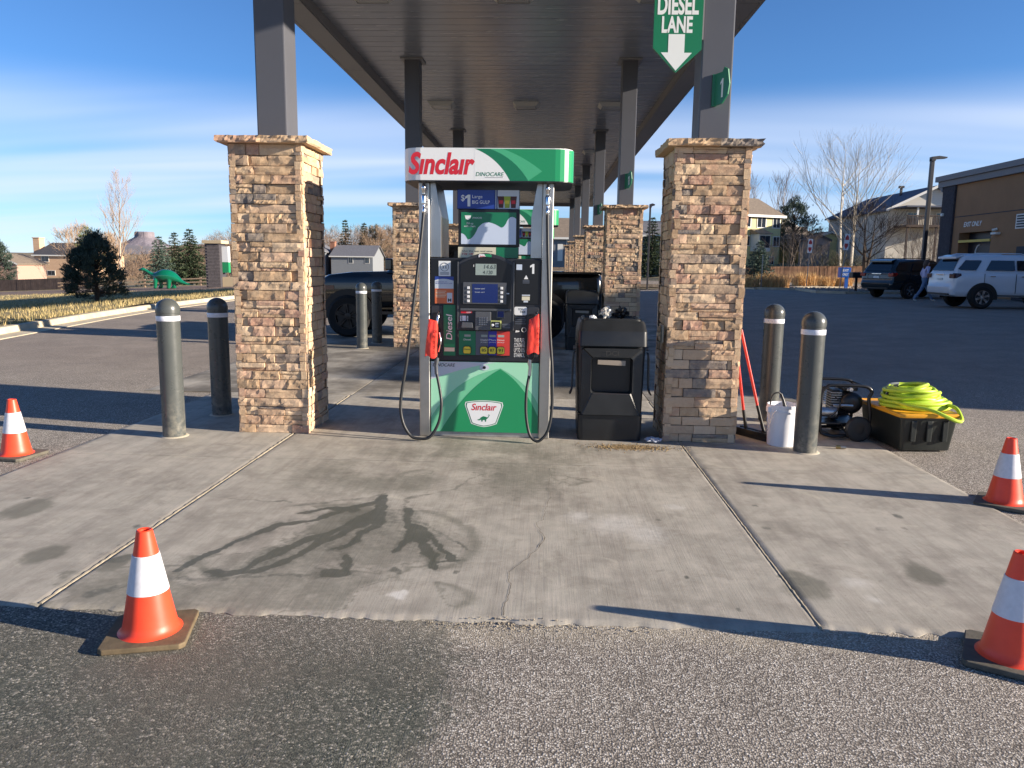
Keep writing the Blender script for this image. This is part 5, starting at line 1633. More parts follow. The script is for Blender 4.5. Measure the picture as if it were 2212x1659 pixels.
def wheel(t, x, y, r, side, spokes=6, rim=None, wd=.24):
    s = side
    w = MB().lathe([(r * .60, -wd / 2), (r * .86, -wd / 2 - .01), (r * .97, -wd / 2 + .03), (r, -wd / 4), (r, wd / 4), (r * .97, wd / 2 - .03), (r * .86, wd / 2 + .01), (r * .60, wd / 2)], 36, c=(x, y, r), axis='Y').build('wheel', M_TYRE, t, local=True)
    yo = y + s * (wd / 2 - .015)
    b = MB()
    b.lathe([(r * .64, 0), (r * .63, s * .012), (r * .57, s * .012), (r * .55, -s * .05)], 32, c=(x, yo, r), axis='Y')
    for k in range(spokes):
        a = 2 * PI * k / spokes + .3
        for da in (-.10, .10):
            d = Vector((math.cos(a + da), 0, math.sin(a + da)))
            p0 = Vector((x, yo, r)) + d * r * .14; p1 = Vector((x, yo, r)) + d * r * .58
            n = Vector((-d.z, 0, d.x)) * r * .045
            b.add([p0 - n, p0 + n, p1 + n * 1.2, p1 - n * 1.2, p0 - n + Vector((0, -s * .03, 0)), p0 + n + Vector((0, -s * .03, 0)), p1 + n + Vector((0, -s * .03, 0)), p1 - n + Vector((0, -s * .03, 0))], [(0, 1, 2, 3), (0, 4, 5, 1), (1, 5, 6, 2), (3, 2, 6, 7), (0, 3, 7, 4)])
    b.lathe([(r * .16, -s * .03), (r * .16, s * .004), (.0005, s * .008)], 16, c=(x, yo, r), axis='Y')
    b.build('rim', rim or M_RIM, w, local=True)
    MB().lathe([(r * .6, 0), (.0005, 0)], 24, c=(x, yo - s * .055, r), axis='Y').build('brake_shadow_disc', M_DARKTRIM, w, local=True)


def car_loft(t, name, levels, m, r=.14, power=None):
    b = MB(); vs = []
    for lv in levels:
        z, xa, xb, hw = lv[:4]; rr_ = lv[4] if len(lv) > 4 else r
        # rounded plan with slightly barrelled sides
        ring = []
        base = rrect(xa, xb, -hw, hw, rr_, 5)
        for (u, v) in base:
            f = (u - (xa + xb) / 2) / ((xb - xa) / 2)
            ring.append((u, v * (1 - .05 * f * f)))
        # add midpoints on the long sides
        n = len(ring); vs += [(u, v, z) for u, v in ring]
    L = len(levels)
    b.add(vs, [(j * n + i, j * n + (i + 1) % n, (j + 1) * n + (i + 1) % n, (j + 1) * n + i) for j in range(L - 1) for i in range(n)], 0, True)
    b.add(vs[-n:], [tuple(range(n))], 0, True); b.add(vs[:n], [tuple(reversed(range(n)))])
    return b.build(name, m, t, local=True)


def side_panel(t, name, poly, yfun, s, m, th=.012, parent=None):
    b = MB()
    n = len(poly)
    vs = [(x, s * (yfun(x, z)), z) for x, z in poly] + [(x, s * (yfun(x, z) - th * 2), z) for x, z in poly]
    b.add(vs, [tuple(range(n)) if s < 0 else tuple(reversed(range(n)))] + [(i, (i + 1) % n, n + (i + 1) % n, n + i) for i in range(n)])
    return b.build(name, m, parent or t, local=True)


def suv(name, label, loc, rz, paint, L, hw, H, hub, wb, r, lit=False, rimspokes=6, tail=M_REDL):
    t = thing(name, label, 'car', loc, rz)
    belt = .62 * H + .06
    zs = H / 1.8
    body = car_loft(t, 'body', [(.40 * zs, .14, L - .18, hw - .09), (.46 * zs, .04, L - .07, hw - .03), (.60 * zs, .0, L - .01, hw - .005), (.70 * zs, .0, L, hw - .01), (.74 * zs, .035, L - .01, hw), (.95 * zs, .05, L - .02, hw + .01), (1.08 * zs, .06, L - .08, hw), (1.16 * zs, .07, L - .18, hw - .025), (1.20 * zs, .09, L - .5, hw - .05), (1.23 * zs, .12, L - 1.1, hw - .09)], paint)
    zb, zt = 1.19 * zs, 1.70 * zs
    yc = lambda z: (hw - .035) - (z - zb) / (zt - zb) * .16
    car_loft(t, 'cabin', [(zb, .09, L - 1.22, hw - .035), (1.32 * zs, .15, L - 1.42, yc(1.32 * zs)), (1.58 * zs, .30, L - 1.82, yc(1.58 * zs)), (zt, .38, L - 2.0, yc(zt)), (1.75 * zs, .46, L - 2.12, yc(zt) - .05), (1.785 * zs, .62, L - 2.35, yc(zt) - .16)], paint, .16)
    f = lambda x, z: yc(z) * (1 - .05 * ((x - L * .4) / (L * .45)) ** 2) + .014
    w0, w1 = 1.27 * zs, 1.60 * zs
    for s in (-1, 1):
        side_panel(t, 'window', [(.20, w0 + .04), (.30, w0), (.78, w0), (.98, w1 - .02), (.95, w1), (.46, w1)], f, s, M_GLASS)
        side_panel(t, 'window', [(1.10, w0), (2.05, w0), (2.05, w1), (1.30, w1)], f, s, M_GLASS)
        side_panel(t, 'window', [(2.13, w0), (L - 1.62, w0), (L - 2.02, w1 - .02), (L - 2.10, w1), (2.13, w1)], f, s, M_GLASS)
        g = lambda x, z: (hw + .012) * (1 - .05 * ((x - L * .5) / (L * .5)) ** 2)
        for (xa) in (1.06, 2.09, L - 1.55):
            side_panel(t, 'door_seam', [(xa, .52 * zs), (xa + .008, .52 * zs), (xa + .008, 1.16 * zs), (xa, 1.16 * zs)], lambda x, z: g(x, z) + .001 - max(0, (z - 1.08 * zs)) * .25, s, M_DARKTRIM)
        for xa in (1.22, 2.24): side_panel(t, 'door_handle', [(xa, 1.06 * zs), (xa + .17, 1.06 * zs), (xa + .17, 1.085 * zs), (xa, 1.085 * zs)], lambda x, z: g(x, z) + .028, s, M_CHROME)
        side_panel(t, 'sill_trim', [(hub + r + .12, .42 * zs), (hub + wb - r - .1, .42 * zs), (hub + wb - r - .1, .47 * zs), (hub + r + .12, .47 * zs)], lambda x, z: g(x, z) - .015, s, M_BEZ if lit else M_DARKTRIM)
        for xx in (hub, hub + wb):
            n = 20
            arch = [(xx + (r + .10) * math.cos(a), r + (r + .10) * math.sin(a)) for a in np.linspace(-.15, PI + .15, n)]
            side_panel(t, 'wheel_arch', arch, lambda x, z: g(x, z) + .004, s, M_DARKTRIM)
            wheel(t, xx, s * (hw - .10), r, s, rimspokes)
        side_panel(t, 'tail_lamp', [(.012, 1.02 * zs), (.14, 1.0 * zs), (.30, 1.09 * zs), (.28, 1.16 * zs), (.05, 1.17 * zs)], lambda x, z: hw * (1 - .05 * ((x - L * .5) / (L * .5)) ** 2) + .006 - (0 if x > .1 else .05), s, tail)
        MB().box(.022, .12, s * (hw - .30) if s > 0 else -(hw - .03), s * (hw - .03) if s > 0 else -(hw - .30), 1.00 * zs, 1.15 * zs).build('tail_lamp', tail, t, local=True, bevel=.02)
        MB().tube([(.7, s * (yc(zt) - .1), 1.79 * zs), (.85, s * (yc(zt) - .1), 1.825 * zs), (L - 2.5, s * (yc(zt) - .1), 1.825 * zs), (L - 2.35, s * (yc(zt) - .1), 1.785 * zs)], .018, 8).build('roof_rail', paint if lit else M_DARKTRIM, t, local=True)
        MB().box(L - 1.62, L - 1.45, s * (hw + .16) if s < 0 else s * (hw - .02), s * (hw - .02) if s < 0 else s * (hw + .16), 1.22 * zs, 1.38 * zs).build('mirror', paint, t, local=True, bevel=.04)
    # rear window, plate, bumper
    xr = lambda z: float(np.interp(z / zs, [1.19, 1.32, 1.58, 1.70], [.09, .15, .30, .38])) - .022
    b = MB(); wz = [w0 - .02, 1.32 * zs, 1.58 * zs, w1 + .03]
    for k in range(3):
        a, c_ = wz[k], wz[k + 1]; ya, yb = .70 - (a - w0) * .3, .70 - (c_ - w0) * .3
        b.add([(xr(a), -ya, a), (xr(a), ya, a), (xr(c_), yb, c_), (xr(c_), -yb, c_)], [(3, 2, 1, 0)])
    b.build('rear_window', M_GLASS, t, local=True)
    MB().prism([(.20, zt - .06), (.50, zt + .06), (.50, zt + .09), (.20, zt + .01)], -.6, .6, 'XZ').build('spoiler', paint, t, local=True, bevel=.01)
    MB().box(.02, .05, -.26, .26, 1.10 * zs, 1.14 * zs).build('tailgate_trim', M_CHROME, t, local=True, bevel=.006)
    MB().box(.028, .05, -.155, .155, .92 * zs, 1.01 * zs).build('number_plate', M_PLATE, t, local=True, bevel=.004)
    MB().box(-.02, .10, -.7, .7, .44 * zs, .50 * zs).build('bumper_insert', M_DARKTRIM, t, local=True, bevel=.01)
    return t


M_WHITEP = mat('white_car_paint', S(206, 210, 216), .25, coat=.6)
M_DARKP = mat('dark_teal_car_paint', S(26, 36, 42), .22, coat=.7, metal=.2)
M_BLACKP = mat('black_car_paint', S(10, 11, 13), .18, coat=.8)
suv('parked_car', 'white four-by-four parked with its back to the pumps, nearest car at right', (13.70, 27.62, tzf(15.5, 27.6)), 0.0, M_WHITEP, 4.82, .93, 1.83, 1.03, 2.79, .39, lit=True, tail=mat('tail_lamp_smoked', S(70, 42, 46), .12))
suv('parked_car', 'dark family car with red tail lamps parked beyond the white one', (14.65, 35.05, tzf(15, 35)), R(24), M_DARKP, 4.79, .94, 1.74, 1.03, 2.79, .36, rimspokes=5)

# black pickup across the lane behind the second pillars
t = thing('pickup_truck', 'black pickup truck standing across the lane behind the second pair of pillars', 'pickup', (1.2, 17.05, 0.0), PI)
L = 5.9
car_loft(t, 'body', [(.60, .12, L - .15, .92), (.66, .02, L - .03, .98), (.80, 0, L, 1.0), (1.10, 0, L, 1.0), (1.24, .01, L - .03, .99), (1.31, .02, L - .14, .97), (1.37, .03, L - .6, .93), (1.40, .05, L - 1.4, .9)], M_BLACKP, .12)
MB().box(.02, 2.15, -.98, .98, 1.38, 1.435).build('bed_rail', M_BLACKP, t, local=True, bevel=.02)
ycab = lambda z: .95 - (z - 1.38) / .55 * .14
car_loft(t, 'cab', [(1.36, 2.05, L - 1.30, .95), (1.5, 2.08, L - 1.55, ycab(1.5)), (1.86, 2.16, L - 2.0, ycab(1.86)), (1.93, 2.24, L - 2.12, ycab(1.9) - .04), (1.965, 2.45, L - 2.3, .66)], M_BLACKP, .14)
for s in (-1, 1):
    for (a, b_, c_) in ((2.22, 3.1, 0), (3.18, 4.12, .34)):
        side_panel(t, 'window', [(a, 1.47), (b_ + (.22 if c_ else 0), 1.47), (b_ - (c_ - .22 if c_ else 0), 1.84), (a + .05, 1.84)], lambda x, z: ycab(z) * (1 - .05 * ((x - 3.3) / 1.3) ** 2) + .014, s, M_GLASS)
    for xx in (1.22, 5.32):
        n = 20
        arch = [(xx + .56 * math.cos(a), .46 + .56 * math.sin(a)) for a in np.linspace(-.1, PI + .1, n)]
        side_panel(t, 'wheel_arch', arch, lambda x, z: 1.0 * (1 - .05 * ((x - 2.95) / 2.95) ** 2) + .03, s, M_DARKTRIM)
        wheel(t, xx, s * .90, .45, s, 6, mat('black_alloy', S(40, 41, 44), .3, .6), .3)
    MB().box(4.32, 4.47, (s * 1.26) if s < 0 else 1.02, -1.02 if s < 0 else 1.26, 1.42, 1.66).build('mirror', M_BLACKP, t, local=True, bevel=.03)
    side_panel(t, 'door_seam', [(3.13, .8), (3.14, .8), (3.14, 1.36), (3.13, 1.36)], lambda x, z: 1.004 if z < 1.2 else .98, s, M_DARKTRIM)
    side_panel(t, 'rocker_step', [(1.9, .50), (4.6, .50), (4.6, .56), (1.9, .56)], lambda x, z: 1.02, s, M_DARKTRIM)
    side_panel(t, 'side_marker', [(5.62, 1.0), (5.84, 1.0), (5.82, 1.09), (5.62, 1.09)], lambda x, z: 1.0 * (1 - .05 * ((x - 2.95) / 2.95) ** 2) + .008, s, mat('amber_lens', S(120, 84, 70), .2))
MB().box(L - .06, L + .10, -.92, .92, .55, .78).build('front_bumper', M_BLACKP, t, local=True, bevel=.04)

# ------------------------------------------------------------------ person walking behind the white car
def person():
    bx, by, bz = 15.08, 31.5, tzf(15.3, 31.4)
    V = {'pelvis': (0, 0, .93), 'waist': (.01, 0, 1.06), 'chest': (.03, 0, 1.26), 'neck': (.045, 0, 1.42), 'headb': (.06, 0, 1.50), 'headt': (.06, 0, 1.60),
         'lsh': (.03, .16, 1.36), 'lel': (-.06, .21, 1.12), 'lwr': (.06, .20, .92), 'rsh': (.03, -.16, 1.36), 'rel': (.0, -.22, 1.11), 'rwr': (.16, -.20, .98),
         'lhip': (.0, .09, .88), 'lkn': (.20, .09, .50), 'lan': (.40, .09, .10), 'lto': (.55, .09, .05), 'rhip': (.0, -.09, .88), 'rkn': (-.14, -.09, .50), 'ran': (-.40, -.09, .12), 'rto': (-.28, -.09, .045),
         'lhand': (.10, .19, .84), 'rhand': (.22, -.19, .91)}
    Rr = {'pelvis': .135, 'waist': .115, 'chest': .135, 'neck': .052, 'headb': .08, 'headt': .095, 'lsh': .062, 'lel': .045, 'lwr': .032, 'rsh': .062, 'rel': .045, 'rwr': .032, 'lhip': .095, 'lkn': .065, 'lan': .048, 'lto': .038, 'rhip': .095, 'rkn': .065, 'ran': .048, 'rto': .038, 'lhand': .03, 'rhand': .03}
    E = [('pelvis', 'waist'), ('waist', 'chest'), ('chest', 'neck'), ('neck', 'headb'), ('headb', 'headt'), ('chest', 'lsh'), ('lsh', 'lel'), ('lel', 'lwr'), ('lwr', 'lhand'), ('chest', 'rsh'), ('rsh', 'rel'), ('rel', 'rwr'), ('rwr', 'rhand'), ('pelvis', 'lhip'), ('lhip', 'lkn'), ('lkn', 'lan'), ('lan', 'lto'), ('pelvis', 'rhip'), ('rhip', 'rkn'), ('rkn', 'ran'), ('ran', 'rto')]
    ks = list(V)
    me = bpy.data.meshes.new('body_skin')
    me.from_pydata([V[k] for k in ks], [(ks.index(a), ks.index(b_)) for a, b_ in E], [])
    o = bpy.data.objects.new('tmp', me); C.objects.link(o)
    o.modifiers.new('s', 'SKIN'); sub = o.modifiers.new('d', 'SUBSURF'); sub.levels = 2; sub.render_levels = 2
    for i, k in enumerate(ks):
        me.skin_vertices[0].data[i].radius = (Rr[k], Rr[k]); me.skin_vertices[0].data[i].use_root = (k == 'pelvis')
    dg = bpy.context.evaluated_depsgraph_get(); dg.update()
    m2 = bpy.data.meshes.new_from_object(o.evaluated_get(dg)); bpy.data.objects.remove(o)
    m2.materials.clear()
    for m in (mat('denim', S(92, 116, 146), .8, var=(20, .15)), mat('lavender_top', S(186, 184, 214), .8), mat('skin', S(190, 140, 116), .55), mat('white_shoe', S(206, 204, 196), .6)): m2.materials.append(m)
    for p in m2.polygons:
        c = p.center
        p.material_index = 3 if c.z < .115 else 0 if c.z < .98 and abs(c.y) < .165 else 2 if c.z > 1.43 or (c.z < 1.0) else 1
        p.use_smooth = True
    t = thing('person', 'person in a lavender top, jeans and white shoes walking between the two parked cars', 'person', (bx, by, bz), 0)
    link('body', m2, t, local=True)
    bm = bmesh.new(); bmesh.ops.create_icosphere(bm, subdivisions=3, radius=1)
    for v in bm.verts:
        n = v.co.copy()
        v.co = Vector((.05 + n.x * .115 - .02, n.y * .105, 1.57 + n.z * .12))
        if n.z < -.1 and n.x < .3: v.co.z -= .16 * min(1, (-n.z - .1) * 1.6); v.co.x -= .03
        if n.x > .35 and n.z < .35: v.co.x -= .11
        v.co += Vector((1, 1, 1)) * .008 * noise.noise(n * 6)
    m3 = bpy.data.meshes.new('hair'); bm.to_mesh(m3); bm.free(); m3.materials.append(mat('brown_hair', S(84, 62, 50), .6, var=(40, .3)))
    for p in m3.polygons: p.use_smooth = True
    link('hair', m3, t, local=True)
person()
# ------------------------------------------------------------------ buildings
def siding_mat(name, col, pitch=.2):
    m = bpy.data.materials.new(name); t = NT(m)
    p = t.pos()
    sep = t.n('ShaderNodeSeparateXYZ'); t.l(p, sep.inputs[0])
    fr = t.math('FRACT', t.math('DIVIDE', sep.outputs[2], pitch))
    n = t.noise(1.2, 4, .6, p)
    c = t.mix(t.math('MULTIPLY', n, .35), col, tuple(v * .75 for v in col))
    c = t.mix(t.math('MULTIPLY', t.step(fr, .12, .0), .45), c, tuple(v * .45 for v in col))
    t.l(c, t.b.inputs['Base Color']); t.b.inputs['Roughness'].default_value = .7
    t.bump(fr, .5, .02)
    return m


def roof_mat(name, col):
    m = bpy.data.materials.new(name); t = NT(m)
    p = t.pos()
    n = t.noise(3, 5, .7, t.pos((1, 1, 6))); n2 = t.noise(.5, 4, .6, p)
    c = t.mix(t.step(n, .3, .7), tuple(v * .7 for v in col), tuple(min(1, v * 1.2) for v in col))
    t.l(t.mix(t.math('MULTIPLY', n2, .4), c, tuple(v * .8 for v in col)), t.b.inputs['Base Color']); t.b.inputs['Roughness'].default_value = .9
    t.bump(n, .5, .03)
    return m


M_TRIM = mat('white_trim', S(222, 220, 212), .6, use_obj=False)
M_WIN = mat('window_glass', S(40, 48, 58), .06, spec=.8)


def house(label, x0, x1, y0, y1, zb, ze, zr, wall, roof, axis='X', windows=(), ov=.45, trim=M_TRIM, chimney=None, name='house', doors=()):
    t = thing(name, label, 'house' if name == 'house' else 'shed', ((x0 + x1) / 2, (y0 + y1) / 2, zb))
    b = MB()
    ym, xm = (y0 + y1) / 2, (x0 + x1) / 2
    b.box(x0, x1, y0, y1, zb - .6, ze)
    if axis == 'X':
        for x in (x0, x1): b.add([(x, y0, ze), (x, y1, ze), (x, ym, zr - .1)], [(0, 1, 2)])
    else:
        for y in (y0, y1): b.add([(x0, y, ze), (x1, y, ze), (xm, y, zr - .1)], [(0, 1, 2)])
    b.build('wall', wall, t)
    b = MB(); th = .18
    if axis == 'X':
        s = (zr - ze) / (ym - y0)
        for sg, ya in ((1, y0), (-1, y1)):
            e = ya - sg * ov; ze2 = ze - s * ov
            b.add([(x0 - ov, e, ze2), (x1 + ov, e, ze2), (x1 + ov, ym, zr), (x0 - ov, ym, zr), (x0 - ov, e, ze2 + th), (x1 + ov, e, ze2 + th), (x1 + ov, ym, zr + th), (x0 - ov, ym, zr + th)], [(0, 1, 2, 3), (4, 7, 6, 5), (0, 4, 5, 1), (1, 5, 6, 2), (0, 3, 7, 4), (3, 2, 6, 7)])
    else:
        s = (zr - ze) / (xm - x0)
        for sg, xa in ((1, x0), (-1, x1)):
            e = xa - sg * ov; ze2 = ze - s * ov
            b.add([(e, y0 - ov, ze2), (e, y1 + ov, ze2), (xm, y1 + ov, zr), (xm, y0 - ov, zr), (e, y0 - ov, ze2 + th), (e, y1 + ov, ze2 + th), (xm, y1 + ov, zr + th), (xm, y0 - ov, zr + th)], [(0, 1, 2, 3), (4, 7, 6, 5), (0, 4, 5, 1), (1, 5, 6, 2), (0, 3, 7, 4), (3, 2, 6, 7)])
    rf = b.build('roof', roof, t)
    # eave boards
    if axis == 'X':
        s = (zr - ze) / (ym - y0); MB().box(x0 - ov, x1 + ov, y0 - ov - .05, y0 - ov - .003, ze - s * ov - .04, ze - s * ov + .22).build('eave_board', trim, rf)
    else:
        s = (zr - ze) / (xm - x0)
        for sg, xa in ((1, x0), (-1, x1)):
            e = xa - sg * ov; yy = y0 - ov - .04
            b = MB(); b.add([(e, yy, ze - s * ov - .06), (xm, yy, zr - .06), (xm, yy, zr + th + .02), (e, yy, ze - s * ov + th + .02)], [(0, 1, 2, 3)]); b.build('eave_board', trim, rf)
    for (xa, xb, za, zb_) in windows:
        w = MB().box(xa - .09, xb + .09, y0 - .06, y0 - .002, za - .09, zb_ + .09).build('window', trim, t)
        xm_ = (xa + xb) / 2
        MB().box(xa, xm_ - .03, y0 - .072, y0 - .058, za, zb_).build('pane', M_WIN, w); MB().box(xm_ + .03, xb, y0 - .072, y0 - .058, za, zb_).build('pane', M_WIN, w)
    for (xa, xb, za, zb_, m) in doors:
        MB().box(xa, xb, y0 - .06, y0 - .002, za, zb_).build('door', m, t)
    if chimney:
        xa, xb, ya, yb, zt, m = chimney
        MB().box(xa, xb, ya, yb, zb, zt).build('chimney', m, t)
        MB().box(xa - .12, xb + .12, ya - .12, yb + .12, zt, zt + .22).build('chimney_cap', m, t)
    return t


M_TANW = siding_mat('tan_stucco', S(206, 172, 140), .9)
M_GREYW = siding_mat('grey_siding', S(128, 132, 136))
M_YELW = siding_mat('pale_yellow_siding', S(214, 204, 146))
M_SAGEW = siding_mat('sage_siding', S(176, 170, 122))
M_WHITEW = siding_mat('white_siding', S(206, 200, 188))
M_SHEDW = siding_mat('shed_grey', S(118, 120, 126), .3)
M_RFG = roof_mat('roof_grey', S(112, 112, 116)); M_RFD = roof_mat('roof_dark', S(70, 70, 74)); M_RFT = roof_mat('roof_tan', S(134, 120, 104)); M_RFB = roof_mat('roof_blue_grey', S(92, 98, 112))
M_BRN = mat('brown_brick_chimney', S(150, 104, 82), .85, var=(2, .2), use_obj=False)
M_PINK = siding_mat('pinkish_siding', S(176, 146, 130))
house('tan two-storey house with dark roof and a pale chimney behind the pine at far left', -118.4, -105.5, 176, 191, -3.2, 2.1, 4.9, M_TANW, M_RFD, 'X', [(-116.7, -115.1, .64, 1.86), (-108.7, -107.1, .64, 1.86), (-115.5, -113.8, -2.5, -1.49)], chimney=(-121.2, -119.7, 180, 182, 6.0, M_TANW), doors=[(-111.3, -110, -3.0, -1.6, M_RFD)])
house('small pinkish house cut off by the left edge of the picture', -101.5, -93.5, 134, 142, -3.0, .4, 2.0, M_PINK, M_RFT, 'Y')
house('grey two-storey house with white windows seen beyond the black pickup', -53, -42.6, 191, 204, -3.0, 2.84, 5.5, M_GREYW, M_RFG, 'X', [(-48.6, -47.6, 1.2, 2.55), (-44.5, -43.5, 1.2, 2.5)], chimney=(-54.6, -53.4, 196, 197.5, 6.3, M_BRN))
house('dark gabled wing of the grey house behind the near left pillar', -62, -54.7, 192, 204, -3.0, 3.9, 5.8, M_GREYW, M_RFG, 'Y')
yh = house('pale yellow three-storey house with white-framed windows right of the near right pillar', 17.0, 26.1, 88, 97, .3, 7.3, 9.4, M_YELW, M_RFT, 'X', [(22.71, 23.84, 5.99, 7.1), (24.95, 25.9, 6.0, 7.1), (25.13, 25.95, 3.95, 4.95), (24.7, 25.3, 1.9, 2.7), (20.6, 21.7, 6, 7.1), (20.6, 21.7, 3.95, 4.95)], ov=.4)
house('low sage house with a brown roof behind the bare shrubs at right', 26.9, 32.2, 97, 104, 1.9, 5.2, 6.5, M_SAGEW, M_RFT, 'X', [(30.0, 30.8, 3.6, 4.5)])
house('small grey garden shed with one window on the slope behind the fence', 28.3, 30.6, 85.5, 88.5, 1.6, 4.45, 4.95, M_SHEDW, M_RFD, 'Y', [(29.25, 29.65, 3.45, 3.95)], ov=.15, name='garden_shed', trim=M_RFD)
house('yellow gabled house end with white rakes behind the signs', 30.9, 35.0, 92, 99, 2.0, 4.9, 5.6, M_YELW, M_RFT, 'Y', ov=.3)
house('grey-roofed house behind the large bare trees', 28.5, 34.5, 104, 112, 2.2, 5.6, 7.6, M_SHEDW, M_RFB, 'Y')
wh = house('white gabled house with a raised dark deck behind the tall lamp post', 33.7, 42.5, 79, 95, 2.0, 7.35, 9.5, M_WHITEW, M_RFB, 'Y', [(35.6, 36.6, 5.6, 7.0), (38.4, 39.3, 5.6, 7.0)], ov=.4, chimney=(36.9, 37.1, 84, 84.2, 9.9, M_RFD))
M_DECK = mat('dark_deck_wood', S(74, 60, 52), .8, var=(4, .25), use_obj=False)
t = thing('raised_deck', 'dark timber deck with railing on the front of the white house', 'deck', (37, 77.6, 2))
MB().box(34.3, 40.5, 76.2, 78.9, 5.55, 5.75).build('floor', M_DECK, t)
for k in range(42): MB().box(34.3 + k * .148, 34.36 + k * .148, 76.2, 76.26, 5.75, 6.55).build('baluster', M_DECK, t)
MB().box(34.25, 40.55, 76.17, 76.29, 6.55, 6.65).build('handrail', M_DECK, t)
for xx in (34.5, 37.2, 39.9):
    MB().box(xx - .08, xx + .08, 76.3, 76.46, 1.5, 5.55).build('post', M_DECK, t); MB().box(xx + .8, xx + .95, 76.4, 76.55, 5.75, 7.4).build('porch_post', M_TRIM, t)
MB().box(34.2, 40.6, 76.2, 79, 7.4, 7.55).build('porch_roof', M_RFB, t)
# bay window of the yellow house, then turn the house a little towards the sun
bay = MB().box(21.9, 23.5, 86.6, 87.995, 3.3, 5.2).build('bay_window', M_TRIM, yh)
for (a, c_) in ((22.0, 22.7), (22.75, 23.4)): MB().box(a, c_, 86.57, 86.598, 3.7, 5.0).build('pane', M_WIN, bay)
MB().prism([(86.3, 5.2), (87.9, 5.2), (87.9, 5.75)], 21.7, 23.7, 'YZ').build('bay_roof', M_RFT, bay)
yh.rotation_euler = (0, 0, R(26)); yh.location.x -= 0.9
house('grey house with a white door glimpsed between the far right pillars', -2.5, 4.6, 99, 107, 1.8, 5.0, 7.4, M_GREYW, M_RFT, 'X', [(2.75, 3.4, 3.2, 4.8)], doors=[(1.55, 2.2, 2.0, 4.1, M_TRIM)])
house('grey house with a wide window beside the thin lamp post', 11.0, 16.8, 100, 108, 1.8, 5.4, 7.2, M_GREYW, M_RFG, 'X', [(12.9, 14.1, 3.6, 4.7)])

# car wash and shop along the right
M_STUC = mat('brown_stucco', S(150, 112, 78), .85, var=(.8, .12), bump=(60, .3, .004), use_obj=False)
M_CORN = mat('cornice_grey', S(120, 116, 116), .6, use_obj=False)
M_DBRK = mat('dark_brick', S(62, 60, 66), .85, var=(6, .3), use_obj=False)
XW = 21.0
t = thing('car_wash', 'brown stucco car wash and shop with dark brick corner at the right edge', 'building', (27, 24, .28))
b = MB()
b.box(XW, 34, 5.6, 37.85, -.2, 6.15); b.box(XW, 34, 40.72, 41.35, -.2, 6.15); b.box(XW, 34, 37.85, 40.72, 3.42, 6.15); b.box(XW + .6, 34, 37.85, 40.72, -.2, 3.42)
b.build('wall', M_STUC, t)
MB().box(XW + .5, XW + .598, 37.9, 40.7, -.1, 3.4).build('door', mat('door_navy', S(20, 24, 36), .4, use_obj=False), t)
MB().box(XW - .03, XW + .05, 37.9, 40.7, 2.93, 3.05).build('clearance_bar', mat('bar_yellow', S(206, 176, 70), .5, use_obj=False), t)
rg = MB(); rg.tube([(XW + .49, 39.6 + .36 * math.cos(a), 2.45 + .36 * math.sin(a)) for a in np.linspace(-1.4, 1.5, 14)], .035, 6); rg.build('door_emblem', M_SWHITE, t)
br = thing  # brick pier with separate courses
pier = MB().box(XW - .10, 34, 41.36, 42.55, -.2, 5.85).build('brick_pier', M_DBRK, t)
cb = MB()
for k in range(72):
    z = -.1 + k * .082
    n = 5
    for q in range(n):
        y = 41.37 + (q + .5 * (k % 2)) * .235
        y2 = min(y + .225, 42.54)
        if y2 - y > .03: cb.box(XW - .118, XW - .1, y, y2, z, z + .07)
stuff(cb.build('brick_courses', M_DBRK, t, recalc=False))
b = MB()
for (o_, z0_, z1_) in ((.10, 5.85, 6.15), (.22, 6.15, 6.42)):
    b.box(XW - o_ - .1, 34.2, 5.4, 42.55 + o_ + .3, z0_ + .002, z1_)
b.build('cornice', M_CORN, t)
MB().prism([(42.55, 5.6), (42.56, 5.852), (43.0, 5.852)], XW - .15, 34, 'YZ').build('cornice_return', M_CORN, t)
MB().box(XW - .012, XW - .002, 5.7, 41.3, 4.22, 4.26).build('reveal', M_RFD, t)
text('lettering', 'EXIT ONLY', 0, 1, 0, 1, M_SWHITE, t, lambda u, v, w: (XW - .012, 40.35 - 1.62 * u, 3.70 + .24 * v + .0 * u), bold=.035, shear=.22)
MB().box(XW - .05, XW - .003, 34.3, 35.95, 3.42, 4.06).build('louvre_frame', M_TRIM, t)
for k in range(5): MB().box(XW - .07, XW - .051, 34.4, 35.85, 3.48 + k * .115, 3.54 + k * .115).build('louvre', M_RFD, t)
MB().cyl((XW - .03, 37.35, 3.48), (XW - .22, 37.45, 3.42), .06, n=12).build('security_camera', M_TRIM, t)
MB().box(XW - .25, XW - .003, 37.1, 37.5, 3.22, 3.32).build('wall_light', M_TRIM, t, bevel=.02)
MB().box(XW - .22, XW - .103, 42.2, 42.4, 4.35, 4.5).build('wall_light', M_TRIM, t, bevel=.03)
MB().box(XW - .75, XW - .003, 32.5, 34.5, .3, 2.6).build('utility_cabinet', M_RFD, t, bevel=.02)

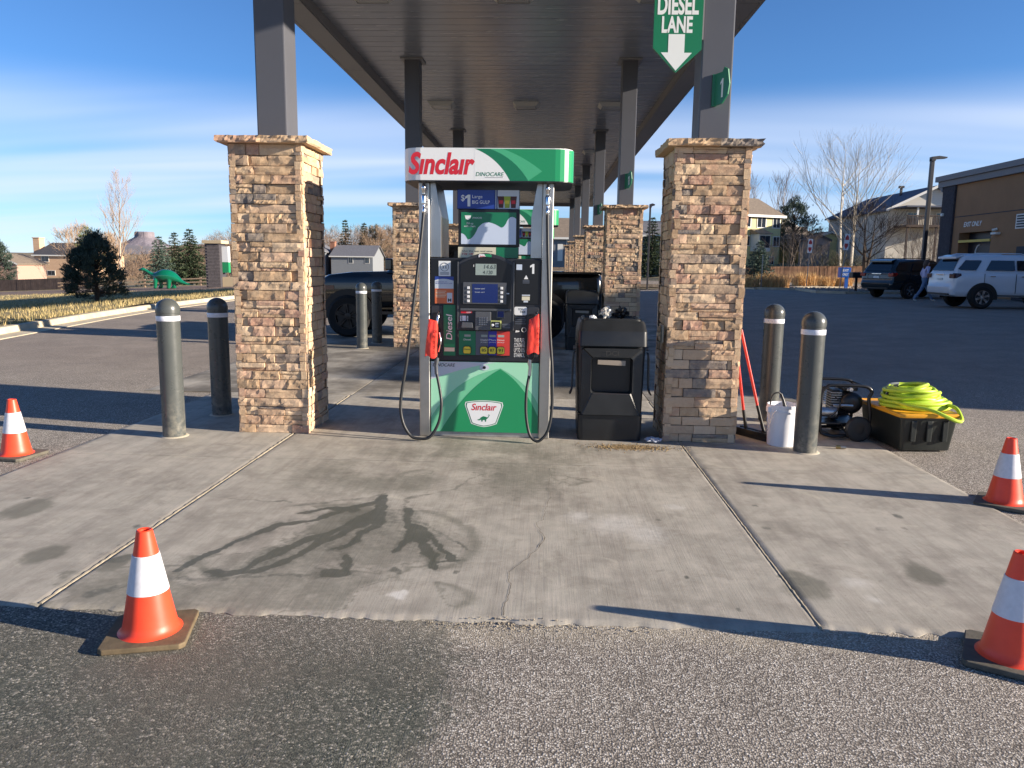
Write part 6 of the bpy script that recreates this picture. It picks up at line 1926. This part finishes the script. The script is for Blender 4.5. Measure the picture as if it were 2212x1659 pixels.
# brick monument sign beside the statue
t = thing('monument_sign', 'dark brick monument sign with pale cap behind the near left pillar', 'sign', (-26, 60.6, -.6))
MB().box(-26.66, -25.50, 60.1, 61.2, -.9, 2.82).build('brick_pier', M_DBRK, t)
cb = MB()
for k in range(31):
    z = -.68 + k * .113
    for q in range(4):
        x = -26.65 + (q + .5 * (k % 2)) * .288
        x2 = min(x + .276, -25.51)
        if x2 - x > .03: cb.box(x, x2, 60.075, 60.1, z, z + .085)
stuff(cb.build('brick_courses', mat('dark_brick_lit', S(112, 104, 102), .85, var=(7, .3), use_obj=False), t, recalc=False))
MB().box(-26.83, -25.28, 59.95, 61.4, 2.822, 3.08).build('cap', mat('cap_tan', S(196, 176, 142), .8, use_obj=False), t, bevel=.02)
MB().box(-25.498, -25.0, 60.5, 60.9, 1.4, 2.62).build('sign_panel', M_PWHITE, t); MB().box(-25.498, -25.0, 60.5, 60.9, .58, 1.398).build('sign_panel', M_G1, t)
MB().box(-25.498, -23.4, 60.4, 61.0, -.9, .23).build('plinth', mat('cap_tan', S(196, 176, 142), .8), t, bevel=.01)

# ------------------------------------------------------------------ dinosaur statue
def statue():
    spine = spline([(1.42, 0, .20), (1.12, 0, .235), (.86, 0, .32), (.60, 0, .47), (.36, 0, .60), (.10, 0, .67), (-.14, 0, .67), (-.36, 0, .63), (-.56, 0, .65), (-.74, 0, .74), (-.90, 0, .85), (-1.04, 0, .95), (-1.14, 0, 1.0)], 5)
    xs_ = [-1.14, -1.0, -.86, -.72, -.56, -.36, -.12, .12, .34, .58, .82, 1.1, 1.42]
    rs_ = [.07, .07, .075, .095, .15, .23, .285, .285, .24, .16, .095, .055, .025]
    el = [((p.x, p.y, p.z), float(np.interp(p.x, xs_, rs_))) for p in spine]
    el += [((-1.18, 0, 1.005), .085), ((-1.26, 0, .99), .07), ((-1.34, 0, .97), .055)]
    for (x, y, r_) in ((.34, .13, .12), (.20, -.14, .12), (-.34, .12, .105), (-.50, -.13, .105)):
        for k in range(9): el.append(((x + (.02 if y > 0 else -.02) * k / 4, y * 1.12, .46 - .05 * k), r_ * (1 - .035 * k)))
        el.append(((x - .05, y * 1.12, .05), r_ * .72))
    mb = bpy.data.metaballs.new('statue_tmp'); mb.resolution = .045; mb.render_resolution = .045; mb.threshold = .12
    for co, r_ in el:
        e = mb.elements.new(); e.co = co; e.radius = r_ * 1.32; e.stiffness = 4.0
    o = bpy.data.objects.new('statue_tmp', mb); C.objects.link(o)
    dg = bpy.context.evaluated_depsgraph_get(); dg.update()
    m2 = bpy.data.meshes.new_from_object(o.evaluated_get(dg)); bpy.data.objects.remove(o)
    zmin = min(v.co.z for v in m2.vertices)
    for v in m2.vertices: v.co.z -= zmin
    m2.materials.clear(); m2.materials.append(mat('glossy_green_fibreglass', S(8, 104, 74), .1, coat=1.0))
    for p in m2.polygons: p.use_smooth = True
    t = tag(link('dinosaur_statue', m2), 'glossy green long-necked dinosaur statue on the verge at left', 'statue')
    t.location = (-29.95, 60.2, tzf(-30, 60.2) + .0); t.scale = (1.46, 1.46, 1.45); t.rotation_euler = (0, 0, R(8))
statue()

# ------------------------------------------------------------------ trees
def bark(name, c): return mat(name, c, .9, var=(6, .3), bump=(20, .5, .01), use_obj=False)
M_BARKP = bark('pale_bark', S(206, 196, 178)); M_BARKG = bark('grey_bark', S(132, 118, 104)); M_BARKD = bark('dark_bark', S(70, 58, 48)); M_TWIG = bark('brown_twig', S(158, 134, 110))


def branches(b, p, d, L, r, depth, rr, up_=.3, split=(2, 4), minr=.004, sides=4):
    n = 3
    pts = [p.copy()]; q = p.copy(); dd = d.copy()
    for i in range(n):
        dd = (dd + Vector((rr.gauss(0, .13), rr.gauss(0, .13), rr.gauss(0, .08) + up_ * .12))).normalized()
        q = q + dd * L / n; pts.append(q.copy())
    r1 = max(minr, r * .55)
    b.tube(pts, [r + (r1 - r) * i / n for i in range(n + 1)], sides, caps=False)
    if depth <= 0: return
    for k in range(rr.randint(*split)):
        f = rr.uniform(.35, 1.0)
        i = min(n - 1, int(f * n)); base = pts[i].lerp(pts[i + 1], f * n - i)
        ax = dd.orthogonal().normalized(); ax.rotate(Matrix.Rotation(rr.random() * 2 * PI, 3, dd))
        nd = dd.copy(); nd.rotate(Matrix.Rotation(rr.uniform(.35, .85), 3, ax)); nd.z += up_ * .5; nd.normalize()
        branches(b, base, nd, L * rr.uniform(.55, .8), r1 * rr.uniform(.6, .9), depth - 1, rr, up_, split, minr, max(3, sides - 1))
    branches(b, pts[-1], dd, L * rr.uniform(.6, .8), r1, depth - 1, rr, up_, split, minr, max(3, sides - 1))


def bare_tree(label, x, y, h, seed, up_=.4, spread=.5, r=.12, stems=1, trunkm=None, depth=4, zb=None, minr=.006, group=None, kids=9, f0=.25, nm='bare_tree', brl=.34, twig=None):
    rr = random.Random(seed)
    z = tzf(x, y) if zb is None else zb
    t = thing(nm, label, 'tree' if nm == 'bare_tree' else 'shrub', (x, y, z), group=group)
    tb, cb_ = MB(), MB()
    for s in range(stems):
        lean = Vector((rr.gauss(0, .12 * (stems > 1) + .02), rr.gauss(0, .08), 1)).normalized()
        n = 8; pts = []; q = Vector((x + .15 * s - .08 * (stems - 1), y, z - .1)); dd = lean
        for i in range(n + 1):
            pts.append(q.copy()); dd = (dd + Vector((rr.gauss(0, .03), rr.gauss(0, .03), .05))).normalized(); q = q + dd * h * .9 / n
        rad = [max(minr, r * (1 - .93 * (i / n) ** .9)) for i in range(n + 1)]
        tb.tube(pts, rad, 7, caps=False)
        for k in range(kids):
            f = f0 + (1 - f0) * (k + rr.random()) / kids * .97
            i = min(n - 1, int(f * n)); base = pts[i].lerp(pts[i + 1], f * n - i)
            a = rr.random() * 2 * PI
            d = Vector((math.cos(a) * spread, math.sin(a) * spread, up_ + .25)).normalized()
            branches(cb_, base, d, h * brl * (1.15 - f) ** .7, max(minr, rad[i] * .5), depth, rr, up_, minr=minr)
    tb.build('trunk', trunkm or M_BARKP, t, recalc=False)
    cb_.build('crown', twig or trunkm or M_TWIG, t, recalc=False)
    return t


def needle_mat(name, a, b_):
    m = bpy.data.materials.new(name); t = NT(m)
    isl = t.n('ShaderNodeNewGeometry').outputs['Random Per Island']
    t.l(t.ramp(isl, [(0.0, a), (1.0, b_)]), t.b.inputs['Base Color']); t.b.inputs['Roughness'].default_value = .75
    t.b.inputs['Specular IOR Level'].default_value = .25
    return m
M_PINE = needle_mat('pine_needles', S(44, 56, 52), S(80, 96, 82)); M_SPRUCE = needle_mat('blue_spruce_needles', S(50, 68, 62), S(104, 122, 108)); M_FIR = needle_mat('fir_needles', S(40, 54, 40), S(82, 94, 66))


def tuft(V, F, p, d, L, w, rr, n=5):
    """a spray of needle blades round direction d"""
    for k in range(n):
        v = (d + Vector((rr.gauss(0, .45), rr.gauss(0, .45), rr.gauss(0, .45)))).normalized()
        s = v.orthogonal().normalized(); s.rotate(Matrix.Rotation(rr.random() * 6.28, 3, v))
        q = len(V); l = L * rr.uniform(.6, 1.2)
        V += [p - s * w, p + s * w, p + v * l * .6 + s * w * .8, p + v * l, p + v * l * .6 - s * w * .8]
        F.append((q, q + 1, q + 2, q + 3, q + 4))


def conifer(label, x, y, h, r, seed, m=None, dens=1.0, base=.06, nm='spruce_tree', zb=None, blade=.16, group=None):
    rr = random.Random(seed)
    z = tzf(x, y) if zb is None else zb
    t = thing(nm, label, 'tree', (x, y, z), group=group)
    tb = MB(); tb.tube([(x, y, z - .1), (x, y, z + h * .5), (x, y, z + h * .98)], [h * .025, h * .015, .01], 7, caps=False)
    V, F = [], []
    levels = int(16 * dens) + 4
    for k in range(levels):
        f = base + (1 - base) * (k / levels) ** .95
        rad = r * (1 - f) ** .85 * rr.uniform(.82, 1.12) + .05 * r
        nb = max(5, int(11 * (1 - f) + 4))
        for q in range(nb):
            a = 2 * PI * (q + rr.random() * .8) / nb
            L = rad * rr.uniform(.75, 1.15)
            droop = rr.uniform(-.25, .12) - .1 * (1 - f)
            d = Vector((math.cos(a), math.sin(a), droop)).normalized()
            p0 = Vector((x, y, z + h * f))
            tb.tube([p0, p0 + d * L], [.012 * h / 4, .004], 3, caps=False)
            steps = max(3, int(L / (blade * .55)))
            for s in range(steps):
                u = (s + .7) / steps
                pp = p0 + d * L * u + Vector((rr.gauss(0, .04), rr.gauss(0, .04), rr.gauss(0, .03))) * L
                tuft(V, F, pp, (d + Vector((0, 0, .35))).normalized(), blade * rr.uniform(.8, 1.2), blade * .13, rr, 6)
    tuft(V, F, Vector((x, y, z + h * .95)), Vector((0, 0, 1)), blade * 1.2, blade * .13, rr, 8)
    tb.build('trunk', M_BARKD, t, recalc=False)
    c = MB(); c.v = [tuple(v) for v in V]; c.f = F; c.mi = [0] * len(F); c.sm = [False] * len(F)
    c.build('crown', m or M_SPRUCE, t, recalc=False)
    return t


def bushy_pine(label, x, y, h, r, seed, m=None, clumps=150, per=34, blade=.16, z0=.28, zb=None, shape=1.0, prof_x=(0, .2, .45, .7, .88, 1), prof_y=(.72, 1, .95, .72, .45, .15), cl=.085):
    rr = random.Random(seed)
    z = tzf(x, y) if zb is None else zb
    t = thing('pine_tree', label, 'tree', (x, y, z))
    tb = MB()
    tb.tube(spline([(x, y, z - .1), (x + .03, y, z + h * .2), (x - .02, y, z + h * .5), (x, y, z + h * .8)], 4), [h * .035] * 5 + [h * .025] * 4 + [h * .012] * 4, 8, caps=False)
    V, F = [], []
    for k in range(clumps):
        f = rr.random() ** .85
        prof = float(np.interp(f, prof_x, prof_y))
        a = rr.random() * 2 * PI; ra = r * prof * rr.uniform(.45, 1.08) * shape
        c = Vector((x + ra * math.cos(a), y + ra * math.sin(a), z + h * (z0 + (1 - z0) * f) + rr.gauss(0, .04) * h))
        s0 = Vector((x, y, z + h * (z0 * .6 + (1 - z0) * f * .75)))
        tb.tube([s0, s0.lerp(c, .5) + Vector((0, 0, -.03 * h)), c], [.014 * h / 2.4, .009 * h / 2.4, .004], 4, caps=False)
        out = (c - Vector((x, y, z + h * .35))).normalized()
        for q in range(per):
            p = c + Vector((rr.gauss(0, 1), rr.gauss(0, 1), rr.gauss(0, .8))) * r * cl
            tuft(V, F, p, (out * .7 + Vector((0, 0, .6))).normalized(), blade, blade * .075, rr, 3)
    tb.build('trunk', M_BARKD, t, recalc=False)
    c = MB(); c.v = [tuple(v) for v in V]; c.f = F; c.mi = [0] * len(F); c.sm = [False] * len(F)
    c.build('crown', m or M_PINE, t, recalc=False)
    return t


bushy_pine('dense dark pine shrub standing on the lawn at left', -15.95, 26.9, 2.25, .92, 3, zb=lawn_z(-15.95, 26.9), clumps=230, per=44, blade=.11, z0=.08, cl=.085, prof_y=(.86, 1.02, .98, .76, .5, .18))
bare_tree('tall narrow bare tree rising behind the dark pine', -47, 84, 12.7, 21, up_=.75, spread=.42, r=.17, kids=15, depth=3, f0=.16, minr=.005, brl=.23, trunkm=bark('ash_bark', S(176, 158, 142)), twig=M_TWIG)
conifer('blue spruce just right of the bare tree, behind the statue', -43.8, 86.8, 5.6, 2.3, 5, blade=.24)
conifer('narrow dark fir between the spruce and the larger conifer', -44.7, 92.4, 6.3, 1.9, 6, M_FIR, blade=.25)
conifer('larger conifer nearest the brick monument sign', -37.6, 81.2, 5.9, 2.3, 7, M_FIR, blade=.25, dens=1.2)
conifer('slim conifer beside the edge of the near left pillar', -33, 92, 5.9, 1.6, 8, M_FIR, blade=.25)
bushy_pine('round dark conifer left of the tan house chimney', -69.5, 96, 5.7, 1.9, 9, M_PINE, 150, 30, .26, .1)
bushy_pine('pale green pine peeking above the dark pine', -54, 90, 6.6, 1.7, 10, needle_mat('yellow_pine_needles', S(84, 92, 58), S(136, 138, 92)), 70, 26, .22, .2)
conifer('tall spruce at the left of the wooded ridge', -55.5, 215, 15, 3.6, 12, M_FIR, blade=.55)
conifer('second spruce on the wooded ridge above the grey house', -50.2, 215, 14, 3.3, 13, M_FIR, blade=.55)
bushy_pine('broad pine on the wooded ridge right of the two spruces', -47.6, 216, 12.5, 3.8, 14, M_PINE, 80, 26, .5, .2)
conifer('spruce beside the thin lamp post at centre right', 11.1, 82, 6.2, 1.9, 15, M_FIR, blade=.25)
conifer('blue spruce at the corner of the yellow house', 17.9, 66, 3.5, 1.5, 16, M_SPRUCE, blade=.18)
bushy_pine('large pine between the yellow house and the signs', 29.0, 93, 6.8, 2.9, 17, M_PINE, 120, 30, .3, .25, shape=.95)
for i, (x, y, h, s, lb) in enumerate(((-87, 141, 9.8, 31, 'pale bare tree above the roof of the tan house'), (-83, 143, 8.6, 32, 'second pale bare tree behind the tan house'), (-40.0, 216, 12, 33, 'broad bare brown tree behind the grey house'), (-46, 214, 11.5, 34, 'bare brown tree left of the broad one behind the grey house'), (-52, 216, 12, 35, 'bare tree behind the near left pillar edge'))):
    bare_tree(lb, x, y, h, s, up_=.5, spread=.75, r=.12, kids=16, depth=3, f0=.1, minr=.02, trunkm=M_TWIG if i > 1 else None, brl=.4)
bare_tree('tallest bare white-barked tree left of the lamp post', 27.9, 75, 13.0, 41, up_=.6, spread=.8, r=.19, kids=10, depth=3, f0=.25, minr=.004, twig=M_BARKP, brl=.38)
bare_tree('second tall bare white-barked tree leaning right beside the tallest', 29.2, 75.6, 12.4, 42, up_=.55, spread=.85, r=.17, kids=9, depth=3, f0=.25, minr=.004, twig=M_BARKP, brl=.40)
bare_tree('low many-stemmed bare tree with dark trunks before the white house', 28.3, 70, 7.0, 43, up_=.4, spread=.8, r=.16, stems=3, kids=7, depth=3, f0=.3, minr=.008, trunkm=M_BARKD, brl=.36)
bare_tree('bare tree rising behind the roof of the yellow house', 30.5, 102, 11.0, 44, up_=.7, spread=.5, r=.14, stems=2, kids=9, depth=2, f0=.3, minr=.010, twig=M_TWIG)
bare_tree('bare tree behind the chimney end of the yellow house', 26.2, 103, 10.8, 45, up_=.7, spread=.5, r=.13, stems=2, kids=9, depth=2, f0=.3, minr=.010, twig=M_TWIG)
for i, (x, y, h) in enumerate(((22.7, 74, 4.6), (24.0, 74.5, 5.2), (20.9, 74, 3.4), (30.6, 66, 4.6), (32.0, 67, 4.4), (33.2, 66, 4.2), (29.3, 64, 3.9), (34.4, 70, 4.8), (25.8, 76, 4.4))):
    bare_tree(['bare shrub left of the small sign before the shed', 'pale bare shrub with upright twigs before the shed', 'small bare shrub beside the yellow house corner', 'brown bare shrub under the deck, left of the lamp post', 'brown bare shrub right behind the lamp post', 'brown bare shrub against the car wash corner', 'low brown shrub behind the dark car', 'tall brown shrub under the deck', 'bare shrub beneath the tall white trees'][i], x, y, h, 60 + i, up_=.6, spread=.8, r=.05, stems=4, kids=4, depth=2, f0=.2, minr=.006, trunkm=M_BARKG, nm='bare_shrub', group='bare shrubs on the slope', brl=.4)

# brushwood on the far ridge: one mass
def brush(name, label, pts, hmin, hmax, m, seed):
    rr = random.Random(seed); V, F = [], []
    for (x, y, z) in pts:
        h = rr.uniform(hmin, hmax); w = h * .45
        for k in range(170):
            a = rr.random() * 6.283; f = rr.random()
            p = Vector((x + math.cos(a) * w * f * .8, y + math.sin(a) * w * f * .8, z + h * rr.random() ** .8 * (1 - .55 * f * f)))
            d = Vector((math.cos(a) * .6 + rr.gauss(0, .5), math.sin(a) * .6 + rr.gauss(0, .5), .9)).normalized(); s = d.orthogonal().normalized(); s.rotate(Matrix.Rotation(rr.random() * 6, 3, d))
            q = len(V); l = h * rr.uniform(.12, .3)
            V += [p - s * .0055 * h, p + s * .0055 * h, p + d * l]; F.append((q, q + 1, q + 2))
    b = MB(); b.v = [tuple(v) for v in V]; b.f = F; b.mi = [0] * len(F); b.sm = [False] * len(F)
    return tag(stuff(b.build(name, m, recalc=False)), label, 'brush')


M_BRUSH = needle_mat('brushwood', S(92, 76, 62), S(158, 132, 108)); M_BRUSH2 = needle_mat('scrub_green', S(62, 64, 46), S(112, 104, 78))
rb = random.Random(77)
brush('scrub_wood', 'brown leafless scrub covering the far slope between the left pillars', [(x, y, tzf(x, y) + 9.5 * float(sst(205, 300, y)) * float(sst(-20, -60, -abs(x + 55)) if False else 1)) for x, y in [(rb.uniform(-115, 10), rb.uniform(208, 300)) for _ in range(520)]], 4, 8, M_BRUSH, 1)
brush('hedge_wood', 'hazy bare brush along the far left horizon', [(x, y, tzf(x, y)) for x, y in [(rb.uniform(-150, -62), rb.uniform(120, 172)) for _ in range(130)] if not (-.72 < x / y < -.55)], 3, 5.5, M_BRUSH, 2)
brush('slope_brush', 'tangled grey brush at the foot of the white house', [(x, y, tzf(x, y)) for x, y in [(rb.uniform(25, 36), rb.uniform(74, 78)) for _ in range(40)]], 1.5, 3, M_BRUSH2, 3)

# ------------------------------------------------------------------ far ridge and butte
def ridge(name, ys, xs, hfun, m, kind='structure'):
    b = MB()
    for y in ys:
        for x in xs: b.v.append((x, y, hfun(x, y)))
    n = len(xs)
    b.f = [(j * n + i, j * n + i + 1, (j + 1) * n + i + 1, (j + 1) * n + i) for j in range(len(ys) - 1) for i in range(n - 1)]
    b.mi = [0] * len(b.f); b.sm = [True] * len(b.f)
    return struct(b.build(name, m, recalc=False))
M_HILL = mat('scrub_hill', S(116, 100, 82), .95, var=(.04, .3), bump=(.3, .6, .6), use_obj=False)
ridge('hill', list(np.linspace(200, 330, 14)), list(np.linspace(-135, 25, 40)), lambda x, y: tzf(x, y) - .3 + 9.5 * float(sst(203, 300, y)) + 1.2 * noise.noise(Vector((x * .03, y * .03, 0))), M_HILL)
def far_hill(x, y):
    bx, by = x + 470, y - 900
    d = math.hypot(bx, by * .7)
    z = 6 + 13.5 * max(0, 1 - d / 110) + 8 * noise.noise(Vector((x * .004, y * .004, 3)))
    return z - 2
ridge('distant_hill', list(np.linspace(640, 1100, 24)), list(np.linspace(-900, -80, 60)), far_hill, mat('distant_hill', S(128, 122, 122), .95, var=(.02, .2), use_obj=False))
b = MB(); vs = []
n = 40
for (zz, k) in ((10, 4.2), (19, 2.2), (25.5, 1.12), (27, 1.0), (31.5, 1.0), (32.6, .93)):
    for i in range(n):
        a = 2 * PI * i / n
        rr_ = (10.5 + 1.6 * noise.noise(Vector((math.cos(a) * 2, math.sin(a) * 2, 1)))) * k * (1 + .06 * noise.noise(Vector((a * 5, zz * .3, 2))))
        vs.append((-470.5 + rr_ * math.cos(a), 900 + rr_ * math.sin(a), zz))
b.add(vs, [(l * n + i, l * n + (i + 1) % n, (l + 1) * n + (i + 1) % n, (l + 1) * n + i) for l in range(5) for i in range(n)]); b.add(vs[-n:], [tuple(range(n))])
struct(b.build('butte', mat('hazed_butte_rock', S(128, 120, 126), .95, var=(.15, .25), bump=(.4, .8, .6), use_obj=False)))  # distance haze is put into the bluish grey rock colour

# ------------------------------------------------------------------ fences, posts, signs at the back
M_FENCE = needle_mat('cedar_pickets', S(150, 92, 56), S(190, 126, 82))
M_FENCEO = bpy.data.materials.new('cedar_picket'); _t = NT(M_FENCEO)
_t.l(_t.ramp(_t.n('ShaderNodeObjectInfo').outputs['Random'], [(0, S(128, 92, 66)), (1, S(170, 128, 96))]), _t.b.inputs['Base Color']); _t.b.inputs['Roughness'].default_value = .8
t = thing('picket_fence', 'brown cedar picket fence behind the tall grasses at right', 'fence', (28, 72, .3))
pk = MB(); pk.prism([(0, 0), (.142, 0), (.142, 1.42), (.11, 1.46), (.03, 1.46), (0, 1.42)], 0, .02); pkm = pk.mesh('picket', M_FENCEO)
x = 13.0
while x < 36:
    o = link('picket', pkm, t); o.location += Vector((x, 72 + rnd.uniform(-.008, .008), .16 + .02 * (x - 20) + rnd.uniform(-.01, .01))); x += .15
for zz in (.5, 1.35): MB().box(13, 36, 72.03, 72.08, zz, zz + .09).build('rail', M_FENCEO, t)
t = thing('board_fence', 'dark shaded board fence below the tan house at far left', 'fence', (-60, 78, -1.8))
M_DKF = mat('shade_dark_boards', S(74, 62, 58), .85, var=(2, .3), use_obj=False)  # dark board colour stands for the shadow the fence lies in
x = -78.0
fb = MB(); fb.box(0, .29, 0, .03, 0, 1.25); fbm = fb.mesh('board', M_DKF)
while x < -47:
    o = link('board', fbm, t); o.location += Vector((x, 78 + rnd.uniform(-.01, .01), tzf(x, 78) - .1)); x += .3
def rail_fence():
    t = thing('rail_fence', 'low two-rail timber fence behind the statue', 'fence', (-34, 72, -1))
    for k in range(9):
        x = -46 + k * 2.7
        MB().box(x - .08, x + .08, 71.94, 72.06, tzf(x, 72) - .1, tzf(x, 72) + .8).build('post', M_TWIG, t)
    for zz in (.3, .62): MB().prism([(-46.3, tzf(-46.3, 72) + zz), (-24, tzf(-24, 72) + zz), (-24, tzf(-24, 72) + zz + .12), (-46.3, tzf(-46.3, 72) + zz + .12)], 71.86, 71.93).build('rail', M_TWIG, t)
rail_fence()

M_POST = mat('galvanised_post', (.3, .29, .28), .5, .7)
M_SIGNR = mat('sign_red', S(168, 40, 48), .4)
def arrow_sign(x, y, label, z0, z1, lean, extra=0):
    t = thing('lane_arrow_sign', label, 'sign', (x, y, tzf(x, y)), group='red and white lane signs')
    zb = tzf(x, y)
    MB().box(-.03, .03, -.02, .02, 0, z1 - zb).build('post', M_POST, t, local=True)
    w = .14
    a, c = z0 - zb, z1 - zb
    MB().prism(rrect(-w, w, a, c, .03, 3), -.035, -.021).build('panel', M_PWHITE, t, local=True)
    h = c - a
    MB().sheet([(-w * .7, a + h * .62), (w * .7, a + h * .62), (w * .7, a + h * .78), (0, c - .04), (-w * .7, a + h * .78)], -.0365).build('red_field', M_SIGNR, t, local=True)
    MB().sheet([(-w * .7, a + h * .40), (-w * .7, a + h * .24), (0, a + .04), (w * .7, a + h * .24), (w * .7, a + h * .40)], -.0365).build('red_field', M_SIGNR, t, local=True)
    t.rotation_euler = (0, lean, R(-18))
arrow_sign(16.87, 50.8, 'red and white lane sign on a post, the left one of two', 2.52, 3.40, R(1.5))
arrow_sign(17.50, 46.8, 'red and white lane sign on a leaning post, the right one of two', 2.64, 3.58, R(4))
t = thing('exit_box', 'blue lit-sign box reading exit only on a blue post', 'sign', (18.2, 47.8, .28))
M_SBLUE = mat('sign_blue', S(30, 92, 180), .4)
MB().box(17.82, 18.42, 47.62, 48.1, 1.02, 1.62).build('box', M_SBLUE, t, bevel=.02); MB().box(18.18, 18.36, 47.8, 47.95, .2, 1.02).build('post', M_SBLUE, t)
text('lettering', 'EXIT', 17.93, 18.28, 1.38, 1.52, M_SWHITE, t, lambda u, v, w: (u, 47.612, v), bold=.03, shear=.15)
text('lettering', 'ONLY', 17.93, 18.28, 1.14, 1.28, M_SWHITE, t, lambda u, v, w: (u, 47.612, v), bold=.03, shear=.15)
t = thing('mail_box', 'black box on a black post left of the dark car', 'box', (16.42, 41.5, .28))
MB().box(16.11, 16.72, 41.4, 41.9, 1.08, 1.38).build('box', M_BLACK, t, bevel=.03); MB().box(16.36, 16.47, 41.6, 41.7, .2, 1.08).build('post', M_BLACK, t)
for i, (x, y, h) in enumerate(((17.88, 52, 1.35), (18.15, 52.2, 1.3), (18.42, 52, 1.3), (12.95, 47, 2.05))):
    tag(MB().cyl((x, y, .2), (x + (.01 if i < 3 else 0), y, .25 + h), .028, n=6).build('stake' if i < 3 else 'sign_post', bark('rust_brown', S(92, 68, 54)) if i < 3 else M_POST), ['thin brown stake, left of three between the lane signs', 'thin brown stake, middle of three between the lane signs', 'thin brown stake, right of three between the lane signs', 'bare grey sign post in the tall grass beside the near right pillar'][i], 'stake' if i < 3 else 'post')

def lamp_post(x, y, zt, r, arm, label):
    z = tzf(x, y)
    t = thing('lamp_post', label, 'lamp', (x, y, z), group='parking lot lamp posts')
    M_LP = mat('lamp_bronze', S(56, 54, 56), .45)
    MB().box(x - r, x + r, y - r, y + r, z, zt - .12).build('pole', M_LP, t, bevel=.015)
    MB().prism([(x - r, zt - .25), (x - r, zt - .02), (x + arm * .4, zt + .03), (x + arm, zt - .03), (x + arm * .95, zt - .1), (x + r + .05, zt - .14), (x + r, zt - .25)], y - .16, y + .16).build('head', M_LP, t, bevel=.01)
lamp_post(21.45, 45.2, 7.78, .10, .75, 'tall dark lamp post with one arm behind the parked cars')
lamp_post(6.62, 50.4, 5.45, .055, .28, 'thin dark lamp post seen just left of the near right pillar')

# planting bed, island and ornamental grasses
M_GRAVEL = mat('river_gravel', S(138, 124, 108), .9, var=(6, .4), bump=(14, .8, .05), use_obj=False)
def bed(name, poly, h=.10):
    b = MB(); zb = tzf(*np.mean(poly, 0))
    b.prism([(u, v) for u, v in poly], zb - .1, zb + h, 'XY'); return struct(b.build(name, M_GRAVEL))
bed('planting_bed', [(3.0, 51.2), (10.9, 50.6), (12.5, 46.2), (14.8, 46.0), (15.7, 49.9), (19.5, 50.6), (21, 50.4), (44, 52), (44, 62), (3, 62)])
bed('gravel_island', [(14.4, 40.9), (15.4, 40.4), (20.6, 42.0), (21.0, 44.5), (20.8, 48.2), (16.6, 48.4), (14.8, 45.6)])
kb = MB()
for poly in ([(3.0, 51.1), (10.85, 50.5), (12.45, 46.05), (14.85, 45.85), (15.75, 49.8), (19.5, 50.5)], [(16.6, 48.5), (14.7, 45.65), (14.25, 40.85), (15.4, 40.25), (20.6, 41.85)]):
    for (a, c) in zip(poly[:-1], poly[1:]):
        d = Vector((c[0] - a[0], c[1] - a[1], 0)); n_ = Vector((d.y, -d.x, 0)).normalized() * .16
        z = .28
        A, Bc = Vector((a[0], a[1], 0)), Vector((c[0], c[1], 0))
        kb.prism([(A.x, A.y), (Bc.x, Bc.y), (Bc.x + n_.x, Bc.y + n_.y), (A.x + n_.x, A.y + n_.y)], .1, tzf(a[0], a[1]) + .13, 'XY')
struct(kb.build('kerb', M_KERB))
rk = MB()
for i in range(700):
    if i % 2: x, y = rnd.uniform(14.6, 20.6), rnd.uniform(41.2, 48)
    else: x, y = rnd.uniform(12.5, 30), rnd.uniform(50.7, 53)
    s = rnd.uniform(.04, .11)
    M = Matrix.Translation((x, y, tzf(x, y) + .11)) @ Matrix.Rotation(rnd.random() * 6, 4, 'Z') @ Matrix.Diagonal((s * 1.4, s, s * .6, 1))
    vs = [M @ Vector(v) for v in ((1, 0, 0), (-1, 0, 0), (0, 1, 0), (0, -1, 0), (0, 0, 1), (0, 0, -1))]
    rk.add(vs, [(0, 2, 4), (2, 1, 4), (1, 3, 4), (3, 0, 4), (2, 0, 5), (1, 2, 5), (3, 1, 5), (0, 3, 5)])
tag(stuff(rk.build('river_rocks', mat('river_rock', S(132, 122, 112), .85, var=(3, .3), use_obj=False), recalc=False)), 'rounded grey rocks covering the beds behind the parking spaces', 'rocks')
M_ORN = grass_mat('ornamental_straw', S(176, 132, 82), S(236, 200, 138))
for i, (x, y, w, h) in enumerate(((12.3, 47.2, .5, .8), (13.3, 47.3, .55, .95), (14.1, 47.2, .55, .95), (16.6, 51.2, .5, 1.0), (17.3, 51.5, .6, 1.0), (18.4, 51.6, .6, .8), (10.6, 52, .5, .7), (19.6, 51.8, .6, .9))):
    rr = random.Random(300 + i)
    pts = []
    for k in range(420):
        a = rr.random() * 6.28; q = rr.random() ** .6 * w
        pts.append((x + q * math.cos(a), y + q * math.sin(a) * .6, tzf(x, y) + .05))
    o = blades('ornamental_grass', pts, M_ORN, h * .5, h * 1.1, .011, .55, rr)
    tag(o, ['straw grass clump nearest the near right pillar', 'straw grass clump in front of the bare sign post', 'wide straw grass clump right of the bare sign post', 'straw grass clump at the foot of the left lane sign', 'straw grass clump between the lane signs', 'straw grass clump behind the blue exit box', 'low straw clump left of the bare sign post', 'straw grass clump hidden behind the black box'][i], 'grass clump', 'ornamental grass clumps')
